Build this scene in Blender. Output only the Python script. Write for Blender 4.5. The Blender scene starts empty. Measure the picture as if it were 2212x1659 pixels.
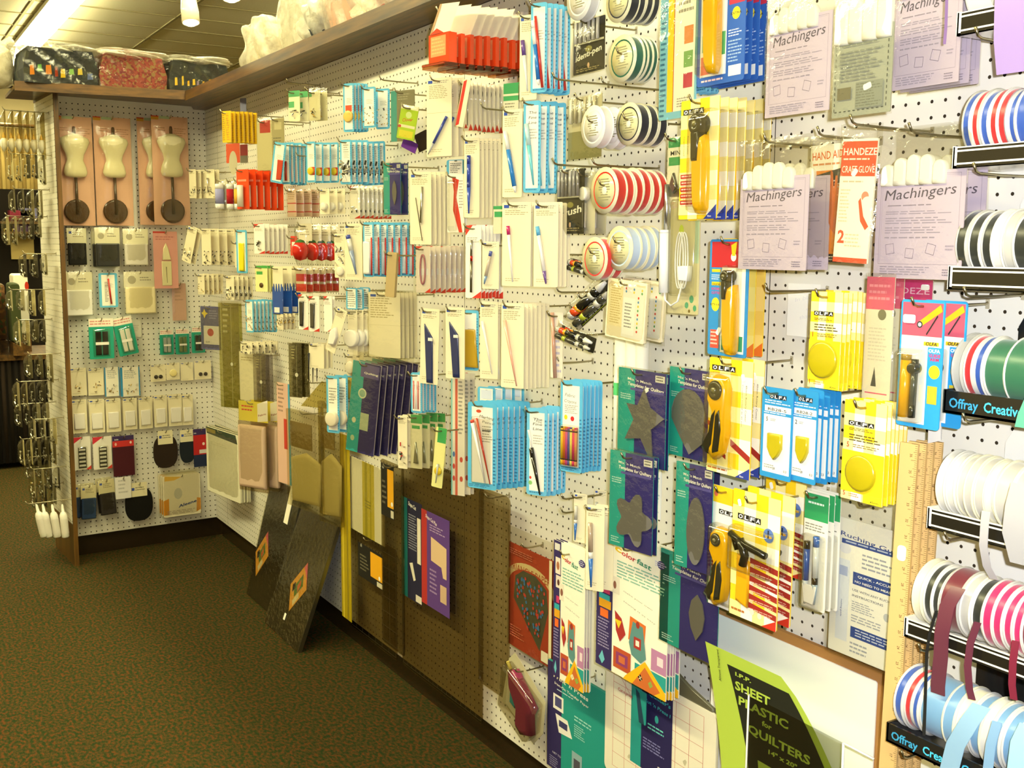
# A craft-shop notions wall: pegboard gondola with hanging packages, ribbon racks, leaning mats.
import bpy, math, random
import numpy as np
from mathutils import Vector, Matrix
random.seed(7)
R = random.Random(11)
S = 0.0254                       # everything below is measured in inches
SC = bpy.context.scene
COL = SC.collection
# ------------------------------------------------------------------ camera
W, H, FPX = 2212, 1659, 2311.3
YAW, PIT, ROL = .5468, .1262, .0061
CAM = np.array([211.03, -58.81, 58.17])
PHI = .0595                      # the short end wall is 3.4 degrees off square
fwd = np.array([-math.cos(YAW) * math.cos(PIT), math.sin(YAW) * math.cos(PIT), -math.sin(PIT)])
rt0 = np.array([math.sin(YAW), math.cos(YAW), 0.]); up0 = np.cross(rt0, fwd)
rt = rt0 * math.cos(ROL) + up0 * math.sin(ROL); upv = -rt0 * math.sin(ROL) + up0 * math.cos(ROL)
cd = bpy.data.cameras.new('camera'); cam = bpy.data.objects.new('camera', cd); COL.objects.link(cam)
cd.sensor_width = 36; cd.lens = FPX / W * 36; cd.clip_start = .02; cd.clip_end = 100
M = Matrix([[rt[i], upv[i], -fwd[i], CAM[i] * S] for i in range(3)] + [[0, 0, 0, 1]])
cam.matrix_world = M; SC.camera = cam
# ------------------------------------------------------------------ view, world, lights
SC.view_settings.view_transform = 'Standard'; SC.view_settings.look = 'None'
SC.view_settings.gamma = 1; SC.view_settings.use_curve_mapping = False
SC.view_settings.exposure = 0.0
wd = bpy.data.worlds.new('world'); SC.world = wd; wd.use_nodes = True
wd.node_tree.nodes['Background'].inputs[0].default_value = (1, .8, .42, 1)
wd.node_tree.nodes['Background'].inputs[1].default_value = .10
try:
    SC.cycles.transparent_max_bounces = 24; SC.cycles.max_bounces = 6; SC.cycles.diffuse_bounces = 4; SC.cycles.adaptive_threshold = .025
    SC.cycles.glossy_bounces = 3; SC.cycles.transmission_bounces = 4
    SC.cycles.sample_clamp_indirect = 4.0
except Exception: pass
def light(name, kind, loc, power, color, size=.1, size_y=None, aim=None, spot=None, blend=.5):
    l = bpy.data.lights.new(name, kind); l.energy = power; l.color = color
    if kind == 'AREA':
        l.size = size
        if size_y: l.shape = 'RECTANGLE'; l.size_y = size_y
    else: l.shadow_soft_size = size
    if kind == 'SPOT': l.spot_size = math.radians(spot); l.spot_blend = blend
    o = bpy.data.objects.new(name, l); COL.objects.link(o); o.location = Vector(loc) * S
    if aim is not None:
        o.rotation_euler = (Vector(aim) - Vector(loc)).to_track_quat('-Z', 'Y').to_euler()
    return o
WARM = (1, .93, .47)
# the camera's own flash, just beside the lens: what lights the near, right-hand end of the wall
light('camera_flash', 'SPOT', CAM + rt * 2.2 + upv * 1.6, 158, (.95, .985, 1.08), .012, aim=CAM + fwd * 60 + rt * 30 + upv * 6, spot=112, blend=1)
# ceiling fluorescents (each sits just under the tube fixture built further down)
CEIL = 140
TUBES = [(x, 5) for x in (-345, -249, -153, -57, 39, 135)] + [(x, -91) for x in (-249, -57, 39, 135, 231)] + [(-150, 101), (60, 101)]
for i, (tx, ty) in enumerate(TUBES):
    light('fluorescent_light', 'AREA', (tx, ty, CEIL - 4.2), 31 if (ty == -91 and 0 < tx < 50) else (24 if (ty == -91 and 0 < tx < 150) else 12), WARM, 92 * S, 6 * S, aim=(tx, ty, 0))
# track spots washing the upper wall
TRACK = [(-9, .2, 104, 45, 60), (16, .8, 104, 60, 60), (60, -40, 118, 98, 74), (100, -40, 118, 118, 76)]
for (sx, sy, sz, ax, az) in TRACK[2:]:
    light('track_light', 'SPOT', (sx, sy, sz - 4), 1.5, (1, .92, .5), .03, aim=(ax, 0, az), spot=75, blend=.8)
# ------------------------------------------------------------------ pixel <-> place
def ray(u, v): return fwd + rt * (u - W / 2) / FPX - upv * (v - H / 2) / FPX
def on_plane(u, v, P, N):
    D = ray(u, v); return CAM + D * (((P - CAM) @ N) / (D @ N))
def to_px(P):
    d = np.array(P, float) - CAM; q = d @ fwd
    return W / 2 + FPX * (d @ rt) / q, H / 2 - FPX * (d @ upv) / q
def at_z(u, v, z):
    D = ray(u, v); return CAM + D * ((z - CAM[2]) / D[2])
class Surf:                      # a pegboard face: origin, direction along it, outward normal, turn about z
    def __init__(s, O, th):
        s.O = np.array(O, float); s.th = th
        s.A = np.array([math.cos(th), math.sin(th), 0]); s.N = np.array([math.sin(th), -math.cos(th), 0])
    def pt(s, u, v, d=0): return on_plane(u, v, s.O + s.N * d, s.N)
    def world(s, a, z, d): return s.O + s.A * a + s.N * d + np.array([0, 0, z])
MAIN = Surf((0, 0, 0), 0)
END = Surf((0, 0, 0), math.pi / 2 + PHI)
SIDE = Surf(END.A * -28.66 + END.N * 5, PHI)
# ------------------------------------------------------------------ materials
def hexc(h):
    if not isinstance(h, str): return tuple(h)
    h = h.lstrip('#')
    if len(h) == 3: h = ''.join(c * 2 for c in h)
    return tuple((lambda c: c / 12.92 if c <= .04045 else ((c + .055) / 1.055) ** 2.4)(int(h[i:i + 2], 16) / 255) for i in (0, 2, 4))
def mat(name, build):
    m = bpy.data.materials.new(name); m.use_nodes = True; nt = m.node_tree; nt.nodes.clear()
    out = nt.nodes.new('ShaderNodeOutputMaterial'); build(nt, out); return m
def N(nt, t, **k):
    n = nt.nodes.new(t)
    for a, b in k.items():
        if a.startswith('i_'): n.inputs[a[2:].replace('_', ' ')].default_value = b
        else: setattr(n, a, b)
    return n
def princ(nt, out, rough=.6, metal=0., spec=.5, col=None, coat=0.):
    p = N(nt, 'ShaderNodeBsdfPrincipled'); p.inputs['Roughness'].default_value = rough
    p.inputs['Metallic'].default_value = metal; p.inputs['Specular IOR Level'].default_value = spec
    p.inputs['Coat Weight'].default_value = coat; p.inputs['Coat Roughness'].default_value = .12
    if col is None:
        a = N(nt, 'ShaderNodeAttribute', attribute_name='Col'); nt.links.new(a.outputs['Color'], p.inputs['Base Color'])
    else: p.inputs['Base Color'].default_value = (*hexc(col), 1)
    nt.links.new(p.outputs[0], out.inputs[0]); return p
def noise(nt, scale, detail=3, coord='Object', sc=None):
    tc = N(nt, 'ShaderNodeTexCoord'); n = N(nt, 'ShaderNodeTexNoise'); n.inputs['Scale'].default_value = scale
    n.inputs['Detail'].default_value = detail
    if sc:
        mp = N(nt, 'ShaderNodeMapping'); mp.inputs['Scale'].default_value = sc
        nt.links.new(tc.outputs[coord], mp.inputs[0]); nt.links.new(mp.outputs[0], n.inputs['Vector'])
    else: nt.links.new(tc.outputs[coord], n.inputs['Vector'])
    return n
def bump(nt, p, n, strength, dist):
    b = N(nt, 'ShaderNodeBump'); b.inputs['Strength'].default_value = strength; b.inputs['Distance'].default_value = dist
    nt.links.new(n.outputs[0], b.inputs['Height']); nt.links.new(b.outputs[0], p.inputs['Normal'])
def m_paper(nt, out):
    p = princ(nt, out, .62, spec=.35); bump(nt, p, noise(nt, 160), .08, .001)
def m_gloss(nt, out): princ(nt, out, .22, coat=.4)
def m_metal(nt, out): princ(nt, out, .28, metal=1)
def m_fabric(nt, out):
    p = princ(nt, out, .9, spec=.2); bump(nt, p, noise(nt, 900), .3, .0006)
def m_satin(nt, out):
    p = princ(nt, out, .33, spec=.6); p.inputs['Sheen Weight'].default_value = .3
def clear(tint, gl, rough, wr=0., sc=40.):
    def f(nt, out):
        t = N(nt, 'ShaderNodeBsdfTransparent'); g = N(nt, 'ShaderNodeBsdfGlossy'); g.inputs['Roughness'].default_value = rough
        a = N(nt, 'ShaderNodeAttribute', attribute_name='Col'); nt.links.new(a.outputs['Color'], t.inputs[0])
        lw = N(nt, 'ShaderNodeLayerWeight'); lw.inputs['Blend'].default_value = .35
        mr = N(nt, 'ShaderNodeMapRange'); mr.inputs['To Min'].default_value = gl; mr.inputs['To Max'].default_value = min(1, gl + .28)
        nt.links.new(lw.outputs['Facing'], mr.inputs['Value'])
        if wr:
            n = noise(nt, sc, 4); b = N(nt, 'ShaderNodeBump'); b.inputs['Strength'].default_value = wr; b.inputs['Distance'].default_value = .01
            nt.links.new(n.outputs[0], b.inputs['Height']); nt.links.new(b.outputs[0], g.inputs['Normal'])
        mx = N(nt, 'ShaderNodeMixShader'); nt.links.new(mr.outputs[0], mx.inputs[0])
        nt.links.new(t.outputs[0], mx.inputs[1]); nt.links.new(g.outputs[0], mx.inputs[2]); nt.links.new(mx.outputs[0], out.inputs[0])
    return f
def m_milky(nt, out):            # crumpled polythene wrap, partly see-through
    t = N(nt, 'ShaderNodeBsdfTransparent'); p = princ(nt, out, .3, spec=.7); n = noise(nt, 22, 5)
    b = N(nt, 'ShaderNodeBump'); b.inputs['Strength'].default_value = .9; b.inputs['Distance'].default_value = .02
    nt.links.new(n.outputs[0], b.inputs['Height']); nt.links.new(b.outputs[0], p.inputs['Normal'])
    r = N(nt, 'ShaderNodeMapRange'); n2 = noise(nt, 9, 4); nt.links.new(n2.outputs[0], r.inputs['Value'])
    r.inputs['From Min'].default_value = .35; r.inputs['From Max'].default_value = .7; r.inputs['To Min'].default_value = .22; r.inputs['To Max'].default_value = .8
    mx = N(nt, 'ShaderNodeMixShader'); nt.links.new(r.outputs[0], mx.inputs[0]); nt.links.new(t.outputs[0], mx.inputs[1])
    nt.links.new(p.outputs[0], mx.inputs[2]); nt.links.new(mx.outputs[0], out.inputs[0])
def m_wood(nt, out, sc=(1.2, 14, 14)):
    p = princ(nt, out, .42, col='7a4f20', coat=.3); n = noise(nt, 4, 6, 'Object', sc)
    cr = N(nt, 'ShaderNodeValToRGB'); cr.color_ramp.elements[0].color = (*hexc('3c280c'), 1); cr.color_ramp.elements[1].color = (*hexc('74501c'), 1)
    cr.color_ramp.elements[0].position = .3; cr.color_ramp.elements[1].position = .7
    nt.links.new(n.outputs[0], cr.inputs[0]); nt.links.new(cr.outputs[0], p.inputs['Base Color'])
def m_peg(nt, out):
    p = princ(nt, out, .38, col='efe9d6', spec=.5, coat=.12); n = noise(nt, 3, 4)
    mx = N(nt, 'ShaderNodeValToRGB'); mx.color_ramp.elements[0].color = (*hexc('e4dfce'), 1); mx.color_ramp.elements[1].color = (*hexc('f0ece0'), 1)
    nt.links.new(n.outputs[0], mx.inputs[0]); nt.links.new(mx.outputs[0], p.inputs['Base Color'])
def m_carpet(nt, out):
    p = princ(nt, out, .95, col='5b5526', spec=.1)
    n = noise(nt, 62, 3, 'Object', (1, 1.7, 1)); cr = N(nt, 'ShaderNodeValToRGB'); e = cr.color_ramp.elements
    e[0].position = .40; e[0].color = (*hexc('33481e'), 1); e[1].position = .61; e[1].color = (*hexc('7c4a20'), 1)
    for ps, c in ((.46, '4c481f'), (.5, '554b22'), (.55, '5e4f26')):
        q = e.new(ps); q.color = (*hexc(c), 1)
    nt.links.new(n.outputs[0], cr.inputs[0])
    n2 = noise(nt, 420, 2); r = N(nt, 'ShaderNodeMapRange'); r.inputs['From Min'].default_value = .3; r.inputs['From Max'].default_value = .7
    r.inputs['To Min'].default_value = .3; r.inputs['To Max'].default_value = .66; nt.links.new(n2.outputs[0], r.inputs['Value'])
    mx = N(nt, 'ShaderNodeMix', data_type='RGBA', blend_type='MULTIPLY'); mx.inputs[0].default_value = 1
    nt.links.new(cr.outputs[0], mx.inputs[6]); nt.links.new(r.outputs[0], mx.inputs[7]); nt.links.new(mx.outputs[2], p.inputs['Base Color'])
    bump(nt, p, n2, .6, .004)
def m_ceil(nt, out):
    p = princ(nt, out, .9, col='d8cfae', spec=.1); bump(nt, p, noise(nt, 60, 4), .5, .003)
def m_emit(c, s):
    def f(nt, out):
        e = N(nt, 'ShaderNodeEmission'); e.inputs[0].default_value = (*c, 1); e.inputs[1].default_value = s
        nt.links.new(e.outputs[0], out.inputs[0])
    return f
def m_floral(c1, c2, c3, sc):
    def f(nt, out):
        p = princ(nt, out, .8, col=c1); v = N(nt, 'ShaderNodeTexVoronoi'); v.inputs['Scale'].default_value = sc
        tc = N(nt, 'ShaderNodeTexCoord'); nt.links.new(tc.outputs['Object'], v.inputs['Vector'])
        cr = N(nt, 'ShaderNodeValToRGB'); cr.color_ramp.interpolation = 'CONSTANT'; e = cr.color_ramp.elements
        e[0].color = (*hexc(c1), 1); e[1].position = .45; e[1].color = (*hexc(c2), 1); q = e.new(.72); q.color = (*hexc(c3), 1)
        sp = N(nt, 'ShaderNodeSeparateColor'); nt.links.new(v.outputs['Color'], sp.inputs[0]); nt.links.new(sp.outputs[0], cr.inputs[0])
        nt.links.new(cr.outputs[0], p.inputs['Base Color'])
    return f
MT = dict(paper=mat('printed_card', m_paper), gloss=mat('glossy_plastic', m_gloss), metal=mat('bright_metal', m_metal),
          fabric=mat('fabric', m_fabric), satin=mat('satin_ribbon', m_satin), film=mat('clear_film', clear(0, .045, .12, .35, 45)),
          blister=mat('clear_blister', clear(0, .09, .06)), acrylic=mat('tinted_acrylic', clear(0, .05, .1)),
          wood=mat('stained_wood', m_wood), wood_y=mat('stained_wood_across', lambda nt, out: m_wood(nt, out, (14, 1.2, 14))), wood_z=mat('stained_wood_upright', lambda nt, out: m_wood(nt, out, (14, 14, 1.2))), peg=mat('white_pegboard', m_peg), carpet=mat('flecked_carpet', m_carpet),
          ceil=mat('ceiling_tile', m_ceil), tube=mat('lit_tube', m_emit((1, .93, .52), 45)), lamp=mat('lit_lamp', m_emit((1, .9, .6), 9)),
          milky=mat('polythene_wrap', m_milky), floral=mat('floral_cloth', m_floral('96403a', '7c2c30', '927248', 110)),
          crowd=mat('patterned_cloth', m_floral('23262a', '2c3234', '3a3c34', 30)),
          leaf=mat('leaf_print_cloth', m_floral('5a3a1c', '7c5426', '3c4a20', 50)),
          raw=mat('raw_hardboard', lambda nt, out: princ(nt, out, .9, col='4e4230', spec=.1)),
          cork=mat('cork', lambda nt, out: bump(nt, princ(nt, out, .8, col='a9783f'), noise(nt, 300), .3, .001)))
# ------------------------------------------------------------------ mesh builder
class MB:
    def __init__(s): s.v = []; s.f = []; s.m = []; s.c = []; s.s = []; s.mats = []
    def mi(s, m):
        if m not in s.mats: s.mats.append(m)
        return s.mats.index(m)
    def add(s, vs, fs, col='fff', m='paper', smooth=False):
        b = len(s.v); s.v += [tuple(map(float, v)) for v in vs]; k = s.mi(m); c = hexc(col)
        for f in fs: s.f.append(tuple(b + i for i in f)); s.m.append(k); s.c.append(c); s.s.append(smooth)
    def box(s, x0, x1, y0, y1, z0, z1, col='fff', m='paper', T=None):
        vs = [(x, y, z) for x in (x0, x1) for y in (y0, y1) for z in (z0, z1)]
        if T is not None: vs = [T(v) for v in vs]
        s.add(vs, [(0, 1, 3, 2), (4, 6, 7, 5), (0, 4, 5, 1), (2, 3, 7, 6), (0, 2, 6, 4), (1, 5, 7, 3)], col, m)
    def prism(s, pts, y0, y1, col='fff', m='paper', side=None, smooth=False):   # outline in x,z pulled along y
        n = len(pts); s.add([(x, y0, z) for x, z in pts], [tuple(range(n))], col, m)
        s.add([(x, y1, z) for x, z in pts], [tuple(range(n - 1, -1, -1))], col, m)
        s.add([(x, y, z) for y in (y0, y1) for x, z in pts], [(i, (i + 1) % n, n + (i + 1) % n, n + i) for i in range(n)], side or col, m, smooth)
    def tube(s, pts, r, col='bbb', m='metal', n=6, cap=True, rs=None):
        pts = [Vector(p) for p in pts]; vs = []; fs = []; L = len(pts)
        up = None
        for i, p in enumerate(pts):
            t = (pts[min(i + 1, L - 1)] - pts[max(i - 1, 0)]).normalized()
            if up is None: up = t.orthogonal().normalized()
            a = (up - t * up.dot(t)).normalized(); b = t.cross(a); up = a
            rr = rs[i] if rs else r
            vs += [tuple(p + (a * math.cos(2 * math.pi * k / n) + b * math.sin(2 * math.pi * k / n)) * rr) for k in range(n)]
        for i in range(L - 1):
            fs += [(i * n + k, i * n + (k + 1) % n, (i + 1) * n + (k + 1) % n, (i + 1) * n + k) for k in range(n)]
        if cap: fs += [tuple(range(n - 1, -1, -1)), tuple((L - 1) * n + k for k in range(n))]
        s.add(vs, fs, col, m, n > 5)
    def lathe(s, prof, O=(0, 0, 0), axis='z', n=16, col='fff', m='gloss', sx=1., sy=1., cols=None, smooth=True):
        vs = []
        for r, h in prof:
            for k in range(n):
                a = 2 * math.pi * k / n; x, y = r * math.cos(a) * sx, r * math.sin(a) * sy
                p = dict(z=(x, y, h), y=(x, h, y), x=(h, x, y))[axis]; vs.append(tuple(O[i] + p[i] for i in range(3)))
        base = len(s.v); s.v += [tuple(map(float, v)) for v in vs]; k0 = s.mi(m)
        for i in range(len(prof) - 1):
            c = hexc(cols[i] if cols else col)
            for k in range(n):
                s.f.append(tuple(base + q for q in (i * n + k, i * n + (k + 1) % n, (i + 1) * n + (k + 1) % n, (i + 1) * n + k)))
                s.m.append(k0); s.c.append(c); s.s.append(smooth)
    def bprism(s, pts, y0, y1, f=.85, col='fff', m='gloss'):   # a domed moulding: outline shrinks towards its front face y0
        n = len(pts); cx = sum(p[0] for p in pts) / n; cz = sum(p[1] for p in pts) / n; g = (1 + f) / 2
        rings = [(1, y1), (1, y1 + (y0 - y1) * .55), ((1 + g) / 2, y1 + (y0 - y1) * .88), (f, y0)]
        vs = [(cx + (x - cx) * q, y, cz + (z - cz) * q) for q, y in rings for x, z in pts]; L = len(rings)
        s.add(vs, [(i * n + k, i * n + (k + 1) % n, (i + 1) * n + (k + 1) % n, (i + 1) * n + k) for i in range(L - 1) for k in range(n)], col, m, True)
        s.add(vs[-n:], [tuple(range(n))], col, m)
    def mesh(s, name):
        me = bpy.data.meshes.new(name); me.from_pydata([(x * S, y * S, z * S) for x, y, z in s.v], [], s.f)
        for m in s.mats: me.materials.append(MT[m])
        me.polygons.foreach_set('material_index', s.m); me.polygons.foreach_set('use_smooth', s.s)
        ca = me.color_attributes.new('Col', 'FLOAT_COLOR', 'CORNER')
        arr = np.repeat(np.array([(*c, 1.) for c in s.c]), [len(f) for f in s.f], axis=0)
        ca.data.foreach_set('color', arr.astype(np.float32).ravel()); me.update(); return me
_tc = {}
def textmesh(t, bold=0.):
    k = (t, bold)
    if k in _tc: return _tc[k]
    cu = bpy.data.curves.new('t', 'FONT'); cu.body = t; cu.size = 1; cu.resolution_u = 2; cu.offset = bold
    o = bpy.data.objects.new('t', cu); COL.objects.link(o); dg = bpy.context.evaluated_depsgraph_get()
    me = o.evaluated_get(dg).to_mesh(); v = np.array([q.co[:2] for q in me.vertices]) if len(me.vertices) else np.zeros((1, 2))
    f = [tuple(p.vertices) for p in me.polygons]; o.evaluated_get(dg).to_mesh_clear()
    bpy.data.objects.remove(o); bpy.data.curves.remove(cu)
    v = v - [v[:, 0].min(), 0]; _tc[k] = (v / .7, f); return _tc[k]
def decals(mb, w, h, ops, y=-.03, m='paper'):
    """flat print on a card: u, v run 0..1 from the card's top-left corner"""
    X = lambda u: (u - .5) * w
    Z = lambda v: -v * h
    for i, o in enumerate(ops):
        yy = y - .0016 * (i + 1); k = o[0]
        if k == 'r':
            _, a, b, c, d, col = o; mb.add([(X(a), yy, Z(d)), (X(c), yy, Z(d)), (X(c), yy, Z(b)), (X(a), yy, Z(b))], [(0, 1, 2, 3)], col, m)
        elif k == 'p': mb.add([(X(a), yy, Z(b)) for a, b in o[1]], [tuple(range(len(o[1])))], o[2], m)
        elif k == 'c' or k == 'e':
            _, a, b, rx, rz, col = o; n = 20
            mb.add([(X(a) + rx * math.cos(t * 2 * math.pi / n), yy, Z(b) + rz * math.sin(t * 2 * math.pi / n)) for t in range(n)], [tuple(range(n))], col, m)
        elif k == 't':      # text, u, v(baseline), cap height in inches, colour, [width in inches], [turn], [slant]
            _, t, a, b, ch, col = o[:6]; wd_ = o[6] if len(o) > 6 else None; rot = o[7] if len(o) > 7 else 0; sl = o[8] if len(o) > 8 else 0
            bold = o[9] if len(o) > 9 else .012
            v, f = textmesh(t, bold); sx = ch if not wd_ else wd_ / max(v[:, 0].max(), .01); cr, sr = math.cos(math.radians(rot)), math.sin(math.radians(rot))
            vs = []
            for x, z in v:
                x, z = x * sx + z * ch * sl, z * ch; vs.append((X(a) + x * cr - z * sr, yy, Z(b) + x * sr + z * cr))
            mb.add(vs, f, col, m)
        elif k == 'l':      # rows of small type
            _, a, b, c, d, n, col = o; rr = random.Random(int(a * 97 + b * 31 + n))
            for j in range(n):
                z0 = Z(b + (d - b) * (j + .2) / n); z1 = Z(b + (d - b) * (j + .62) / n); x = a; end = c - (c - a) * rr.random() * .35
                while x < end:
                    x2 = min(end, x + (c - a) * (.08 + .14 * rr.random())); mb.add([(X(x), yy, z1), (X(x2), yy, z1), (X(x2), yy, z0), (X(x), yy, z0)], [(0, 1, 2, 3)], col, m)
                    x = x2 + (c - a) * .03
        elif k == 'q':      # outlined square, turned
            _, a, b, sz, rot, th, col = o
            def P(x, z, r=math.radians(rot)): return (X(a) + x * math.cos(r) - z * math.sin(r), yy, Z(b) + x * math.sin(r) + z * math.cos(r))
            q = sz / 2; t = th
            for x0, x1, z0, z1 in ((-q, q, q - t, q), (-q, q, -q, -q + t), (-q, -q + t, -q, q), (q - t, q, -q, q)):
                mb.add([P(x0, z0), P(x1, z0), P(x1, z1), P(x0, z1)], [(0, 1, 2, 3)], col, m)
def rrect(w, h, r=.15, n=3, z0=0.):   # rounded outline hanging down from z0
    pts = []
    for cx, cz, a0 in ((w / 2 - r, -r, 0), (-w / 2 + r, -r, 90), (-w / 2 + r, -h + r, 180), (w / 2 - r, -h + r, 270)):
        for k in range(n + 1):
            a = math.radians(a0 + 90 * k / n); pts.append((cx + r * math.cos(a), z0 + cz + r * math.sin(a)))
    return pts[::-1]
# ------------------------------------------------------------------ object helpers
def link(name, me, parent=None, loc=(0, 0, 0), rz=0., label=None, cat=None, group=None, kind=None):
    o = bpy.data.objects.new(name, me); COL.objects.link(o)
    o.location = Vector([float(c) for c in loc]) * S; o.rotation_euler = (0, 0, rz)
    if parent is not None: o.parent = parent
    if label: o['label'] = label
    if cat: o['category'] = cat
    if group: o['group'] = group
    if kind: o['kind'] = kind
    return o
_hang = {}
def place(proto, loc, rz, label, cat, group=None, roll=0., tip=0.):
    """proto = (name, mesh, [(part name, mesh, label or None), ...]); the thing is a mesh with its parts as children"""
    nm, me, parts = proto; o = link(nm, me, None, loc, rz, label, cat, group)
    o.rotation_euler = (tip, roll, rz); o.rotation_mode = 'XYZ'
    for p in parts:
        c = link(p[0], p[1], o)
        if len(p) > 2 and p[2]: c['label'] = p[2]
    return o
ORD = ['frontmost', 'second from the front', 'third from the front', 'fourth from the front', 'fifth from the front', 'sixth from the front', 'seventh from the front',
       'eighth from the front', 'ninth from the front', 'tenth from the front', 'eleventh from the front', 'twelfth from the front']
def fit(u0, v0, u1, v1, d, surf=MAIN, yaw=0.):
    th = surf.th + math.radians(yaw); Nn = np.array([math.sin(th), -math.cos(th), 0]); um, vm = (u0 + u1) / 2, (v0 + v1) / 2
    P = surf.pt(um, vm, d); L = on_plane(u0, vm, P, Nn); Rr = on_plane(u1, vm, P, Nn); T = on_plane(um, v0, P, Nn); B = on_plane(um, v1, P, Nn)
    C = (L + Rr) / 2; return np.array([C[0], C[1], T[2]]), float(np.linalg.norm(Rr - L)), float(T[2] - B[2]), th
def hookmesh(L, r=.085):
    mb = MB(); mb.tube([(0, .3, .25), (0, .05, .25), (0, 0, .1), (0, -.25, 0), (0, -L * .5, -.03), (0, -L + .5, 0), (0, -L + .15, .12), (0, -L - .1, .55)], r, 'a39a7c', 'metal', 6)
    mb.box(-.13, .13, -.06, .0, -.3, .3, 'b5ac90', 'gloss'); return mb.mesh('peg_hook')
_hk = {}
def hook(P, L, th, label, group='steel hooks in the pegboard'):
    k = round(L * 2) / 2
    if k not in _hk: _hk[k] = hookmesh(k)
    return link('peg_hook', _hk[k], None, P, th, label, 'hook', group)
def foot(P, surf): # distance of P from the surface, and the wall point behind it
    dd = float((P - surf.O) @ surf.N); return dd, P - surf.N * dd
def stack(make, u0, v0, u1, v1, n, ulast, d, desc, cat='package', surf=MAIN, yaw=0., roll=0., hk=True, jit=.6, hole=.35):
    C, w, h, th = fit(u0, v0, u1, v1, d, surf, yaw); proto = make(w, h)
    A2 = np.array([math.cos(th), math.sin(th), 0]) * w / 2; db = d
    if n > 1:
        lo, hi = .12, d
        for _ in range(30):
            m = (lo + hi) / 2; q = C - surf.N * (d - m) + A2 - np.array([0, 0, h / 2])
            if to_px(q)[0] > ulast: lo = m
            else: hi = m
        db = min(lo, d - .05 * (n - 1))
    ys = [v.co.y / S for m in [proto[1]] + [q[1] for q in proto[2]] for v in m.vertices]; dep = max(ys) - min(ys); sq = 1
    if n > 1: sq = max(.2, min(1, (d - db) / (n - 1) * .88 / max(dep, .05)))   # packs behind are squeezed together on the hook
    for i in range(n):
        t = i / max(1, n - 1); P = C - surf.N * (d - db) * t
        rr = random.Random(hash((round(u0), round(v0), i)) & 0xffff)
        rl = math.radians(roll + (rr.uniform(-jit, jit) if i else 0)); yw = th + math.radians(rr.uniform(-2.0, 2.0) * jit if i else 0)
        lab = desc if n == 1 else f'{desc}, {ORD[i]}'
        o = place(proto, P + np.array([0, 0, 0 if i == 0 else rr.uniform(-.08, .08)]), yw, lab, cat, None if n == 1 else f'{desc}', rl)
        if i: o.scale.y = sq
    if hk:
        dd, Wp = foot(C, surf); L = dd + 1.0
        hook(Wp + np.array([0, 0, -hole]), L, surf.th, f'peg hook holding {desc}')
    return C, w, h
# ------------------------------------------------------------------ packages: each maker gives (name, mesh, parts) for a size in inches
CR = 'ebe0bc'; INK = '6b6552'; LB = '5fb4d8'; YL = 'f2cc1c'; NAVY = '2a2466'; TEAL = '1fa39a'
def X_(w, u): return (u - .5) * w
def Z_(h, v): return -v * h
def mk(name, base, ops=(), parts=(), r=.12, t=.06, m='paper', side=None, back=None):
    def make(w, h):
        mb = MB(); mb.prism(rrect(w, h, min(r, w * .2)), -t / 2, t / 2, base, m, side or base)
        o = ops(w, h) if callable(ops) else ops
        decals(mb, w, h, o, -t / 2)
        return (name, mb.mesh(name), [p(w, h) for p in parts])
    return make
def part(name, f, label=None):
    def g(w, h):
        mb = MB(); f(mb, w, h); return (name, mb.mesh(name), label)
    return g
def pen(u0, v0, u1, v1, rad, segs, name='pen', m='gloss', tipped=True, n=7, label=None):
    rad = rad * 1.25 if rad < .2 else rad
    def f(mb, w, h):
        a = Vector((X_(w, u0), -.1 - rad, Z_(h, v0))); b = Vector((X_(w, u1), -.1 - rad, Z_(h, v1))); t0 = 0.
        for i, (fr, c) in enumerate(segs):
            t1 = min(1, t0 + fr); k = .35 if (tipped and i == len(segs) - 1) else 1
            mb.tube([a.lerp(b, t0), a.lerp(b, t1)], rad, c, m, n, rs=[rad, rad * k]); t0 = t1
    return part(name, f, label)
def blister(u0, v0, u1, v1, dep=.4, name='blister', col='f4f4ee', m='blister', f=.8, r=.2):
    def g(mb, w, h):
        ww = (u1 - u0) * w; hh = (v1 - v0) * h; cx = X_(w, (u0 + u1) / 2)
        mb.bprism([(x + cx, z) for x, z in rrect(ww, hh, min(r, ww * .4, hh * .4), 3, Z_(h, v0))], -.04 - dep, -.04, f, col, m)
    return part(name, g)
def solid(name, pts, y0, y1, col, m='gloss', f=.85, label=None):
    return part(name, lambda mb, w, h: mb.bprism([(X_(w, a), Z_(h, b)) for a, b in pts], y0, y1, f, col, m), label)
def cyl(name, u, v, r, y0, y1, col, m='gloss', label=None, rings=None):
    def f(mb, w, h):
        O = (X_(w, u), 0, Z_(h, v)); mb.lathe(rings or [(0, y0), (r * .85, y0), (r, y0 + .06), (r, y1)], O, 'y', 22, col, m)
    return part(name, f, label)
def bits(u0, v0, u1, v1, n, cols, name='findings', size=.34, m='metal', dep=.2):
    def f(mb, w, h):
        rr = random.Random(n + int(w * 10))
        for i in range(n):
            x = X_(w, u0 + (u1 - u0) * rr.random()); z = Z_(h, v0 + (v1 - v0) * rr.random()); a = rr.random() * 3.1; L = size * (.6 + rr.random()); y = -.08 - rr.random() * dep
            dx, dz = math.cos(a) * L / 2, math.sin(a) * L / 2
            mb.tube([(x - dx, y, z - dz), (x + dx, y - .05, z + dz)], size * .24, ['fdfaf0', '3a3320', cols[i % len(cols)], cols[i * 3 % len(cols)]][i % 4], m if i % 4 == 0 else 'gloss', 5)  # near-white and dark pieces put metal glints and reflections into the colour
    return part(name, f)
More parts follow.
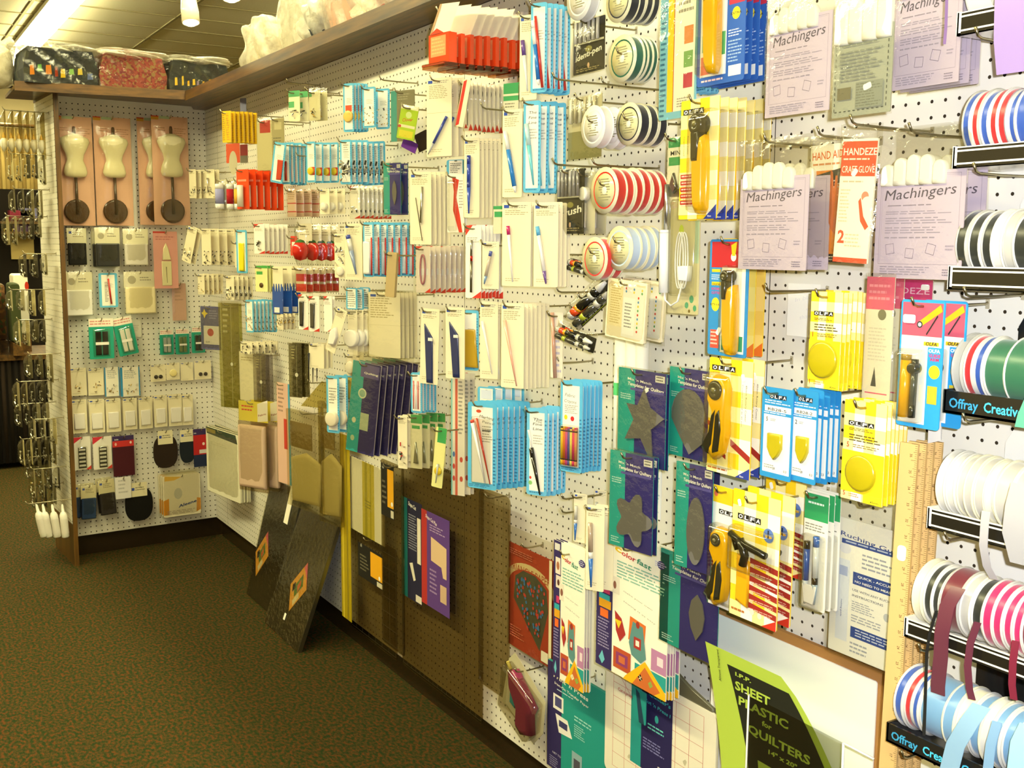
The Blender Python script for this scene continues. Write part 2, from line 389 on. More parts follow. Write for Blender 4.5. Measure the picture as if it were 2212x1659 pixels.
def rods(u0, v0, u1, v1, n, cols, name='sticks', rad=.09, m='gloss', slant=0.):
    return [pen(u0 + (u1 - u0) * (i + .5) / n + slant, v0, u0 + (u1 - u0) * (i + .5) / n, v1, rad, [(1, cols[i % len(cols)])], name, m, False, 6) for i in range(n)]
def sticker(u, v, rot=35, s=(.32, .5)):
    def f(mb, w, h):
        c, q = math.cos(math.radians(rot)), math.sin(math.radians(rot)); pts = rrect(s[0], s[1], .1, 2, s[1] / 2)
        mb.prism([(X_(w, u) + x * c - z * q, Z_(h, v) + x * q + z * c) for x, z in pts], -.13, -.105, 'fbfaf4')
    return part('price_sticker', f)
def film(over=.04, top=0., dep=.22, u0=0., u1=1., v1=1., name='bag'):
    def f(mb, w, h):
        a, b = X_(w, u0) - over * w, X_(w, u1) + over * w; z1 = top * h; z0 = Z_(h, v1) - over * w; n = 8
        vs = []; 
        for j in range(n + 1):
            for i in range(n + 1):
                s_, t_ = i / n, j / n; e = min(s_, 1 - s_, t_, 1 - t_) * 4; y = -.05 - dep * min(1, e) ** .5 - .04 * math.sin(i * 2.3 + j * 1.7)
                vs.append((a + (b - a) * s_, y, z0 + (z1 - z0) * t_))
        mb.add(vs, [(j * (n + 1) + i, j * (n + 1) + i + 1, (j + 1) * (n + 1) + i + 1, (j + 1) * (n + 1) + i) for j in range(n) for i in range(n)], 'f3f2ea', 'film', True)
    return part(name, f)
LOGO = [('r', .06, .03, .24, .068, '3050a8'), ('l', .26, .03, .9, .075, 2, '9a9684')]
def hole(w, h): return [('e', .5, .35 / h if h > 2 else .08, .2, .07, '6e664c')]
def cream(parts=(), ops=(), name='cream_notion_card', lines=5, r=.12):
    def o(w, h): return LOGO + hole(w, h) + ([('l', .1, .09, .9, .09 + .022 * lines, lines, 'b3a67c')] if lines else []) + [('l', .12, .9, .7, .95, 2, 'c4b88e')] + list(ops)
    return mk(name, CR, o, parts, r)
def blue(parts=(), ops=(), name='blue_edged_card', txt=None, edge=LB, dots=True):
    def o(w, h):
        q = [('r', .14, .07, .86, .95, 'f6f1e0'), ('r', .14, .05, .86, .08, 'f6f1e0')] + hole(w, h)
        if dots: q += [('l', .15, .955, .85, .985, 1, '2c6f9c'), ('l', .88, .12, .96, .94, 18, '2c6f9c')]
        if txt: q += [('t', s_, .3, .14 + i * .055, h * .03, '3a3a3a', .45 * w, 0, .2, .004) for i, s_ in enumerate(txt)]
        return q + [('l', .32, .3, .8, .42, 4, 'b8b2a0')] + list(ops)
    return mk(name, edge, o, parts, .25)
def whitered(parts=(), ops=(), name='white_red_card'):
    return mk(name, 'f5efdf', lambda w, h: [('p', [(0, 0), (.45, 0), (0, .14)], 'd23a28'), ('p', [(1, 1), (.4, 1), (1, .9)], 'd23a28'), ('l', .1, .16, .9, .24, 3, 'b5ab94')] + hole(w, h) + list(ops), parts, .05)
# rotary cutters ------------------------------------------------------
def gingham(w, h, a='f2cd16', b='f7e796', c='fbf6e2', nx=4):
    q = []; s = w / nx; ny = int(h / s) + 1
    for j in range(ny):
        for i in range(nx):
            k = (i % 2) + (j % 2); v0, v1 = j * s / h, min(1, (j + 1) * s / h)
            if k: q.append(('r', i / nx, v0, (i + 1) / nx, v1, b if k == 1 else c))
    return q
def olfa(w, h, u, v, s=None, ch=None):
    ch = ch or h * .03; ww = s or w * .55; q = []
    for i, c in enumerate('OLFA'):
        x = u + i * ww / w / 4
        q += [('r', x, v - ch * 1.25 / h, x + ww / w / 4 * .94, v + ch * .25 / h, '1c1a14'), ('t', c, x + ww / w * .035, v, ch, 'fff', ww * .17, 0, .12, .03)]
    return q
def handle(x, y, s, kind=0):   # x,z of the blade centre (inches), s = length
    def f(mb, w, h):
        cx, cz = X_(w, x), Z_(h, y); L = s * h
        if kind == 0:
            a = L * .1; pts = [(cx - a * .75, cz - L * .18), (cx + a * .9, cz - L * .12), (cx + a * 1.15, cz - L * .3), (cx + a * 1.25, cz - L * .75), (cx + a * 1.2, cz - L * .93), (cx + a * .8, cz - L), (cx + a * .1, cz - L), (cx - a * .35, cz - L * .93), (cx - a * .5, cz - L * .8), (cx - a * .7, cz - L * .45)]
        else:
            a = L * .085; pts = [(cx - a * 1.6, cz + a * .9), (cx - a * .6, cz + a * 1.9), (cx + a * 1.2, cz + a * 1.6), (cx + a * 1.9, cz), (cx + a * 1.7, cz - L * .3), (cx + a * 1.9, cz - L * .55), (cx + a * 1.1, cz - L * .8), (cx - a * .4, cz - L * .9), (cx - a * 1.6, cz - L * .82), (cx - a * 2, cz - L * .74), (cx - a * 1.0, cz - L * .5), (cx - a * .6, cz - L * .28), (cx - a * 1.9, cz - L * .1)]
        mb.bprism(pts[::-1], -.85, -.06, .8, 'f5b90c', 'gloss')
    return part('handle', f, 'yellow plastic handle')
def grip(x, y, s):
    def f(mb, w, h):
        cx, cz = X_(w, x), Z_(h, y); L = s * h; a = L * .1
        mb.bprism([(cx + .3 * a, cz - L * .22), (cx - .4 * a, cz - L * .3), (cx - .9 * a, cz - L * .55), (cx - 2.3 * a, cz - L * .78), (cx - 1.2 * a, cz - L * .84), (cx - .35 * a, cz - L * .72), (cx - .1 * a, cz - L * .5)], -.9, -.2, .8, '2c2a1e')
        mb.bprism([(cx + .9 * a, cz - L * .24), (cx + .3 * a, cz - L * .3), (cx + .1 * a, cz - L * .6), (cx - .2 * a, cz - L * .82), (cx + .8 * a, cz - L * .78), (cx + 1.3 * a, cz - L * .5)], -.95, -.2, .8, '2c2a1e')
    return part('grip', f, 'black rubber grip')
def bladehead(x, y, r, stem=0):
    def f(mb, w, h):
        O = (X_(w, x), 0, Z_(h, y)); mb.lathe([(0, -1.0), (r * .45, -1.0), (r * .5, -1.04), (r * .85, -.98), (r, -.88), (r, -.1)], O, 'y', 24, '3f3a24', 'gloss')
        mb.lathe([(0, -1.1), (r * .3, -1.08), (r * .34, -1.0)], O, 'y', 16, '6a6238', 'gloss')
        if stem: mb.bprism([(O[0] - r * .55, O[2] - r * .6), (O[0] + r * .55, O[2] - r * .6), (O[0] + r * .35, O[2] - stem), (O[0] - r * .45, O[2] - stem)][::-1], -1.0, -.1, .8, '37331f')
    return part('blade_guard', f, 'black blade guard')
def cutter_card(kind=0):
    def o(w, h):
        q = gingham(w, h) + olfa(w, h, .07, .1 if kind else .115)
        if kind == 0:
            q += [('r', .04, .62 + i * .055, .48, .655 + i * .055, 'a8281c') for i in range(5)] + [('l', .07, .625, .46, .9, 10, 'e8b8a8')]
            q += [('t', 'Rotary Cutter', .2, .3, .16, '3a3010', 1.3, -90, 0, .0), ('t', 'Coupeur rotatif', .1, .3, .14, '3a3010', 1.4, -90, 0, 0)]
            q += [('p', [(1, .88), (1, 1), (.68, 1)], '2b3f9c'), ('t', '45mm', .78, .985, .13, 'fff', .4)]
        else:
            q += [('p', [(0, .55), (.45, .66), (.45, .7), (0, .59)], '9c2a20'), ('p', [(0, .72), (.45, .83), (.45, .87), (0, .76)], '9c2a20'), ('p', [(.55, .68), (1, .8), (1, .86), (.55, .74)], '9c2a20')]
            q += [('t', '45mm Rotary Cutter', .86, .2, .15, '4a3c10', 2.6, -90, 0, 0), ('t', 'Coupeur rotatif de 45 mm', .78, .2, .12, '4a3c10', 3, -90, 0, 0)]
            q += [('p', [(1, .9), (1, 1), (.68, 1)], '2b3f9c'), ('t', '45mm', .78, .99, .13, 'fff', .4), ('l', .03, .95, .6, .985, 1, 'b06a30')]
        return q
    if kind == 0: pr = [handle(.62, .22, .74), bladehead(.62, .22, .72, 2.6), blister(.42, .1, .98, .95, 1.0)]
    else: pr = [handle(.34, .25, .7, 1), grip(.34, .25, .7), bladehead(.34, .27, .72), blister(.1, .12, .68, .94, 1.0), sticker(.8, .14, 10)]
    return mk('rotary_cutter_card', YL, o, pr, .1)
def blade_pack(n):
    def o(w, h): return gingham(w, h) + olfa(w, h, .12, .24, w * .62) + [('l', .14, .27, .8, .3, 2, '6a5c20'), ('l', .15, .33, .92, .41, 3, '5c5020'), ('t', n, .1, .47, .32, 'b03010'), ('l', .25, .43, .92, .47, 2, '8a7430'),
                        ('r', .0, .5, 1, .92, 'f3d21c'), ('t', n, .06, .965, .3, 'b03010'), ('l', .2, .93, .45, .97, 2, 'b07a30'), ('r', .55, .92, 1, 1, 'f4e020'), ('t', '45mm', .72, .985, .12, '2a2410', .2 * w)]
    return mk('blade_refill_card', YL, o, [cyl('blade_case', .48, .71, 1.15, -.3, -.04, 'b9a916', 'gloss'), sticker(.42, .62, -20)] if n == '5' else [cyl('blade_case', .48, .7, 1.2, -.3, -.04, 'b9a916', 'gloss')], .06)
def blue_blades(num, code):
    def o(w, h): return [('r', .08, .3, .95, .94, 'f2efe4'), ('r', .1, .2, .95, .265, 'f4f2ea'), ('t', code, .2, .255, .19, '3a3a34', .6 * w), ('l', .1, .135, .92, .185, 2, 'dfeaf0'), ('l', .08, .27, .95, .295, 1, 'e8eef0')] + \
        olfa(w, h, .25, .115, w * .55, .2) + [('t', num, .16, .375, .28, '333'), ('l', .3, .34, .5, .37, 2, '8a8a84'), ('l', .14, .85, .5, .9, 2, '9a9a90'), ('t', '28', .42, .9, .16, '444'), ('t', '0.3', .78, .91, .16, '444')]
    g = [(.28, .5), (.72, .5), (.72, .66), (.62, .74), (.5, .79), (.38, .74), (.28, .66)]
    return mk('small_blade_card', '2a8ecb', o, [solid('blade_case', g[::-1], -.3, -.04, 'b8a81c', 'gloss', .85)], .12)
# spools ---------------------------------------------------------------
def spool(thread, rim='e9e2bc', face='d9d3a0', tag='cfc99c'):
    def make(w, h):
        r = h / 2; O = (0, 0, -r); mb = MB(); t = .8
        for y0 in (-t / 2 - .05, t / 2): mb.lathe([(r * .25, y0), (r, y0), (r, y0 + .045), (r * .25, y0 + .045)], O, 'y', 30, rim, 'gloss')
        mb.lathe([(r * .25, -t / 2 - .06), (r * .25, -t / 2)], O, 'y', 12, rim)
        a = MB(); a.lathe([(r * .93, -t / 2), (r * .93, t / 2)], O, 'y', 30, thread, 'satin')
        b = MB(); b.lathe([(0, -t / 2 - .075), (r * .72, -t / 2 - .075), (r * .72, -t / 2 - .055)], O, 'y', 26, face, 'gloss'); b.lathe([(r * .73, -t / 2 - .065), (r * .8, -t / 2 - .065)], O, 'y', 26, thread)
        rr = random.Random(3)
        for j in range(9):
            z = O[2] + r * .45 - j * r * .11; q = r * (.25 + .25 * rr.random()); b.add([(-q, -t / 2 - .09, z), (q, -t / 2 - .09, z), (q, -t / 2 - .09, z + r * .05), (-q, -t / 2 - .09, z + r * .05)], [(0, 1, 2, 3)], '8f8a68')
        c = MB(); c.lathe([(0, -t / 2 - .12), (r * .16, -t / 2 - .11), (r * .18, -t / 2 - .08)], O, 'y', 14, 'f4f0d8')
        return ('thread_spool', mb.mesh('thread_spool'), [('thread', a.mesh('thread'), None), ('face_label', b.mesh('face_label'), None), ('hub', c.mesh('hub'), None)])
    return make
# glove bags -----------------------------------------------------------
LAV = 'cfc0d8'
def glove(nf=5, top=.16, span=(.06, .8), hts=(.5, .85, 1, .95, .6)):
    def f(mb, w, h):
        a, b = span
        for i in range(nf):
            x0 = X_(w, a + (b - a) * i / nf); x1 = X_(w, a + (b - a) * (i + .96) / nf); zt = top * h * hts[i % len(hts)]; r = (x1 - x0) / 2
            pts = [(x0, -.8), (x1, -.8)] + [((x0 + x1) / 2 + r * math.cos(t), zt - r + r * math.sin(t)) for t in [math.pi * k / 8 for k in range(9)]]
            mb.bprism(pts[::-1], -.28, .1, .75, 'f6f3e6', 'fabric')
    return part('white_glove', f, 'white cotton glove fingers')
def mach(w, h):
    mb = MB(); mb.prism(rrect(w, h, .05), -.03, .03, LAV)
    K = '5a5262'
    ops = [('r', .05, .03, .95, .033, '8a7f9a'), ('r', .05, .86, .95, .863, '8a7f9a'), ('r', .05, .03, .053, .86, '8a7f9a'), ('r', .947, .03, .95, .86, '8a7f9a'), ('r', .07, .045, .93, .047, '9a90aa'), ('r', .07, .045, .072, .85, '9a90aa'),
           ('t', 'Machingers', .1, .26, .62, K, .8 * w, 3, .25, .0), ('t', 'E', .44, .12, .3, K, .09 * w, 18, .2, 0), ('r', .44, .125, .54, .13, K),
           ('l', .14, .3, .88, .325, 1, '9a8fa4'), ('l', .12, .36, .9, .4, 2, 'a79db4'), ('l', .12, .42, .9, .49, 3, 'a79db4'), ('l', .12, .51, .84, .58, 3, 'a79db4'), ('l', .12, .6, .7, .63, 1, 'a79db4'),
           ('q', .19, .72, .62, 8, .03, '8b8198'), ('q', .42, .76, .6, -5, .03, '8b8198'), ('q', .66, .72, .62, -14, .03, '8b8198'), ('l', .82, .68, .92, .74, 2, 'a79db4'), ('l', .08, .88, .7, .97, 4, 'a79db4'), ('l', .8, .9, .93, .97, 3, '8b8198')]
    decals(mb, w, h, ops, -.03)
    return ('glove_packet', mb.mesh('glove_packet'), [glove()(w, h), film(.03, .42, .3)(w, h), sticker(.2, .06, -35, (.38, .62))(w, h)])
def greypouch(w, h):
    mb = MB(); mb.prism(rrect(w, h, .05), -.03, .03, 'a3a696')
    ops = [('r', .05 + .08 * i, .05, .09 + .08 * i, .062, '4e5148') for i in range(11)] + [('r', .05 + .08 * i, .93, .09 + .08 * i, .942, '4e5148') for i in range(11)]
    ops += [('r', .04, .05 + .065 * i, .055, .085 + .065 * i, '4e5148') for i in range(14)] + [('r', .93, .05 + .065 * i, .945, .085 + .065 * i, '4e5148') for i in range(14)]
    ops += [('l', .15, .1, .85, .2, 3, '84887a'), ('l', .12, .24, .88, .6, 9, '8c9082'), ('r', .1, .66, .34, .8, '74705a'), ('r', .42, .62, .88, .92, '8b9084'), ('l', .43, .63, .87, .91, 9, '767a6c')]
    decals(mb, w, h, ops, -.03)
    return ('glove_packet', mb.mesh('glove_packet'), [glove(4, .34, (.02, .98), (1, 1, 1, 1))(w, h), film(.03, .5, .3)(w, h), sticker(.62, .68, -75, (.36, .6))(w, h)])
def handaid(w, h):
    O = 'e0641e'; mb = MB(); mb.prism(rrect(w, h, .04), -.03, .03, 'e58a2a')
    ops = [('r', 0, 0, 1, .22, 'f6f1e4'), ('t', 'HAND AID', .06, .13, .5, O, .9 * w, 2, 0, .01), ('l', .08, .15, .95, .19, 1, 'e09a70'), ('p', [(0, .27), (1, .2), (1, .33), (0, .42)], '4a4638'), ('l', .04, .3, .96, .38, 3, 'c8c0a8'),
           ('l', .04, .72, .6, .9, 8, '9c5a1c'), ('r', 0, .93, 1, 1, '2a2620'), ('t', 'NEW!', .06, .985, .26, 'fff', .42 * w, 0, 0, .02), ('l', .58, .945, .95, .99, 2, 'd8d0b8')]
    decals(mb, w, h, ops, -.03)
    hand = [(.98, .82), (.7, .72), (.55, .6), (.4, .5), (.34, .42), (.42, .41), (.56, .5), (.5, .34), (.47, .27), (.55, .27), (.64, .42), (.62, .28), (.64, .22), (.7, .24), (.74, .4), (.78, .27), (.84, .27), (.84, .42), (.9, .36), (.98, .42)]
    return ('wrist_support_packet', mb.mesh('wrist_support_packet'), [part('printed_hand', lambda m, a, b: m.add([(X_(w, x), -.11, Z_(h, y)) for x, y in hand], [tuple(range(len(hand)))[::-1]], 'c8703c'))(w, h), film(.02, .05, .25)(w, h)])
def handeze(w, h):
    O = 'e0583a'; mb = MB(); mb.prism(rrect(w, h, .04), -.1, .05, 'f6f1da')
    ops = [('r', 0, .02, 1, .3, O), ('t', 'HANDEZE', .05, .13, .42, 'f8f0dc', .95 * w, 0, 0, .01), ('l', .06, .15, .95, .18, 1, 'f6d8c4'), ('t', 'CRAFT GLOVE', .04, .27, .4, 'f8f0dc', .94 * w, 0, 0, .0), ('l', .1, .33, .95, .36, 1, 'c4b89a'), ('l', .06, .4, .36, .68, 10, 'd0c6a4'),
           ('c', .78, .46, .26, .3, 'e78a70'), ('p', [(.6, .5), (.66, .47), (.78, .62), (.95, .7), (.86, .73), (.7, .66)], O), ('c', .86, .5, .36, .3, 'f6f1da'), ('t', '2', .08, .84, .75, O, .2 * w, 0, 0, .03), ('l', .3, .76, .9, .88, 4, 'd6ccac'), ('r', 0, .96, 1, 1, O)]
    decals(mb, w, h, ops, -.1)
    return ('glove_box', mb.mesh('glove_box'), [film(.1, .12, .35)(w, h), sticker(.42, .27, -35)(w, h)])
# templates ------------------------------------------------------------
def template(shape):
    def o(w, h):
        return [('r', .36, 0, 1, 1, '2f2a78'), ('t', 'Mix \'n Match', .2, .12, .2, 'f2f0e0', .5 * w, -3, 0, .01), ('t', 'Templates for Quilters', .2, .175, .26, 'f6f4e8', .75 * w, -3, .15, .02), ('r', .26, .2, .95, .225, '5a54a0'), ('l', .05, .27, .3, .34, 3, 'bfe4de'), ('l', .05, .9, .28, .97, 3, 'bfe4de'),
                ('r', .78, .03, .97, .1, 'd8d4c8'), ('l', .8, .035, .95, .095, 2, '555')]
    S_ = dict(star=[(.5, .26), (.6, .42), (.82, .5), (.62, .62), (.66, .95), (.46, .72), (.2, .76), (.34, .56), (.22, .42), (.4, .42)],
              drop=[(.5 + .4 * math.cos(t), .52 - .3 * math.sin(t)) for t in [math.radians(a) for a in range(-10, 200, 20)]] + [(.3, .75), (.55, .95), (.85, .8)],
              flower=[(.5 + (.27 + .07 * math.cos(5 * t)) * math.cos(t), .68 - (.2 + .05 * math.cos(5 * t)) * math.sin(t)) for t in [2 * math.pi * k / 40 for k in range(40)]],
              oval=[(.6 + .24 * math.cos(t), .62 - .32 * math.sin(t)) for t in [2 * math.pi * k / 24 for k in range(24)]],
              leaf=[(.67, .34), (.76, .42), (.8, .56), (.77, .7), (.67, .82), (.58, .7), (.54, .56), (.58, .42)])[shape]
    if shape in ('star', 'flower'): S_ = [(.58 + (a - .5) * 1.3, .58 + (b - .6) * 1.15) for a, b in S_]
    sh = part('template', lambda mb, w, h: mb.prism([(X_(w, a), Z_(h, b)) for a, b in S_][::-1], -.2, -.11, '6d6a66', 'gloss'), 'grey translucent plastic template')
    return mk('quilt_template_packet', TEAL, o, [sh, film(.015, .02, .2)] + ([sticker(.62 if shape != 'leaf' else .9, .62 if shape in ('drop', 'flower', 'oval') else .2, -60)] if shape != 'leaf' else []), .05)
# ------------------------------------------------------------------ the shell
Z0, Z1 = 4.0, 84.07
def plain(name, x0, x1, y0, y1, z0, z1, col, m='paper', kind='structure', **k):
    mb = MB(); mb.box(x0, x1, y0, y1, z0, z1, col, m); return link(name, mb.mesh(name), kind=kind, **k)
plain('floor', -440, 330, -230, 230, -2, 0, '5b5526', 'carpet')
plain('wall_left', -424, -420, -230, 230, 0, CEIL, 'c9b88a')
plain('wall_front', -424, 330, -234, -230, 0, CEIL, 'c9b88a')
plain('wall_rear', -424, 330, 230, 234, 0, CEIL, 'c9b88a')
plain('wall_right', 326, 330, -230, 230, 0, CEIL, 'c9b88a')
ceil = plain('ceiling', -440, 330, -234, 234, CEIL + 2, CEIL + 4, '5c5236')
tm = MB(); tm.box(.35, 23.65, .35, 47.65, .2, .8, 'd8cfae', 'ceil'); tm = tm.mesh('ceiling_tile')
for i in range(-17, 13):
    for j in (-4, -3, -2, -1, 0, 1, 2, 3, 4):
        link('ceiling_tile', tm, ceil, (-.6 + 24 * i, -3 + 48 * j, CEIL))
gr = MB()
for i in range(-17, 14): gr.box(-.6 + 24 * i - .4, -.6 + 24 * i + .4, -195, 229, CEIL - .1, CEIL + .25, '9a8f68')
for j in range(-4, 6): gr.box(-410, 312, -3 + 48 * j - .5, -3 + 48 * j + .5, CEIL - .15, CEIL + .25, '8a7f58')
link('ceiling_grid', gr.mesh('ceiling_grid'), ceil)
fb = MB(); fb.box(-48, 48, -4.5, 4.5, -1.6, -.1, 'e8e2c8', 'gloss'); fb.box(-47, 47, -3.2, 3.2, -4, -1.6, 'fff', 'tube'); fbm = fb.mesh('fluorescent_fixture')
for i, (tx, ty) in enumerate(TUBES):
    o = link('fluorescent_fixture', fbm, None, (tx, ty, CEIL), 0, None, 'ceiling light', 'fluorescent fixtures in rows on the ceiling')
    o['label'] = (['first', 'second', 'third', 'fourth', 'fifth', 'sixth'][i] + ' glowing fluorescent strip from the far wall, in the row above the shelf') if ty == 5 else ['first', 'second', 'third', 'fourth', 'fifth', 'rear left', 'rear right'][i - 6] + ' fluorescent strip of the rows away from the pegboard'
for i, (sx, sy, sz, ax, az) in enumerate(TRACK):
    o = bpy.data.objects.new('track_spotlight', None); COL.objects.link(o); o.location = Vector((sx, sy, sz)) * S
    o['label'] = ['white track spotlight nearest the long fluorescent strip', 'lit track spotlight cut by the top edge of the photo', 'track spotlight aimed at the left part of the pegboard', 'track spotlight aimed at the middle of the pegboard'][i]
    o['category'] = 'spotlight'; o['group'] = 'track spotlights'
    a = MB(); a.tube([(0, 0, 3), (0, 0, CEIL - sz - (4.2 if i < 2 else 0))], .3, 'e6dfc4', 'gloss', 8); link('stem', a.mesh('stem'), o)
    a = MB(); a.lathe([(.6, 3.2), (1.5, 2.4), (1.7, .5), (1.75, -2.2), (1.6, -2.2), (1.5, .2)], (0, 0, 0), 'z', 18, 'efe8cf', 'gloss'); hd = link('lamp_shade', a.mesh('lamp_shade'), o)
    a = MB(); a.lathe([(0, -2.9), (.9, -2.6), (1.5, -1.9), (1.5, -1.2)], (0, 0, 0), 'z', 18, 'fff', 'lamp'); bl = link('bulb', a.mesh('bulb'), o)
    for q in (hd, bl): q.rotation_euler = (0, math.radians(-14) if i < 2 else 0, 0) if i < 2 else (math.radians(35), 0, 0)
a = MB(); a.lathe([(0, -3), (1.5, -2.6), (2.6, -1.2), (1.2, 0), (.4, 1)], (0, 0, 0), 'z', 14, '3a3420', 'gloss'); a.tube([(0, 0, 1), (0, 0, 36)], .25, '4a432c', 'gloss', 6)
link('hanging_fixture', a.mesh('hanging_fixture'), None, (-3, 20, 109), 0, 'small dark hanging fixture beside the wrapped bundles', 'fixture')
# pegboard sheets with real holes on a one-inch grid --------------------
def pegsheet(nx, nz, x0, z0, xa, xb, za, zb):
    """holes at x0+i, z0+j (i<nx, j<nz) inside the sheet xa..xb, za..zb; local frame: x along, -y out"""
    r = .12; oc = [(math.cos(math.pi / 4 * k), math.sin(math.pi / 4 * k)) for k in range(8)]
    sq = [(.5, 0), (.5, .5), (0, .5), (-.5, .5), (-.5, 0), (-.5, -.5), (0, -.5), (.5, -.5)]
    I, J = np.meshgrid(np.arange(nx), np.arange(nz)); cx = (x0 + I).ravel()[:, None]; cz = (z0 + J).ravel()[:, None]
    A = np.array(sq); B = np.array(oc) * r
    ox = np.clip(cx + A[:, 0], xa, xb); oz = np.clip(cz + A[:, 1], za, zb)
    ox[:, [0, 1, 7]] = np.where(cx + 1 > x0 + nx - .5, xb, ox[:, [0, 1, 7]]); ox[:, [3, 4, 5]] = np.where(cx - .6 < x0 - .5, xa, ox[:, [3, 4, 5]])
    oz[:, [1, 2, 3]] = np.where(cz + 1 > z0 + nz - .5, zb, oz[:, [1, 2, 3]]); oz[:, [5, 6, 7]] = np.where(cz - .6 < z0 - .5, za, oz[:, [5, 6, 7]])
    n = len(cx); V = np.zeros((n, 24, 3)); V[:, 0:8, 0] = ox; V[:, 0:8, 2] = oz
    for s_, y in ((8, 0), (16, .25)): V[:, s_:s_ + 8, 0] = cx + B[:, 0]; V[:, s_:s_ + 8, 2] = cz + B[:, 1]; V[:, s_:s_ + 8, 1] = y
    F = []
    for k in range(8):
        q = (k + 1) % 8; F.append((k, q, 8 + q, 8 + k)); F.append((8 + k, 8 + q, 16 + q, 16 + k))
    F = (np.array(F)[None] + 24 * np.arange(n)[:, None, None]).reshape(-1)
    me = bpy.data.meshes.new('pegboard_sheet'); me.vertices.add(n * 24); me.vertices.foreach_set('co', (V * S).ravel())
    me.loops.add(len(F)); me.loops.foreach_set('vertex_index', F); me.polygons.add(len(F) // 4)
    me.polygons.foreach_set('loop_start', np.arange(0, len(F), 4)); me.update(calc_edges=True); me.materials.append(MT['peg']); me.materials.append(MT['raw'])
    me.polygons.foreach_set('material_index', np.tile([0, 1], len(F) // 8)); me.polygons.foreach_set('use_smooth', np.zeros(len(F) // 4, bool)); return me
mb = MB(); mb.box(0, 200, .3, 4, Z0, Z1, '2a2418'); mb.box(0, 200, .0, .3, Z0 - .05, Z0, '3a2c18')
mainw = link('wall_back', mb.mesh('wall_back'), kind='structure')
JO = [0, 7.9, 55.9, 103.9, 151.8, 199.8]; HX = .4
for i in range(5):
    xa, xb = JO[i] + .04, JO[i + 1] - .04; k0 = math.ceil(xa - HX + .15); k1 = math.floor(xb - HX - .15)
    link('pegboard_sheet', pegsheet(k1 - k0 + 1, 80, HX + k0, Z0 + .55, xa, xb, Z0, Z1), mainw)
def placed(name, mb, surf, a=0, z=0, d=0, parent=None, **k):
    return link(name, mb.mesh(name), parent, surf.world(a, z, d), surf.th, **k)
mb = MB(); mb.box(-27.9, .1, .3, 3, Z0, Z1 + .6, '2a2418'); endw = placed('wall_end', mb, END, kind='structure')
link('pegboard_sheet', pegsheet(28, 80, -27.2 + .0, Z0 + .5, -27.8, .05, Z0, Z1 + .6), endw)
mb = MB(); mb.box(0, 200, 1.1, 3, 0, Z0 - .06, '2b2012', 'gloss'); link('baseboard_back', mb.mesh('baseboard_back'), kind='structure')
mb = MB(); mb.box(-27.8, 1.5, 1.1, 3, 0, Z0 - .01, '2b2012', 'gloss'); placed('baseboard_end', mb, END, kind='structure')
# end panel of the gondola: dark wooden edge in front, perforated outer face, brown cap
mb = MB(); mb.box(-28.6, -27.85, -6.0, 10, 0, 86.2, '5a3c18', 'wood_z'); ep = placed('wall_panel', mb, END, kind='structure')
link('pegboard_sheet', pegsheet(16, 76, -14.4, 8.4, -14.9, .9, 7.9, 84.2), None, SIDE.world(0, 0, .02), SIDE.th, kind='structure').name = 'wall_side'
mb = MB(); mb.box(-14.9, .9, -.02, .3, 84.2, 86, '5a3c18', 'wood'); placed('trim_1', mb, SIDE, d=.1, kind='structure')
# shelf that runs round the top ------------------------------------------
def slab(pts, z0, z1, m='wood', T=.0):
    mb = MB(); n = len(pts); vs = [(x, y, z) for z in (z0, z1) for x, y in pts]
    mb.add(vs, [tuple(range(n - 1, -1, -1)), tuple(range(n, 2 * n))] + [(i, (i + 1) % n, n + (i + 1) % n, n + i) for i in range(n)], '7a4f20', m); return mb
s_ = bpy.data.objects.new('shelf', None); COL.objects.link(s_); s_['kind'] = 'structure'; s_.name = 'trim_2'
link('shelf_board', slab([(13.4, -6.8), (200, -3.9), (200, 9), (-6, 9), (-6, 0)], Z1 + .05, Z1 + .9).mesh('shelf_board'), s_)
link('shelf_board', slab([(8.7, -34.2), (13.4, -6.8), (-5, 2), (-8, -34)], Z1 + .62, Z1 + 1.2, 'wood_y').mesh('shelf_board'), s_)
link('shelf_edge', slab([(13.4, -7.2), (200, -4.3), (200, -3.6), (13.4, -6.4)], Z1 - .15, Z1 + 1.5).mesh('shelf_edge'), s_)
link('shelf_edge', slab([(8.7, -34.4), (9.3, -34.4), (13.9, -6.6), (13.2, -6.9)], Z1 + .0, Z1 + 1.6, 'wood_y').mesh('shelf_edge'), s_)
# ------------------------------------------------------------------ right-hand part of the wall (nearest the camera)
def bare_hook(u, v, d, label, surf=MAIN):   # pixel of the hook's tip
    P = surf.pt(u, v, d); dd, Wp = foot(P, surf); hook(Wp + np.array([0, 0, -.4]), d - .1, surf.th, label)
stack(mach, 1657, 38, 1794, 246, 1, 0, 6.5, 'lavender glove packet at top centre of the glove bags', 'glove packet', hk=True, hole=-2.2)
stack(greypouch, 1802, 60, 1927, 248, 1, 0, 7, 'grey pouch with dashed stitch border between lavender packets', 'glove packet', hole=-3)
stack(mach, 1931, -42, 2075, 186, 3, 2118, 4.3, 'lavender glove packet at top right with striped cord', 'glove packet', hole=-2.2)
stack(mach, 1598, 382, 1745, 583, 2, 1790, 7, 'lavender glove packet left of the orange wrist packet', 'glove packet', hole=-2.2)
stack(handaid, 1748, 312, 1822, 566, 1, 0, 5, 'orange wrist support packet showing a brown hand', 'packet', hole=-.5)
stack(handeze, 1818, 300, 1893, 568, 1, 0, 6.5, 'white and orange craft glove box with big red 2', 'box', yaw=6, roll=3, hole=-.8)
stack(mach, 1892, 370, 2082, 603, 2, 2126, 4.3, 'largest lavender glove packet beside the ribbon racks', 'glove packet', hole=-2.2)
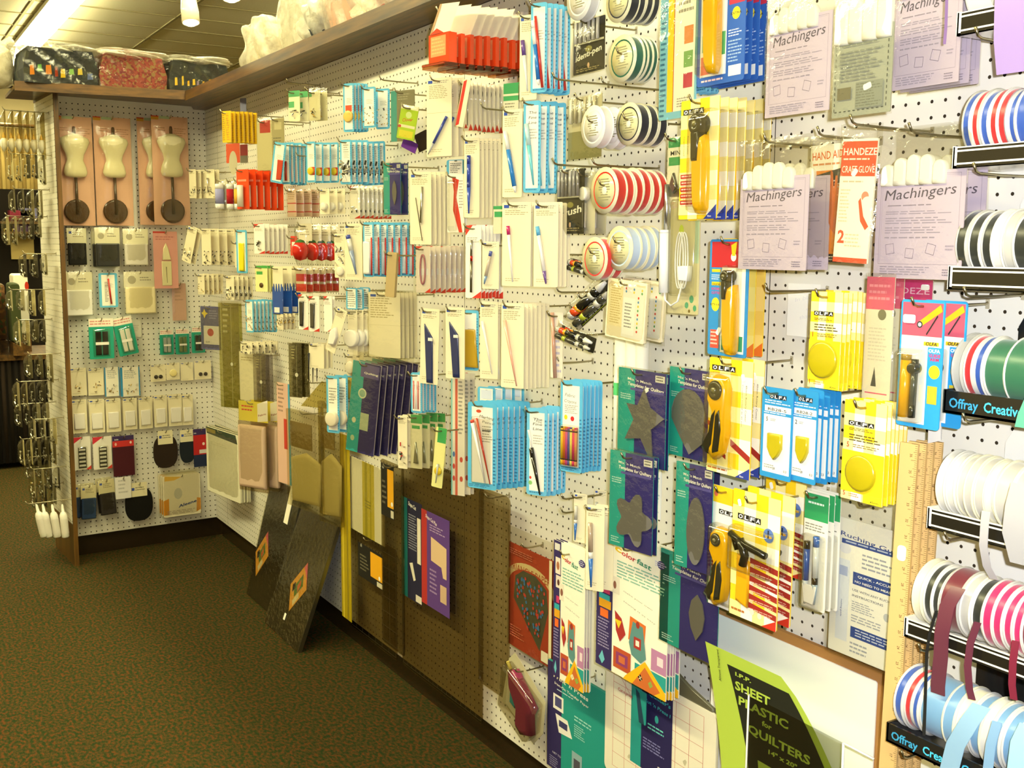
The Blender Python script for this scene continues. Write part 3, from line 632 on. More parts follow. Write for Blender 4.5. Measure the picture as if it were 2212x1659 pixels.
# bare hooks that show in front of the bags
for u, v, d, lb in [(1655, 617, 6, 'empty hook beside the handwritten white note'),
                 (1213, 1070, 5, 'empty hook under the fine line pens'), (1213, 1100, 5, 'lower empty hook under the fine line pens'), (1205, 540, 5, 'empty hook left of the upside spools'), (1203, 622, 5, 'empty hook above the tilted dark pen packet'), (1205, 775, 4, 'empty hook below the dark pen packets'),
                 (1040, 200, 5, 'empty hook end over the red striped cards'), (640, 330, 5, 'bare hook in the blue edged row'), (820, 165, 5, 'long bare hook under the shelf near the blue cards'), (660, 190, 5, 'bare hook near the green header packs'), (620, 172, 5, 'bare hook below the dark wooden shelf'),
                 (1040, 225, 6, 'lower hook end over the red striped cards'), (1195, 160, 6, 'hook end below the blue pens'), (1300, 170, 7, 'long bare hook above the white spool'), (1195, 345, 6, 'hook end over the brush pens'), (1280, 345, 7, 'hook end above the red spools')]:
    bare_hook(u, v, d, lb)
# top: blue cutter cards, long ruler card
def longrule(w, h):
    mb = MB(); mb.prism(rrect(w, h, .2), -.03, .03, '7cc0dc')
    decals(mb, w, h, [('r', .22, 0, .95, .95, 'f4efdc'), ('r', .22, 0, .38, .95, 'f0d018'), ('r', .38, 0, .4, .95, 'c8402a'), ('r', .66, .38, .9, .5, 'd98a4a'), ('r', .66, .55, .9, .66, '7aa860'), ('r', .66, .7, .9, .8, 'c03a50'), ('t', '5', .7, .87, .14, '444'), ('l', .5, .05, .9, .3, 5, 'a09a88'), ('l', .5, .86, .9, .93, 4, 'a09a88'), ('l', .03, .2, .2, .99, 22, '2f6f96')], -.03)
    return ('ruler_card', mb.mesh('ruler_card'), [film(.01, 0, .1)(w, h)])
stack(longrule, 1427, -60, 1506, 255, 1, 0, 5.5, 'long blue-edged card with yellow ruler', 'card', hk=False)
stack(mk('dotted_card', '7cc0dc', lambda w, h: [('l', .05, .9, .95, .99, 3, '2f6f96'), ('r', .2, .0, .8, .88, 'f0ead4')]), 1506, -60, 1530, 200, 4, 1556, 4, 'narrow blue dotted card behind the long ruler card', 'card', hk=False)
def bluecut(w, h):
    mb = MB(); mb.prism(rrect(w, h, .2), -.03, .03, '2b5cae')
    decals(mb, w, h, [('r', .06, 0, .62, .92, 'f2ede0'), ('r', .1, .55, .3, .7, '7ab090'), ('r', .4, .55, .6, .75, '4a9a5c'), ('r', .08, .74, .34, .9, 'e07a5c'), ('e', .81, .42, .4, .42, 'f0dc28'), ('t', 'EXTRA', .7, .43, .16, '33301c', .22 * w, 0, 0, .02), ('r', .66, .22, .98, .28, 'c23048'), ('r', .66, .3, .98, .34, 'c23048'),
                      ('l', .66, .55, .95, .62, 3, 'c7d8ee'), ('l', .66, .64, .95, .84, 7, '9ab8dc'), ('r', .68, .86, .94, .95, 'e8e8e0'), ('l', .1, .94, .6, .98, 1, 'e8c8c8')], -.03)
    return ('rotary_cutter_card', mb.mesh('rotary_cutter_card'), [handle(.36, .05, .86)(w, h), blister(.14, .0, .56, .93, 1.0)(w, h)])
stack(bluecut, 1510, -70, 1610, 180, 4, 1656, 6, 'blue card holding a yellow rotary cutter at the top edge', 'cutter pack')
stack(cutter_card(0), 1470, 213, 1552, 473, 7, 1664, 7, 'yellow checked rotary cutter card with five red bars', 'cutter pack')
stack(mk('scissors_card', 'e9e4c8', lambda w, h: [('r', .05, .02, 1, .18, '3f9a58'), ('t', 'MINI', .2, .31, .35, '3a3a34', .7 * w), ('r', .1, .34, 1, .48, '3f9a58')], [solid('snips', [(.5, .6), (.75, .85), (.55, .95), (.3, .8)][::-1], -.3, -.05, '8a8a84', 'metal'), film(.02, 0, .2)]),
      1442, 295, 1476, 425, 2, 1484, 4, 'green and white MINI card peeping out left of the yellow cutters', 'card')
def rtyg(w, h):
    mb = MB(); mb.prism(rrect(w, h, .2), -.03, .03, '2f86c4')
    decals(mb, w, h, [('r', .05, .02, .97, .24, 'b8242c'), ('r', .33, .24, .93, .97, 'f2eee0'), ('r', .36, .82, .9, .95, '2f8a62'), ('r', .36, .68, .48, .8, 'cdbb20'), ('c', .18, .56, .42, .5, 'f0dc28'), ('t', 'RTY-1/G', .05, .57, .15, '333', .26 * w, 0, 0, .02),
                      ('r', .07, .78, .3, .94, 'e0503c'), ('l', .08, .79, .28, .92, 4, 'f0c0b0'), ('t', 'ROTARY', .07, .435, .17, 'd83a7a', .24 * w, 0, 0, .02), ('t', 'CUTTER', .07, .47, .17, 'd83a7a', .24 * w, 0, 0, .02), ('r', .07, .365, .31, .395, 'f0c818'), ('t', 'OLFA', .09, .393, .14, '222', .2 * w, 0, 0, .02), ('l', .06, .3, .31, .35, 3, 'dbeaf2'),
                      ('t', 'FABRIC CUTTER', .4, .34, .2, '2f7ab8', 2.4, -90, 0, .0), ('e', .62, .15, .28, .3, 'e8e4da'), ('p', [(.55, .05), (.7, .02), (.66, .14), (.58, .14)], 'f0b818'), ('r', .07, .255, .3, .28, 'f0c020')], -.03)
    return ('rotary_cutter_card', mb.mesh('rotary_cutter_card'), [handle(.64, .3, .68)(w, h), bladehead(.62, .31, .42, 1.7)(w, h), blister(.48, .22, .84, .97, .9)(w, h), sticker(.3, .79, -35, (.34, .6))(w, h)])
stack(rtyg, 1532, 517, 1616, 770, 1, 0, 5.2, 'blue and red card with yellow fabric cutter', 'cutter pack')
stack(mk('rotary_cutter_card', YL, lambda w, h: gingham(w, h, 'f2c014', 'f3d878', 'f0cf60', 2) + [('p', [(1, .88), (1, 1), (.55, 1)], 'e8782a')]), 1560, 515, 1632, 768, 2, 1652, 3, 'yellow orange checked card behind the blue and red cutter card', 'cutter pack', hk=False)
stack(cutter_card(1), 1531, 776, 1624, 1027, 2, 1648, 6, 'yellow card with big ergonomic black grip cutter', 'cutter pack')
stack(blade_pack('1'), 1750, 630, 1818, 840, 6, 1869, 6, 'yellow checked single blade card with round amber case', 'blade pack')
stack(blue_blades('5', 'RB28-5'), 1645, 838, 1711, 1035, 1, 0, 6.8, 'blue card of five small blades', 'blade pack')
stack(blue_blades('2', 'RB28-2'), 1709, 843, 1765, 1043, 5, 1813, 6.6, 'blue card of two small blades', 'blade pack')
stack(blade_pack('5'), 1822, 868, 1912, 1086, 6, 1957, 6.5, 'yellow checked five blade card by the yardsticks', 'blade pack')
def greencut(w, h):
    mb = MB(); mb.prism(rrect(w, h, .1), -.03, .03, 'e9e6de')
    decals(mb, w, h, [('r', 0, 0, 1, .14, 'f2c61c'), ('r', 0, .14, .04, 1, '3a6a50')] + olfa(w, h, .3, .22, w * .65, .24) + [('p', [(.04, .5), (.4, .42), (.3, .68), (.04, .74)], 'a82a24'), ('l', .06, .5, .36, .7, 7, 'e8b8b0'), ('c', .2, .07, .2, .2, 'd8684a')], -.03)
    return ('rotary_cutter_card', mb.mesh('rotary_cutter_card'), [handle(.5, .42, .62, 1)(w, h), grip(.5, .42, .62)(w, h), bladehead(.48, .42, .5)(w, h), blister(.2, .3, .92, .95, .9)(w, h)])
stack(greencut, 1532, 1052, 1600, 1316, 1, 0, 5.5, 'white card with yellow ergonomic cutter at the lower hook', 'cutter pack')
def circcut(w, h):
    mb = MB(); mb.prism(rrect(w, h, .15), -.03, .03, YL)
    tl = part('circle_cutter', lambda m, a, b: (m.tube([(X_(a, .08), -.55, Z_(b, .34)), (X_(a, .3), -.6, Z_(b, .38)), (X_(a, .45), -.6, Z_(b, .4)), (X_(a, .85), -.6, Z_(b, .43))], .24, '232219', 'gloss', 10), m.tube([(X_(a, .3), -.6, Z_(b, .36)), (X_(a, .42), -.6, Z_(b, .48)), (X_(a, .38), -.6, Z_(b, .56))], .3, '1d1c15', 'gloss', 10), m.tube([(X_(a, .12), -.5, Z_(b, .36)), (X_(a, .22), -.5, Z_(b, .46))], .16, '2b2a20', 'metal', 8)), 'black circle cutter with arm')
    bar = solid('beam', [(.18, .5), (.42, .54), (.42, .9), (.18, .87)][::-1], -.35, -.05, 'e8a818')
    decals(mb, w, h, gingham(w, h) + olfa(w, h, .12, .22, w * .5) + [('c', .78, .29, .5, .5, '5a78b8'), ('e', .78, .3, .34, .1, 'e0b040'), ('r', .76, .25, .79, .31, '1c2238')] + [('p', [(.42, .5 + i * .07), (1, .53 + i * .07), (1, .575 + i * .07), (.42, .545 + i * .07)], '9c2a20') for i in range(6)] + [('l', .45, .54 + i * .07, .98, .57 + i * .07, 2, 'dcae9c') for i in range(6)] +
           [('t', 'Rotary Circle Cutter', .14, .45, .13, '4a3c10', 3.2, -90, 0, 0), ('c', .5, .92, .2, .22, 'e4dfc8'), ('c', .66, .93, .2, .22, 'e4dfc8'), ('p', [(1, .92), (1, 1), (.7, 1)], 'c8321e'), ('l', .05, .93, .4, .97, 1, 'b0682c')], -.03)
    return ('circle_cutter_card', mb.mesh('circle_cutter_card'), [tl(w, h), bar(w, h), blister(.06, .27, .92, .62, .85)(w, h), sticker(.16, .1, 20, (.3, .5))(w, h)])
stack(circcut, 1582, 1066, 1682, 1346, 2, 1714, 7, 'yellow card with black circle cutter arm', 'cutter pack', hole=.6)
stack(circcut, 1653, 1035, 1738, 1240, 1, 0, 3, 'yellow circle cutter card half hidden behind the front one', 'cutter pack')
def gelpens(w, h):
    mb = MB(); mb.prism(rrect(w, h, .1), -.03, .03, 'eee9d8'); decals(mb, w, h, [('r', .0, .02, 1, .24, '2f9a5c'), ('l', .15, .08, .85, .12, 1, 'dff0e0'), ('l', .06, .27, .95, .34, 3, '8a8878')], -.03)
    return ('gel_pen_card', mb.mesh('gel_pen_card'), [pen(.3, .42, .28, .96, .22, [(.12, '222'), (.5, '2a58a8'), (.38, 'c8d0d4')])(w, h), pen(.68, .36, .68, .94, .22, [(.15, '3a6ab8'), (.45, 'd8dcd8'), (.1, '222'), (.3, '9ab0c0')])(w, h), solid('tag', [(.2, .78), (.8, .78), (.7, .94), (.3, .94)][::-1], -.5, -.44, 'f1f0e8')(w, h), blister(.06, .36, .94, .99, .6)(w, h)])
stack(gelpens, 1736, 1062, 1786, 1318, 3, 1812, 4.5, 'green headed gel pen card', 'pen pack')
def ruching(w, h):
    B = '2f4a96'; mb = MB(); mb.prism(rrect(w, h, .1), -.03, .03, 'f2f0e8')
    decals(mb, w, h, [('t', 'Ruching Guide', .12, .13, .3, B, .95 * w, -4, 0, .01), ('r', .14, .15, 1, .185, B), ('l', .2, .155, .95, .18, 1, 'b8c4e4'), ('l', .45, .22, .95, .34, 4, 'a0a4b4'), ('r', .33, .37, 1, .46, B), ('t', 'QUICK - ACCURATE', .4, .405, .16, 'fff', .6 * w), ('t', 'NO NEED TO MEASURE', .36, .445, .15, 'fff', .62 * w),
                      ('t', 'USE WITH ANY RUCHING', .33, .51, .15, '6a6e80', .64 * w), ('t', 'INSTRUCTIONS', .33, .55, .15, '6a6e80', .45 * w), ('l', .33, .58, .7, .66, 5, 'a8acb8'), ('c', .84, .62, .28, .28, 'c0c4cc'), ('l', .33, .68, .98, .74, 3, 'a8acb8'), ('r', .33, .77, 1, .85, B), ('l', .4, .78, .95, .84, 3, 'c8d0ec'), ('l', .33, .88, .7, .97, 3, 'a8acb8'),
                      ('r', .1, .3, .28, .9, 'dfe4f0'), ('r', .13, .35, .25, .42, 'a8b4dc'), ('t', 'ruching guide', .17, .6, .12, B, 1.2, -90), ('e', .2, .22, .5, .35, 'e2e2ec')], -.03)
    return ('guide_packet', mb.mesh('guide_packet'), [film(.05, .2, .25)(w, h)])
stack(ruching, 1797, 1130, 1942, 1432, 1, 0, 3, 'white and blue ruching guide packet behind the yardsticks', 'packet', hole=-1.2)
def guidearm(w, h):
    mb = MB(); mb.prism(rrect(w, h, .2), -.03, .03, '2d9bd8')
    decals(mb, w, h, [('r', .04, .02, .96, .3, 'c8566a'), ('r', .04, .28, .96, .36, 'f4efe6'), ('r', .04, .36, .66, .97, 'f4f0e6'), ('c', .83, .55, .38, .4, 'f0dc28'), ('r', .56, .32, .9, .35, 'e8c020'), ('t', 'OLFA', .6, .348, .2, '222', .26 * w, 0, .2, .03), ('t', 'OLFA', .68, .4, .2, 'fff', .26 * w, 0, 0, .03), ('t', 'GUIDE', .69, .435, .18, 'd02a5a', .26 * w, 0, 0, .03), ('t', 'ARM', .72, .465, .18, 'd02a5a', .2 * w, 0, 0, .03),
                      ('p', [(.42, .17), (.5, .2), (.95, .08), (.9, .03)], 'eeb21c'), ('c', .45, .19, .2, .2, '33393c'), ('c', .45, .19, .12, .12, 'd8d8cc'), ('p', [(.6, .26), (.62, .27), (.86, .12), (.84, .11)], '2c2c2a'), ('r', .7, .66, .92, .8, 'c8b430')], -.03)
    return ('guide_arm_card', mb.mesh('guide_arm_card'), [pen(.28, .42, .26, .92, .3, [(.1, 'b09040'), (.9, 'f0ae14')], 'ruler_bar', 'gloss', False)(w, h), pen(.46, .46, .44, .92, .17, [(.18, '2a2f2c'), (.6, '4a4f48'), (.22, '1f2420')], 'guide_arm', 'gloss', False)(w, h), cyl('knob', .46, .53, .32, -.7, -.1, '2c302c')(w, h), blister(.08, .38, .62, .96, .7)(w, h), sticker(.22, .15, 90, (.5, .85))(w, h)])
stack(guidearm, 1942, 648, 2036, 925, 2, 2084, 6, 'bright blue card with black guide arm and yellow bar', 'cutter pack')
def pinkstrip(w, h):
    mb = MB(); mb.prism(rrect(w, h, .08), -.03, .03, 'e3dcc2'); decals(mb, w, h, [('r', 0, 0, 1, .26, 'd8607a'), ('l', .1, .05, .9, .2, 3, 'e890a0'), ('c', .6, .3, .32, .34, '7c7a60'), ('p', [(.3, .88), (.5, .88), (.42, .72)], '55544a'), ('r', .1, .93, .9, .94, 'd8607a'), ('l', .15, .4, .85, .68, 10, 'cfc8b0')], -.03)
    return ('needle_packet', mb.mesh('needle_packet'), [film(.04, .03, .3)(w, h)])
stack(pinkstrip, 1868, 598, 1928, 868, 2, 1948, 4.5, 'long narrow packet with pink header beside the blade cards', 'packet', hk=False)
def deze(w, h):
    mb = MB(); mb.prism(rrect(w, h, .08), -.03, .03, 'e6e2da'); decals(mb, w, h, [('r', 0, 0, 1, .16, 'd23a78'), ('t', 'DEZE', .12, .1, .4, 'f4c8d8', .8 * w, 0, 0, .0), ('r', .0, .16, 1, .2, '333'), ('l', .1, .24, .6, .6, 12, 'b0b4b8'), ('r', 0, .84, 1, .86, 'd8709a')], -.03)
    return ('needle_packet', mb.mesh('needle_packet'), [film(.03, .03, .25)(w, h), sticker(.82, .05, 90, (.35, .6))(w, h)])
stack(deze, 1932, 604, 2008, 910, 1, 0, 3, 'magenta headed packet half behind the blue guide arm card', 'packet', hk=False)
def note(w, h):
    mb = MB(); mb.prism(rrect(w, h, .02), -.01, .01, 'fbf8ec'); decals(mb, w, h, [('t', 'In blue', .25, .35, .3, 'd8d4dc', .6 * w, 12, .3, -.02), ('t', 'on', .6, .5, .25, 'd8d4dc', .2 * w, 12, .3, -.02), ('t', 'thanks', .4, .68, .3, 'd8d4dc', .5 * w, 12, .3, -.02)], -.01)
    return ('paper_note', mb.mesh('paper_note'), [])
stack(note, 1701, 613, 1770, 728, 1, 0, .35, 'plain white handwritten note taped to the pegboard', 'note', hk=False)
# ------------------------------------------------------------------ thread spools
GR, BK, RD, WB = '1f5a44', '1d1f2c', 'c8281e', 'b9cbe0'
stack(spool(BK), 1310, -44, 1384, 50, 4, 1432, 6, 'black thread spool at the top edge', 'spool', hole=.9)
stack(spool('ece9e0', 'f0eee6', 'efece4'), 1223, -52, 1300, 45, 1, 0, 6, 'white spool cut by the top edge', 'spool', hole=1.4)
stack(spool(GR), 1316, 76, 1394, 178, 4, 1428, 6.5, 'dark green thread spool', 'spool', hole=1.5)
stack(spool('ece9e0', 'f0eee6', 'efece4'), 1258, 228, 1325, 320, 2, 1365, 6.5, 'white spool below the green spools', 'spool', hole=1.4)
stack(spool(BK), 1338, 222, 1398, 314, 3, 1438, 5, 'black thread spool beside the white spool', 'spool', hole=1.4)
stack(spool(RD), 1281, 361, 1352, 462, 6, 1444, 7, 'bright red thread spool', 'spool', hole=1.5)
stack(spool('d83a3a', tag='c8a868'), 1267, 512, 1322, 606, 2, 1342, 6.5, 'single red spool under the row of red ones', 'spool', hole=1.4)
stack(spool(WB), 1312, 488, 1384, 585, 4, 1436, 6, 'pale blue thread spool', 'spool', hole=1.4)
def penpack(cols, dark='2a271c', word=None):
    def f(w, h):
        mb = MB(); mb.prism(rrect(w, h, .1), -.03, .03, 'c9c2a0' if not word else dark); ops = [('r', 0, .55, 1, 1, dark)]
        if word: ops += [('r', .02, .4, .98, .44, 'd8d4b8'), ('t', word, .08, .75, h * .11, 'f1efdc', .84 * w, 8, .2, .02), ('e', .5, .55, .5, .25, '8a8440'), ('l', .1, .9, .9, .97, 2, 'a89a6a'), ('c', .5, .86, .16, .22, 'd8b08a')]
        decals(mb, w, h, ops, -.03); return ('brush_pen_packet', mb.mesh('brush_pen_packet'), [q(w, h) for q in rods(.08, .03, .92, .42, 6, cols, 'pen', .13)] + [film(.03, .02, .35)(w, h)])
    return f
stack(penpack(['c8c4b4', 'b8b4a8'], word='identi-pen'), 1240, 42, 1306, 156, 1, 0, 5, 'dark packet of silver pens with white script', 'pen pack')
stack(penpack(['d8d4b8', 'b8ae88'], dark='8a8658'), 1228, 208, 1300, 342, 1, 0, 4.5, 'clear packet of slim pens behind the white spool', 'pen pack')
stack(penpack(['a8a49c', '8e8a84', '7a766c'], word='brush'), 1204, 366, 1262, 505, 1, 0, 5, 'dark packet of brush pens with brush in white letters', 'pen pack')
stack(mk('bulb_packet', 'd8d3bc', [], [cyl('bulb', .5, .35, .6, -.6, -.05, 'dedbd0'), pen(.5, .5, .5, .9, .22, [(1, 'c9c5b8')], 'bulb_neck', 'gloss', False), film(.05, .02, .4)]), 1252, 372, 1286, 505, 2, 1310, 4.5, 'clear packet with grey bulb shaped tool', 'packet')
def darkpens(w, h):
    mb = MB(); mb.prism(rrect(w, h, .1), -.03, .03, '27251c'); decals(mb, w, h, [('r', .0, 0, .1, 1, 'b8b0a0'), ('r', .18, .05, .34, .45, 'd84a20'), ('r', .34, .05, .4, .45, 'e8a020'), ('t', 'SHIVA', .42, .5, h * .28, 'd8d4c0', .3 * w, 0, 0, .02), ('t', 'FABRIC', .2, .9, h * .25, 'd8d4c0', .4 * w, 0, 0, .02), ('r', .66, .5, .84, .95, 'b0aa98'), ('r', .12, .93, .85, .97, 'a8b02a')], -.03)
    return ('paint_stick_packet', mb.mesh('paint_stick_packet'), [pen(.05, .3, .98, .3, h * .22, [(.1, 'b8b4a4'), (.12, 'd84a20'), (.06, 'e8a020'), (.3, '1c1b15'), (.08, 'c8c4b0'), (.14, '1c1b15'), (.2, 'e8e6da')], 'paint_stick')(w, h), pen(.05, .75, .95, .75, h * .18, [(.2, '3a382c'), (.1, 'a8b02a'), (.3, '3a382c'), (.1, 'c8c4b4'), (.15, '3a382c'), (.15, 'c8c4b4')], 'paint_stick')(w, h), film(.02, .3, .4)(w, h)])
stack(darkpens, 1218, 636, 1322, 684, 1, 0, 5, 'dark paint stick packet tilted upwards', 'pen pack', roll=-38, yaw=15)
stack(darkpens, 1206, 715, 1290, 748, 1, 0, 5, 'dark paint stick packet tilted downwards', 'pen pack', roll=14, yaw=15)
stack(darkpens, 1232, 565, 1290, 592, 1, 0, 4, 'dark paint stick packet behind the single red spool', 'pen pack', roll=12, yaw=15, hk=False)
DOTS = ['d8402a', '4a90c8', 'e8d040', '58a860']
def dots(w, h):
    mb = MB(); mb.prism(rrect(w, h, .1), -.25, .05, 'eee2c0'); ops = [('r', .02, .02, .42, .8, 'f0e2b4'), ('l', .1, .1, .4, .76, 16, 'c8b070'), ('r', .42, .08, .96, .95, 'f3f0e6'), ('r', .44, .28, .74, .9, 'fbfaf4'), ('l', .48, .36, .68, .8, 8, '8a8a88')]
    ops += [('c', .5 + .2 * i, .13 + .05 * j, .1, .1, DOTS[(i + j) % 4]) for i in range(3) for j in range(2)] + [('c', .82, .26 + .07 * j, .1, .1, DOTS[j % 4]) for j in range(9)]
    decals(mb, w, h, ops, -.25); return ('label_packet', mb.mesh('label_packet'), [film(.05, .03, .5)(w, h)])
stack(dots, 1318, 606, 1402, 735, 2, 1440, 6, 'clear packet of dot labels and pencil rows', 'packet', roll=4)
def iron(w, h):
    mb = MB(); mb.prism(rrect(w, h, .1), -.03, .03, 'e0d8b0'); decals(mb, w, h, [('e', .8, .88, .25, .3, '5ab088'), ('e', .66, .93, .22, .25, '5ab088'), ('e', .9, .95, .2, .24, '5ab088'), ('c', .74, .975, .13, .13, '8a7430'), ('e', .45, .35, .28, .5, 'c8e040'), ('r', .86, .2, .98, .6, 'c2dcc0')], -.03)
    cord = part('cord', lambda m, a, b: [m.tube([(X_(a, .5 + dx + .12 * math.sin(t * 6.28)), -.35, Z_(b, .58 + .22 * -math.cos(t * 6.28))) for t in [k / 20 for k in range(21)]], .07, 'f1f0ea', 'gloss', 6) for dx in (0, .07, .14)])
    tail = part('cord', lambda m, a, b: m.tube([(X_(a, .08), -.4, Z_(b, .82)), (X_(a, .12), -.4, Z_(b, .9)), (X_(a, .3), -.4, Z_(b, .94)), (X_(a, .5), -.4, Z_(b, .9)), (X_(a, .62), -.4, Z_(b, .76))], .08, 'f1f0ea', 'gloss', 6))
    return ('mini_iron_packet', mb.mesh('mini_iron_packet'), [pen(.06, -.02, .07, .34, .16, [(1, 'd8d8dc')], 'iron_rod', 'metal', False)(w, h), pen(.06, .34, .08, .84, .38, [(.05, 'f4f3ec'), (.95, 'f6f5ee')], 'iron_handle', 'gloss', False, 10)(w, h), cord(w, h), tail(w, h), solid('plug', [(.5, .62), (.82, .62), (.8, .74), (.55, .74)][::-1], -.6, -.1, 'f1f0ea')(w, h), blister(.2, .1, .95, .86, .5)(w, h), film(.02, .02, .3)(w, h)])
stack(iron, 1440, 402, 1512, 678, 1, 0, 4, 'white craft iron with coiled cord on clover card', 'packet')
for k, (u, lb) in enumerate([(1342, 'white cardboard tube nearer the spools'), (1366, 'white cardboard tube in the middle'), (1388, 'white cardboard tube behind the template packets')]):
    P = MAIN.pt(u, 735, 2.2 - k * .4); Q = MAIN.pt(u, 1010, 2.2 - k * .4); mb = MB(); hh = P[2] - Q[2] + (6 if k == 0 else 0); mb.lathe([(.55, -hh), (.6, -hh), (.6, 0), (.5, 0)], (0, 0, 0), 'z', 16, 'f4efdc', 'paper')
    if k == 0: mb.lathe([(.62, -6.3), (.62, -5.2)], (0, 0, 0), 'z', 16, '5ac878', 'paper')
    link('paper_tube', mb.mesh('paper_tube'), None, (P[0], P[1], P[2] + 1.5), 0, lb, 'tube', 'white tubes behind the dot labels')
# ------------------------------------------------------------------ quilt templates, craft booklets, mats
stack(template('drop'), 1446, 797, 1536, 991, 1, 0, 5, 'teal and purple packet with round drop template', 'template pack')
stack(template('star'), 1336, 800, 1438, 1003, 2, 1446, 6, 'teal and purple packet with star template', 'template pack')
stack(template('flower'), 1318, 980, 1410, 1188, 2, 1420, 7, 'teal and purple packet with flower template', 'template pack', yaw=8)
stack(template('oval'), 1460, 1003, 1538, 1232, 1, 0, 6, 'teal packet with grey oval template by the cutters', 'template pack', yaw=5)
stack(template('leaf'), 1428, 1205, 1550, 1412, 1, 0, 4.5, 'teal and purple packet with small leaf template', 'template pack')
stack(mk('receipt_sheet', 'f4f2ee', [('l', .1, .1, .9, .9, 12, 'a8b0cc')], r=.02), 1404, 1010, 1428, 1120, 1, 0, 2, 'thin white printed strip behind the flower template', 'paper', hk=False)
stack(mk('barcode_card', '2a2758', [('r', .1, .1, .9, .5, 'd8d4cc'), ('l', .15, .15, .85, .45, 4, '333')]), 1530, 980, 1555, 1048, 1, 0, 3, 'small navy barcode corner above the lower yellow cards', 'card', hk=False)
def colorfast(w, h):
    mb = MB(); mb.prism(rrect(w, h, .03), -.03, .03, 'f4efd8')
    decals(mb, w, h, [('r', 0, 0, .24, 1, '33285c'), ('r', .03, .02, .2, .07, 'd8d4cc'), ('r', .06, .12, .22, .24, 'e8d8c8'), ('e', .14, .18, .25, .4, 'a86a48'), ('r', .08, .25, .24, .34, 'e0d4c4'), ('e', .16, .3, .2, .3, '5a3428'), ('r', .2, .3, .34, .42, 'e4dcc8'), ('e', .27, .36, .22, .35, '8a5a48'), ('r', .1, .4, .2, .45, 'c03a68'), ('r', .04, .46, .2, .5, '2fa0a8'), ('r', .04, .5, .22, .56, 'e0a020'), ('r', .06, .57, .18, .63, 'e06a28'), ('l', .03, .64, .2, .86, 10, '9a90b8'), ('p', [(.1, .88), (.14, .94), (.1, .98), (.05, .94)], '6ab8c8'),
                      ('t', 'c', .26, .11, .55, 'e0b818', .1 * w, -6, 0, .03), ('t', 'olor', .36, .125, .42, 'c8342c', .2 * w, -6, 0, .02), ('t', 'fast', .57, .14, .45, '3a8a6a', .2 * w, -6, .2, .02), ('e', .9, .09, .5, .35, '3a3468'), ('l', .82, .07, .98, .11, 3, 'c8c4dc'), ('l', .3, .17, .98, .3, 6, '8ab8a4'), ('t', 'make your own', .4, .38, .14, '7a7468', .4 * w, -8, .2, -.01), ('t', 'sewing is as easy', .4, .45, .14, '7a7468', .45 * w, -10, .2, -.01),
                      ('p', [(.28, .54), (.38, .58), (.44, .68), (.36, .75), (.3, .68)], 'a8302c'), ('p', [(.28, .6), (.38, .6), (.34, .66)], 'e8c828'), ('p', [(.5, .53), (.72, .55), (.7, .72), (.48, .7)], 'd8702c'), ('p', [(.54, .56), (.68, .57), (.73, .78), (.66, .83), (.53, .8), (.49, .72)], '5c8a88'), ('e', .61, .57, .25, .3, '9a3428'), ('r', .56, .66, .66, .74, 'a8342c'), ('r', .585, .68, .635, .72, 'e8e4d4'),
                      ('r', .27, .8, .52, .95, 'b8502c'), ('r', .31, .83, .48, .92, '8a3a6a'), ('r', .35, .85, .44, .9, 'c86a3c'), ('r', .8, .68, 1, .83, 'b880a8'), ('r', .88, .72, .96, .78, 'e8d4dc'), ('r', .58, .84, 1, .94, '2a9a94'), ('p', [(.72, .8), (1, .95), (1, 1), (.42, 1), (.45, .97)], 'e8b418'), ('p', [(.72, .84), (.93, .96), (.85, 1), (.55, 1)], 'c86a30'), ('q', .66, .93, .45, 40, .18, 'e0d8a8'), ('q', .8, .94, .45, 40, .18, '8aa84a')], -.03)
    return ('craft_booklet', mb.mesh('craft_booklet'), [])
stack(colorfast, 1292, 1168, 1440, 1475, 5, 1470, 4.5, 'large cream booklet with colourful craft pictures', 'booklet', hole=.8)
stack(colorfast, 1197, 1178, 1262, 1478, 4, 1278, 5, 'cream craft booklet foreshortened left of the large one', 'booklet', hole=.8)
def triangle(w, h):
    mb = MB(); mb.prism(rrect(w, h, .03), -.03, .03, 'a83a22'); arc = [(.5 + .56 * math.cos(t), .36 - .22 * math.sin(t)) for t in [math.pi * k / 16 for k in range(17)]]
    ops = [('p', arc[::-1], 'd8c08a'), ('t', 'TRIANGLE PAPER', .02, .25, .75, 'a84a2c', .92 * w, 0, 0, .01), ('p', [(.5 + .5 * math.cos(t), .4 - .2 * math.sin(t)) for t in [math.pi * k / 16 for k in range(17)]][::-1], 'a83a22'), ('p', [(.16, .3), (.34, .22), (.62, .22), (.86, .3), (.9, .5), (.72, .9), (.4, .7), (.12, .52)], '4a4a38')]
    rr = random.Random(4); ops += [('c', .2 + .62 * rr.random(), .28 + .3 * rr.random(), .16, .18, ['3a78b0', 'c03a30'][k % 2]) for k in range(60)] + [('c', .38 + .35 * rr.random(), .56 + .2 * rr.random(), .15, .17, ['3a78b0', 'c03a30'][k % 2]) for k in range(30)]
    ops += [('r', .78, .87, .93, .97, 'cfc6a8'), ('l', .06, .78, .4, .9, 5, 'c86a50'), ('l', .04, .04, .6, .1, 3, 'c8705a'), ('r', .94, 0, 1, 1, 'd2c49a')]
    decals(mb, w, h, ops, -.03); return ('pattern_packet', mb.mesh('pattern_packet'), [film(.02, .16, .2)(w, h)])
stack(triangle, 1101, 1190, 1193, 1418, 1, 0, 1.5, 'red paper packet with triangle quilt picture', 'packet', hole=-.4)
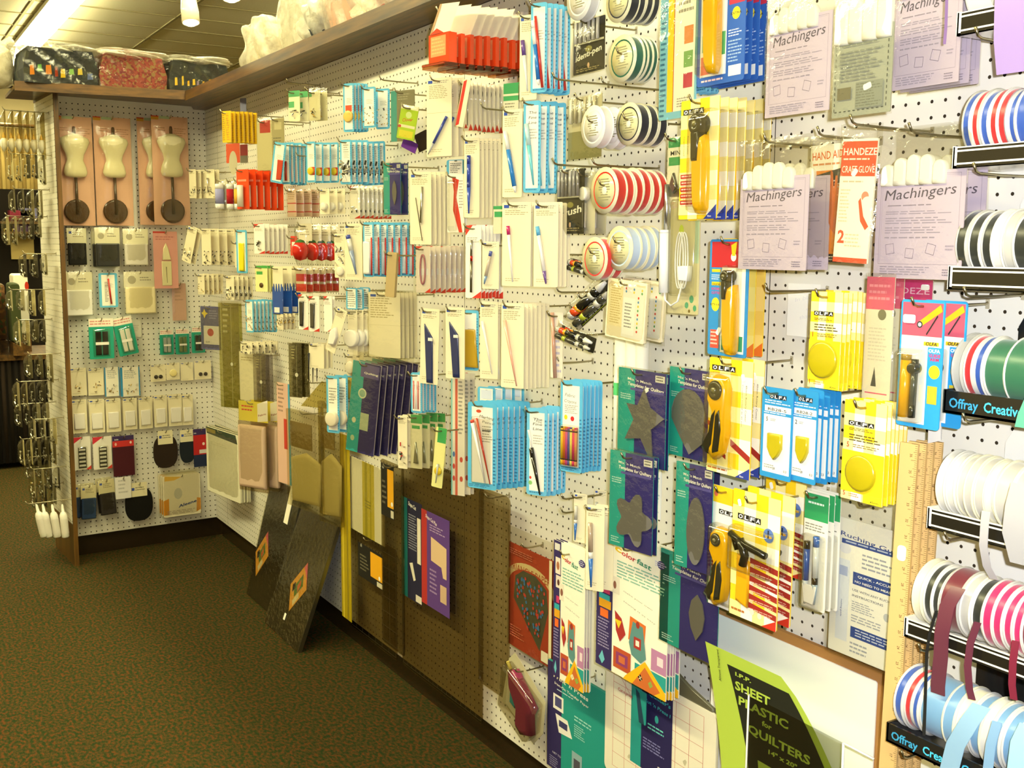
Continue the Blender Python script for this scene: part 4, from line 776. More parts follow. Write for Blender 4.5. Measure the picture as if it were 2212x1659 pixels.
def gun(w, h):
    mb = MB(); mb.prism([(X_(w, .3), 0), (X_(w, 1), -h * .38), (X_(w, .95), -h * .78), (X_(w, .74), -h), (X_(w, 0), -h * .72), (X_(w, .16), -h * .12)][::-1], -.03, .03, 'b5ae8c')
    g = part('glue_gun', lambda m, a, b: (m.bprism([(X_(a, .3), -b * .2), (X_(a, .42), -b * .16), (X_(a, .86), -b * .5), (X_(a, .78), -b * .62), (X_(a, .8), -b * .86), (X_(a, .62), -b * .92), (X_(a, .5), -b * .86), (X_(a, .52), -b * .62), (X_(a, .32), -b * .36)][::-1], -1.1, -.1, .8, '8a2a50', 'gloss'), m.tube([(X_(a, .3), -.5, -b * .2), (X_(a, .22), -.5, -b * .13)], .2, 'd8c860', 'gloss', 8)), 'dark red glue gun')
    tr = solid('trigger', [(.28, .4), (.4, .5), (.38, .68), (.26, .64)][::-1], -.5, -.05, '2a8a94')
    return ('glue_gun_packet', mb.mesh('glue_gun_packet'), [g(w, h), tr(w, h), solid('blister', [(.25, .12), (.95, .42), (.9, .78), (.7, .97), (.1, .72), (.18, .2)][::-1], -1.3, -.1, 'e8e4d8', 'blister')(w, h), sticker(.2, .32, -60)(w, h)])
stack(gun, 1088, 1422, 1176, 1592, 1, 0, 2.5, 'clear pack with dark red glue gun', 'packet', hole=1.4)
def pnp(w, h):
    mb = MB(); mb.prism(rrect(w, h, .03), -.25, .05, '1f8f86'); W_ = 'e8e4dc'
    decals(mb, w, h, [('r', 0, 0, .24, 1, '2c2456'), ('p', [(0, 0), (.3, 0), (.24, .16), (0, .2)], '2c2456'), ('t', "Print 'n Press", .1, .13, .42, 'f4f0e4', .56 * w, -4, .1, .02), ('t', 'Iron-On Transfer Paper', .12, .19, .26, 'f4f0e4', .55 * w, -4, 0, .01), ('l', .16, .22, .55, .24, 1, 'c8d8e0'), ('r', .1, .28, .27, .42, W_), ('r', .13, .3, .24, .39, '4a4a78'), ('p', [(.14, .46), (.34, .46), (.42, .6), (.2, .62)], W_), ('r', .2, .5, .34, .56, '3a3a68'), ('l', .45, .36, .85, .42, 2, '9ad0c8'), ('l', .45, .44, .62, .56, 6, '9ad0c8'),
                      ('r', .42, .7, .58, .92, '8aa8b0'), ('r', .45, .76, .55, .88, '4a4a58'), ('p', [(.6, .86), (.76, .72), (.9, .76), (.86, .92), (.62, .95)], '8a9ab0'), ('t', 'NET TO', .1, .85, .2, 'b8b4d0', .14 * w), ('l', .05, .88, .22, .98, 5, '8a86b0')], -.25)
    return ('transfer_paper_pack', mb.mesh('transfer_paper_pack'), [film(.01, .01, .1)(w, h), sticker(.4, .27, -30, (.4, .7))(w, h)])
stack(pnp, 1191, 1462, 1318, 1700, 1, 0, 1.8, 'teal and navy iron-on transfer paper pack at the bottom', 'packet')
def cutpress(w, h):
    mb = MB(); mb.prism(rrect(w, h, .6, 5), -.2, .05, 'e9e2cc'); K = 'c46a5c'
    ops = [('r', .08 + .117 * i, .06, .083 + .117 * i, .92, K) for i in range(8)] + [('r', .08, .06 + .123 * i, .9, .063 + .123 * i, K) for i in range(8)] + [('p', [(.1, .06), (.105, .06), (.9, .92), (.895, .92)], K), ('r', .26, -.03, .64, .78, '241f50'), ('r', .26, -.03, .36, .78, '23908c'), ('t', "Quilter's", .42, .13, .36, '3aa8b0', .2 * w, -4, .1, .02), ('t', "Cut 'n Press I", .38, .2, .3, '3aa8b0', .24 * w, -4, .1, .02), ('e', .5, .3, .25, .35, '2f9a98'), ('l', .42, .36, .6, .42, 2, '6ac8c0'), ('l', .38, .5, .62, .6, 4, '7a78b0'), ('r', .52, .68, .62, .76, 'd8d4d0'), ('l', .53, .69, .61, .75, 3, '333'), ('t', 'Cut n press', .13, .24, .3, 'b8503c', .14 * w)]
    decals(mb, w, h, ops, -.2)
    hd = part('carry_handle', lambda m, a, b: m.bprism([(X_(a, .1), .6), (X_(a, .5), 1.6), (X_(a, .66), 1.7), (X_(a, .74), 1.2), (X_(a, .96), .3), (X_(a, .96), -.4), (X_(a, .1), -.4)][::-1], -.1, .2, .97, '5f5c4a', 'gloss'), 'grey handle edge of the board')
    return ('cutting_mat', mb.mesh('cutting_mat'), [hd(w, h), film(.01, 0, .12)(w, h)])
stack(cutpress, 1318, 1478, 1540, 1740, 1, 0, 2.0, 'cream gridded pressing mat with navy and teal label', 'mat')
stack(mk('template_sheet', '1f8a86', [('p', [(.2, 0), (.5, .1), (.9, 1), (.5, 1)], '1a3a50')]), 1368, 1490, 1395, 1560, 1, 0, 3, 'teal wedge behind the navy mat label', 'card', hk=False)
# sheet plastic in its wall holder, cork board behind
def cork(w, h):
    mb = MB(); mb.prism(rrect(w, h, .05), -.3, .1, 'a9783f', 'cork'); return ('cork_board', mb.mesh('cork_board'), [part('white_sheet', lambda m, a, b: m.prism([(x * .965 - .15, z * .95 - .7) for x, z in rrect(a, b, .2)], -.42, -.32, 'f3f1ea'))(w, h)])
C_, w_, h_, _t = fit(1550, 1390, 1892, 1800, 1.2); place(cork(w_, h_ + 3), C_ + np.array([0, 0, .6]), 0, 'brown cork board with white sheet low on the wall', 'board')
def sheetp(w, h):
    mb = MB(); G = 'b4cc4c'; K = '24251a'
    # a tall label bowed forward at the top
    n = 12; prof = [(-.4 - 2.2 * (1 - j / n) ** 2 * 1.0, -h * j / n) for j in range(n + 1)]
    def L(a): 
        t = max(0, min(1, a)); return -.4 - 1.1 * (1 - t) ** 2
    def edge(v): return (.03 + .1 * v, .6 + .42 * min(1, v * 1.6) ** .75)
    for j in range(n):
        v0, v1 = j / n, (j + 1) / n; a0, b0 = edge(v0); a1, b1 = edge(v1)
        for (p, q, c, e) in ((0, 1, G, 0), (.24, .93, K, .02)):
            if p and j < 1: continue
            f = lambda a, b, t: a + (b - a) * t
            mb.add([(X_(w, f(a0, b0, p)), L(v0) - e, -h * v0), (X_(w, f(a0, b0, q)), L(v0) - e, -h * v0), (X_(w, f(a1, b1, q)), L(v1) - e, -h * v1), (X_(w, f(a1, b1, p)), L(v1) - e, -h * v1)], [(0, 1, 2, 3)], c)
    for t, u, v, ch, ww in (('I.P.P.', .26, .13, .3, .12), ('SHEET', .25, .22, .68, .26), ('PLASTIC', .27, .31, .68, .36), ('for', .44, .37, .4, .07), ('QUILTERS', .33, .46, .66, .44), ('14" x 20"', .48, .53, .35, .2)):
        vs, f = textmesh(t, .03); sx = ww * w / vs[:, 0].max(); mb.add([(X_(w, u) + x * sx + z * ch * .1, L(v - z * ch / h) - .1, -h * v + z * ch) for x, z in vs], f, G)
    mb.add([(X_(w, .76) + .55 * math.cos(t), L(.56 - .6 * math.sin(t) / h) - .08, -h * .56 + .6 * math.sin(t)) for t in [k * .3 for k in range(21)]], [tuple(range(21))], G)
    mb.add([(X_(w, .4), L(.61) - .1, -h * .61), (X_(w, .92), L(.61) - .1, -h * .61), (X_(w, .96), L(.9) - .05, -h), (X_(w, .43), L(.9) - .05, -h)], [(0, 1, 2, 3)], G)
    for t, v in (('Make Templates,', .7), ('Stencils, Patterns', .8)):
        vs, f = textmesh(t, .03); sx = .42 * w / vs[:, 0].max(); mb.add([(X_(w, .45) + x * sx, L(v - z * .55 / h) - .14, -h * v + z * .55) for x, z in vs], f, K)
    vs, f = textmesh('Almost Transparent', .01); sx = 2.6 / vs[:, 0].max(); mb.add([(X_(w, .14) - z * .24, L(.22 - x * sx / h) - .08, -h * .22 + x * sx) for x, z in vs], f, K)
    return ('plastic_sheet_pack', mb.mesh('plastic_sheet_pack'), [])
C_, w_, h_, _t = fit(1550, 1440, 1835, 1800, 3.5); place(sheetp(w_, h_), C_, 0, 'lime green and black sheet plastic pack with bowed label', 'packet')
mb = MB()
P0 = MAIN.pt(1568, 1478, 3.8); P1 = MAIN.pt(1612, 1500, 4.4)
def V3(u, v, d): return MAIN.pt(u, v, d)
tp = [V3(1567, 1475, 4.0), V3(1618, 1500, 4.6), V3(1612, 1659, 4.6), V3(1604, 1800, 4.6)]
mb.tube(tp, .09, 'f4f3ec', 'gloss', 6); mb.tube([V3(1822, 1605, 4.6), V3(1815, 1800, 4.6)], .09, 'f4f3ec', 'gloss', 6); mb.tube([V3(1822, 1605, 4.6), V3(1888, 1640, 4.0)], .09, 'f4f3ec', 'gloss', 6)
hl = link('sheet_holder', mb.mesh('sheet_holder'), None, (0, 0, 0), 0, 'clear acrylic holder around the sheet plastic pack', 'holder')
mb = MB(); q = [V3(1618, 1500, 4.62), V3(1822, 1605, 4.62), V3(1815, 1800, 4.62), V3(1604, 1800, 4.62)]; mb.add(q, [(0, 1, 2, 3)], 'c9c9c0', 'acrylic'); link('front_panel', mb.mesh('front_panel'), hl)
# yardsticks ---------------------------------------------------------------
def stickmesh(hh, seed):
    mb = MB(); rr = random.Random(seed); mb.box(-.56, .56, -.12, .1, -hh, 0, 'd6b273', 'paper')
    for i in range(int(hh)):
        for k in range(8): L = .34 if k == 0 else (.2 if k == 4 else .12); mb.box(.52 - L, .55, -.125, -.12, -i - k / 8 - .012, -i - k / 8 + .012, '6a4a24')
        if i % 1 == 0: decals(mb, 1, 1, [('t', str(36 - i), .6, i + .62, .16, '5a3c1c', .2, -90)], -.12)
    return mb
for k, (u, v, d, hh, tl, lb) in enumerate([(1966, 957, 5.6, 36, .8, 'yardstick with printed marks, the leftmost one'), (1984, 955, 4.9, 36, .8, 'second yardstick from the left'), (2000, 953, 4.2, 36, .8, 'third yardstick, partly behind the ribbon racks'), (2018, 953, 3.4, 36, .8, 'rearmost yardstick beside the ribbon racks')]):
    P = MAIN.pt(u, v, d); o = link('yardstick', stickmesh(hh, k).mesh('yardstick'), None, P, math.radians(12), lb, 'yardstick', 'wooden yardsticks standing together'); o.rotation_euler = (0, math.radians(0.8), math.radians(12))
    if k == 0: mb = MB(); mb.prism([(x, z - 6.3) for x, z in rrect(.55, .95, .2)], -.16, -.13, 'fbf8f0'); link('price_sticker', mb.mesh('price_sticker'), o)
mb = MB(); mb.add([V3(2012, 735, 4.6), V3(2034, 735, 4.2), V3(2032, 952, 4.2), V3(2004, 958, 4.6)], [(0, 1, 2, 3)], 'c2bdb4', 'satin'); mb.add([V3(2034, 735, 4.18), V3(2040, 735, 3.8), V3(2034, 950, 3.8), V3(2032, 952, 4.18)], [(0, 1, 2, 3)], 'a8a39a', 'satin')
link('grey_ribbon', mb.mesh('grey_ribbon'), None, (0, 0, 0), 0, 'grey ribbon tail hanging above the yardsticks', 'ribbon')
# ------------------------------------------------------------------ ribbon racks
RC = dict(w='dcd9cf', g='bdbab0', k='20241f', r='c4282c', b='2f54a8', n='2c6a4c', s='bdb9b2', m='6a2030', p='c02060', l='6f9cc4', c='e8e2c4')
def rack(u0, v0, vb0, u1, v1, d, black, spools, label, tags=()):
    """front strip: left end at (u0, v0..vb0) in the photo, running right past the frame; spools = [(width in, core colours, rim)]"""
    A = MAIN.pt(u0, v0, d); Bt = MAIN.pt(u0, vb0, d); hgt = A[2] - Bt[2]; L = 13.5
    o = bpy.data.objects.new('ribbon_rack', None); COL.objects.link(o); o.location = Vector(A) * S; o['label'] = label; o['category'] = 'rack'; o['group'] = 'ribbon racks at the right edge'
    body = '1e1d1a' if black else 'efece0'; mb = MB(); mb.box(0, L, .0, .12, -hgt, 0, body, 'gloss'); mb.box(0, L, 0, d - .1, -hgt, -hgt + .15, body, 'gloss'); mb.box(-.05, .1, 0, d - .2, -hgt, .05, body, 'gloss')
    tray = link('tray', mb.mesh('tray'), o)
    mb = MB()
    if black:
        for t, x, ww, c in (('Offray', .35, 1.9, '3a9ac8'), ('Creative Cut-Edge', 2.6, 5.2, '4ac4ea')):
            vs, f = textmesh(t, .02); sx = ww / vs[:, 0].max(); mb.add([(x + q * sx, -.03, -hgt * .72 + z * hgt * .42) for q, z in vs], f, c)
    else:
        mb.box(.28, L, -.03, 0, -hgt * .96, -hgt * .06, '201d16', 'gloss')
        for z in (.2, .8): mb.box(.28, L, -.05, -.03, -hgt * z - .05, -hgt * z + .05, 'efeadb')
    link('label_strip', mb.mesh('label_strip'), tray)
    mb = MB(); mb.prism([(1.2, -.2), (L, -.2), (L, 4.9), (2.6, 4.9), (1.7, 4.5), (1.2, 3.6)][::-1], d - .35, d - .2, body, 'gloss'); link('back_plate', mb.mesh('back_plate'), o)
    mb = MB(); r = 2.0; zc = r - hgt * .55; yc = r + .25; mb.tube([(-.1, yc, zc), (L, yc, zc)], .2, '8a8a80', 'metal', 8); link('rod', mb.mesh('rod'), o)
    hook(A + np.array([1.6, d - .05, -hgt - .35]), d + .4, 0, 'hook under the ' + label.split(' with')[0].split(',')[0], 'hooks under the ribbon racks')
    x = .15
    for i, (wd, cols, rim) in enumerate(spools):
        s = bpy.data.objects.new('ribbon_spool', None); COL.objects.link(s); s.location = Vector((A[0] + x + .06, A[1] + yc, A[2] + zc)) * S; s.rotation_euler = (0, 0, math.radians(R.uniform(-2, 2)))
        nm = {'w': 'white', 'g': 'pale grey', 'k': 'black', 'r': 'red', 'b': 'blue', 'n': 'green', 's': 'silver', 'm': 'maroon', 'p': 'magenta', 'l': 'light blue', 'c': 'cream'}
        s['label'] = f"{' and '.join(nm[c] for c in cols[:3])} ribbon spool, {['first', 'second', 'third', 'fourth', 'fifth', 'sixth', 'seventh', 'eighth', 'ninth', 'tenth', 'eleventh'][i]} from the left on the {label.split(' rack')[0].replace('ribbon', '').strip()} rack"; s['category'] = 'spool'; s['group'] = 'ribbon spools on the racks'
        rr_ = r - .06 * (i % 3)
        for e in (0, wd):
            mb = MB(); mb.lathe([(.3, e - .025), (rr_, e - .025), (rr_, e + .025), (.3, e + .025)], (0, 0, 0), 'x', 40, RC[rim], 'gloss'); link('flange', mb.mesh('flange'), s)
        q = (wd - .07) / len(cols)
        for k, c in enumerate(cols):
            mb = MB(); x0 = .035 + q * k; rc = rr_ * R.choice([.93, .95, .96]); mb.lathe([(rc, x0), (rc, x0 + q)], (0, 0, 0), 'x', 40, RC[c], 'satin'); link('ribbon', mb.mesh('ribbon'), s)
        x += wd + .13
    return A, hgt, zc, yc
rack(2069, 28, 78, 0, 0, 4.6, False, [(1.6, 'w', 'g')], 'uppermost ribbon rack, mostly hidden by purple ribbon')
rack(2060, 318, 364, 0, 0, 4.8, False, [(.95, 'bwr', 'g'), (1.0, 'bwr', 'w'), (1.0, 'rwb', 'w'), (1, 'b', 'w')], 'second ribbon rack from the top with tricolour spools')
rack(2050, 575, 625, 0, 0, 4.9, False, [(.6, 'k', 'g'), (.6, 'k', 'w'), (.55, 'k', 'g'), (.6, 'w', 'w'), (.55, 'g', 'g'), (.75, 'k', 'w'), (.9, 'k', 'w')], 'third ribbon rack from the top with black spools')
rack(2041, 842, 891, 0, 0, 5.2, True, [(.55, 'g', 'g'), (1.1, 'rwb', 'w'), (1.25, 'n', 'w'), (1.9, 'n', 'w'), (1.2, 'n', 'w')], 'black ribbon rack with green spools')
rack(2005, 1096, 1141, 0, 0, 5.6, False, [(.5, 'w', 'w'), (.5, 'w', 'w'), (.45, 's', 'c'), (.5, 's', 'c'), (.55, 's', 'c'), (.5, 'w', 'c'), (.9, 's', 'c'), (1.8, 's', 'w')], 'fifth ribbon rack from the top with silver spools')
rack(1955, 1334, 1375, 0, 0, 6.4, False, [(.55, 'c', 'c'), (.5, 'k', 'w'), (.45, 'k', 'w'), (1.15, 'm', 'g'), (.6, 'g', 'w'), (.6, 'k', 'w'), (.55, 'p', 'w'), (.5, 'p', 'w'), (.45, 'p', 'w'), (.45, 'p', 'w'), (.5, 'm', 'w')], 'sixth ribbon rack from the top with maroon spools')
rack(1917, 1561, 1602, 0, 0, 7.0, True, [(.55, 'b', 'w'), (.9, 'rwb', 'w'), (1.5, 'l', 'w'), (.7, 'l', 'c'), (.7, 'c', 'w'), (.6, 'l', 'w'), (.6, 'w', 'c'), (.5, 'l', 'w'), (.7, 'l', 'w')], 'lowest black ribbon rack with light blue spools')
def tail(pts, wd, col, label, m='satin', name='ribbon_tail'):
    """ribbon hanging in the photo through pixel points (u, v, distance from wall)"""
    mb = MB(); c = [V3(*p) for p in pts]; vs = []
    for p in c: vs += [p + np.array([-wd / 2, 0, 0]), p + np.array([wd / 2, .12, 0])]
    vs += [v + np.array([0, .05, 0]) for v in vs]; n = len(c); F = [(2 * i, 2 * i + 1, 2 * i + 3, 2 * i + 2) for i in range(n - 1)]; F += [tuple(q + 2 * n for q in f) for f in F]
    mb.add(vs, F, col, m, True); return link(name, mb.mesh(name), None, (0, 0, 0), 0, label, 'ribbon', 'ribbon ends hanging from the racks')
tail([(2200, -60, 5.4), (2196, 0, 5.6), (2194, 80, 5.5), (2200, 155, 5.2)], 2.6, 'a68cc4', 'wide lilac ribbon over the top right corner')
tail([(2048, -30, 7.6), (2043, 0, 7.6), (2041, 60, 7.6), (2038, 95, 7.6)], .06, '8a6a98', 'thin striped cord over the top right lavender packet')
tail([(2235, 860, 5.7), (2218, 900, 5.9), (2212, 925, 5.9)], 1.1, '5fb094', 'green ribbon end at the right edge')
tail([(2128, 1105, 6.3), (2125, 1130, 6.5), (2122, 1180, 6.4), (2130, 1225, 6.0), (2145, 1252, 5.4)], .42, 'b4b0b0', 'narrow silver ribbon curling down over the fifth rack')
tail([(2225, 1050, 6.4), (2212, 1100, 6.8), (2205, 1160, 6.8), (2222, 1225, 6.4)], 2.2, 'b2b0b2', 'wide silver ribbon end at the right edge')
tail([(2068, 1270, 6.2), (2044, 1310, 6.9), (2032, 1370, 7.0), (2030, 1420, 6.9), (2024, 1480, 6.7), (2024, 1500, 6.6)], .85, '62283a', 'wide maroon ribbon hanging over the sixth rack')
tail([(2110, 1345, 6.9), (2094, 1390, 7.0), (2088, 1440, 7.0), (2092, 1490, 6.8), (2098, 1512, 6.7)], .36, '62283a', 'narrow maroon ribbon hanging over the sixth rack')
tail([(2192, 1385, 6.9), (2186, 1430, 7.0), (2184, 1480, 6.9), (2188, 1512, 6.8)], .34, '7a1c34', 'narrow crimson ribbon hanging over the sixth rack')
tail([(2021, 1320, 6.9), (2006, 1370, 7.1), (2000, 1410, 7.1), (1994, 1590, 7.2)], .09, '1b1a18', 'thin black cord hanging over the sixth rack')
tail([(2118, 1525, 7.2), (2092, 1560, 7.7), (2062, 1610, 7.8), (2044, 1680, 7.8)], 1.05, '8ab0cc', 'light blue ribbon hanging over the lowest rack')
tail([(2152, 1560, 7.4), (2138, 1610, 7.7), (2130, 1680, 7.6)], .5, '7fa6c8', 'narrow light blue ribbon at the bottom edge')
tail([(2225, 1570, 7.6), (2205, 1610, 7.8), (2195, 1690, 7.7)], 1.2, '9fd0dc', 'pale aqua ribbon at the bottom right corner')
# ------------------------------------------------------------------ middle of the wall: cream, blue-edged and red-white cards
YA = 28
PURP = '6a4a90'
def st(mk_, u0, v0, u1, v1, n, ul, d, desc, cat='card', **k): k.setdefault('yaw', YA); return stack(mk_, u0, v0, u1, v1, n, ul, d, desc, cat, **k)
redpk = lambda w, h: (lambda mb: (mb.box(-w / 2, w / 2, -.9, .1, -h, 0, 'e0451c', 'gloss'), decals(mb, w, h, [('r', .1, .08, .85, .75, 'e8935a'), ('l', .15, .12, .8, .7, 5, 'd9b070')], -.9), ('needle_packet', mb.mesh('needle_packet'), [
    part('hang_tag', lambda m, a, b: m.add([(X_(a, .1), -1.0, 0), (X_(a, 1.0), -.8, 0), (X_(a, 1.5), -.8, 2.5), (X_(a, .62), -1.0, 2.7)], [(0, 1, 2, 3)], 'f3e8d0') or m.add([(X_(a, .1), -1.02, 0), (X_(a, .2), -1.01, 0), (X_(a, .72), -1.01, 2.68), (X_(a, .62), -1.02, 2.7)], [(0, 1, 2, 3)], 'b89468') or m.add([(X_(a, .1), -1.04, 0), (X_(a, .75), -.9, 0), (X_(a, .45), -1.0, .5)], [(0, 1, 2)], 'd0401c'), 'cream folded hang tag')(w, h), part('tray', lambda m, a, b: m.box(-a / 2 - .15, a / 2 + .15, -1.6, .2, -b - .5, -b, 'd8b088', 'film'))(w, h), part('tray_rim', lambda m, a, b: m.box(-a / 2 - .15, a / 2 + .15, -1.65, -1.5, -b - .25, -b - .1, 'a04028', 'gloss'))(w, h)]))[-1])(MB())
st(redpk, 942, 75, 985, 140, 9, 1130, 8, 'orange red packet under a cream hang tag', 'packet', yaw=10, hole=-2)
st(cream([pen(.25, .3, .55, .9, .16, [(.3, PURP), (.7, 'f4f0e4')])]), 1123, 32, 1160, 216, 2, 1172, 5, 'cream card with purple capped marker near the top')
BP = [pen(.2, .2, .6, .92, .15, [(.12, 'f4efe6'), (.25, 'f4efe6'), (.55, '2f7ac8'), (.08, 'f4efe6')]), pen(.34, .15, .8, .95, .1, [(1, 'c8382c')], 'pen', 'gloss', False)]
st(blue(BP), 1147, 6, 1182, 200, 5, 1231, 6, 'blue-edged card with blue and red pens at the top')
st(blue([pen(.25, .25, .7, .92, .17, [(.35, 'bfe0dc'), (.65, '6fc4d0')])], txt=['The', 'Fine', 'Line']), 1131, 218, 1168, 416, 4, 1222, 6, 'blue-edged card with pale aqua pen')
st(cream([pen(.2, .25, .75, .95, .17, [(.3, 'f4f0e4'), (.6, '2f80cc'), (.1, 'f4f0e4')])]), 1086, 236, 1128, 426, 2, 1136, 6, 'cream card with white and bright blue pen')
st(mk('notion_card', 'ded6b4', [('r', 0, 0, 1, .3, '3f9a58'), ('r', 0, .36, 1, .5, '3f9a58'), ('l', .1, .55, .9, .9, 4, '8a8668')]), 1088, 180, 1120, 255, 2, 1126, 3, 'green banded card above the bright blue pen card', hk=False)
st(mk('notion_card', 'ded6b4', [('r', 0, 0, 1, .12, '3f9a58'), ('r', .1, .2, .9, .4, '3f9a58')]), 1066, 445, 1090, 505, 1, 0, 4, 'small green banded card left of the pink pen card', hk=False)
RIP = lambda c='3a4a98': [pen(.85, .5, .1, .97, .12, [(.1, c), (.6, c), (.3, 'aaa')], 'seam_ripper')]
st(cream(RIP(), lines=8, ops=[('r', .02, .44, .98, .445, 'c8b888')]), 922, 168, 976, 338, 3, 1003, 6.5, 'large cream card with blue seam ripper')
def redstrip(w, h):
    mb = MB(); mb.prism(rrect(w, h, .05), -.03, .03, 'e6dcc8'); decals(mb, w, h, [('r', .1, .0, .3, .08, 'c8301c'), ('p', [(.0, .95), (.2, .85), (.4, .95)], 'c8301c'), ('p', [(.5, 1), (.75, .86), (1, 1)], 'c8301c'), ('e', .5, .2, .12, .3, '3a3428')], -.03)
    return ('needle_card', mb.mesh('needle_card'), [pen(.5, .15, .5, .9, .1, [(1, 'c8c8c4')], 'needle', 'metal')(w, h), film(.02, 0, .2)(w, h)])
st(redstrip, 1003, 178, 1022, 282, 8, 1088, 7, 'slim card with red triangles at its foot')
st(mk('needle_card', 'e8d8b4', [('p', [(.1, .05), (.5, 0), (.4, .95), (0, 1)], 'c03020')]), 1001, 172, 1018, 275, 1, 0, 7.6, 'red and cream card twisted in front of the slim cards', hk=False, roll=12)
st(cream([pen(.4, .22, .4, .95, .2, [(.15, '2a3a90'), (.3, '3048a8'), (.1, '26388c'), (.45, '3552b4')], 'crochet_handle')]), 1003, 298, 1036, 470, 6, 1082, 6, 'cream card with dark blue handled tool')
def multigreen(w, h):
    mb = MB(); mb.prism(rrect(w, h, .1), -.03, .03, 'b4d42c'); decals(mb, w, h, [('r', .0, 0, 1, .12, 'eee6c8'), ('e', .5, .28, .4, .35, 'd8e8a0'), ('t', 'Clover', .18, .5, .32, 'c8502c', .6 * w, 10, .2, .02), ('r', .05, .58, .95, .66, 'f0e8c8'), ('r', 0, .6, .16, .68, 'c8402c'), ('r', .1, .74, .9, .95, 'e4d838')], -.03)
    return ('notion_card', mb.mesh('notion_card'), [film(.02, 0, .2)(w, h)])
st(multigreen, 868, 228, 906, 302, 1, 0, 6.5, 'lime green card tilted beside the purple cloth', roll=12)
st(mk('swatch', '5a2a80', [], m='fabric'), 872, 304, 905, 326, 1, 0, 6, 'small purple felt square under the lime card', 'felt', roll=25, hk=False)
st(mk('swatch', '2e2216', [], m='fabric'), 894, 286, 922, 326, 1, 0, 5, 'dark brown felt square behind the lime card', 'felt', roll=-20, hk=False)
st(mk('template_packet', '8a8468', [('r', 0, 0, .25, 1, '3fa09a'), ('l', .3, .06, .9, .2, 3, 'b0a890')], [film(.01, 0, .1)]), 845, 195, 896, 305, 1, 0, 4, 'grey and teal packet behind the lime card', 'packet')
SCI = [part('embroidery_scissors', lambda m, a, b: (m.tube([(X_(a, .3), -.15, Z_(b, .35)), (X_(a, .6), -.15, Z_(b, .95))], .05, '8a8670', 'metal', 5), m.tube([(X_(a, .62), -.2, Z_(b, .2)), (X_(a, .55), -.2, Z_(b, .7))], .14, 'd8d8cc', 'metal', 6)))]
st(cream(SCI, lines=4), 886, 372, 932, 528, 5, 972, 6.5, 'tall cream card with long silver needle tool')
st(mk('rotary_knife_card', 'f0ead8', [('p', [(.3, .05), (.7, .1), (.55, .4), (.75, .7), (.9, 1), (.7, 1), (.35, .62), (.4, .3)], 'd03a24'), ('l', .7, .1, .95, .6, 10, 'a8a08c')], [blister(.15, .1, .6, .98, .5)]), 966, 376, 1003, 502, 2, 1010, 4.5, 'white card with curved red shape')
st(blue([], [('l', .2, .2, .8, .9, 6, '6a665a')]), 965, 345, 1005, 378, 1, 0, 4, 'blue topped card behind the dark blue handles', hk=False)
st(template('leaf'), 829, 352, 866, 463, 2, 882, 6, 'small teal and purple packet in the blue card rows', 'template pack')
st(cream([pen(.25, .28, .42, .95, .14, [(.16, 'c02a6a'), (.84, 'f6f2e8')])], lines=3), 1085, 437, 1147, 618, 2, 1156, 6.5, 'cream card with pink capped white pen')
st(cream([pen(.2, .28, .58, .96, .15, [(.16, '5fb0dc'), (.62, 'f2eee4'), (.22, PURP)])], lines=3), 1153, 438, 1206, 620, 4, 1232, 6.5, 'cream card with blue and purple double pen')
st(whitered([pen(.45, .2, .42, .92, .1, [(.3, 'b8b4a8'), (.1, 'c8342c'), (.6, '8a8470')], 'needle_tool', 'metal', False)]), 1006, 487, 1040, 644, 7, 1087, 6, 'white card with steel rod and red corners')
st(cream([pen(.6, .2, .2, .9, .13, [(.15, '4a58a0'), (.6, 'c8b8a0'), (.25, '7a98b8')])], lines=2), 1042, 522, 1078, 624, 1, 0, 7.5, 'small cream card with thin blue pen in front')
def pinkloop(w, h):
    mb = MB(); mb.prism(rrect(w, h, .05), -.03, .03, 'e9dccf'); decals(mb, w, h, [('p', [(0, 0), (.5, 0), (0, .08)], 'd8402c'), ('p', [(1, 1), (.6, 1), (1, .9)], 'd8402c'), ('r', .15, .48, .85, .62, 'eceae6')], -.03)
    lp = part('threader', lambda m, a, b: m.tube([(X_(a, .5) + .32 * math.sin(t * 6.28), -.12, Z_(b, .5) + b * .32 * math.cos(t * 6.28)) for t in [k / 16 for k in range(17)]], .1, 'b06a78', 'gloss', 6))
    return ('threader_card', mb.mesh('threader_card'), [lp(w, h), film(.02, 0, .2)(w, h)])
st(pinkloop, 899, 532, 930, 632, 8, 1006, 7, 'white card with pinkish loop tool')
def longblue(w, h):
    mb = MB(); mb.prism(rrect(w, h, .05), -.03, .03, 'd8cdb2'); decals(mb, w, h, [('r', .3, 0, .48, 1, 'c05a40'), ('r', .0, 0, .1, 1, '7ab8b0'), ('e', .2, .66, .15, .3, '4a6a98'), ('e', .2, .76, .15, .3, 'c04030'), ('e', .2, .86, .15, .3, 'c04030'), ('l', .55, .05, .9, .5, 14, '8a8474'), ('e', .75, .7, .2, .3, 'c05038'), ('e', .75, .86, .2, .3, 'c05038')], -.03)
    return ('ruler_card', mb.mesh('ruler_card'), [])
st(longblue, 975, 808, 1004, 1070, 3, 1026, 5, 'tall narrow card with red stripe below the navy wedges')
MP = [pen(.2, .2, .66, .92, .17, [(.05, 'e0503c'), (.95, 'f4efe6')], 'pencil'), pen(.34, .18, .82, .93, .12, [(1, 'd0402c')], 'pencil')]
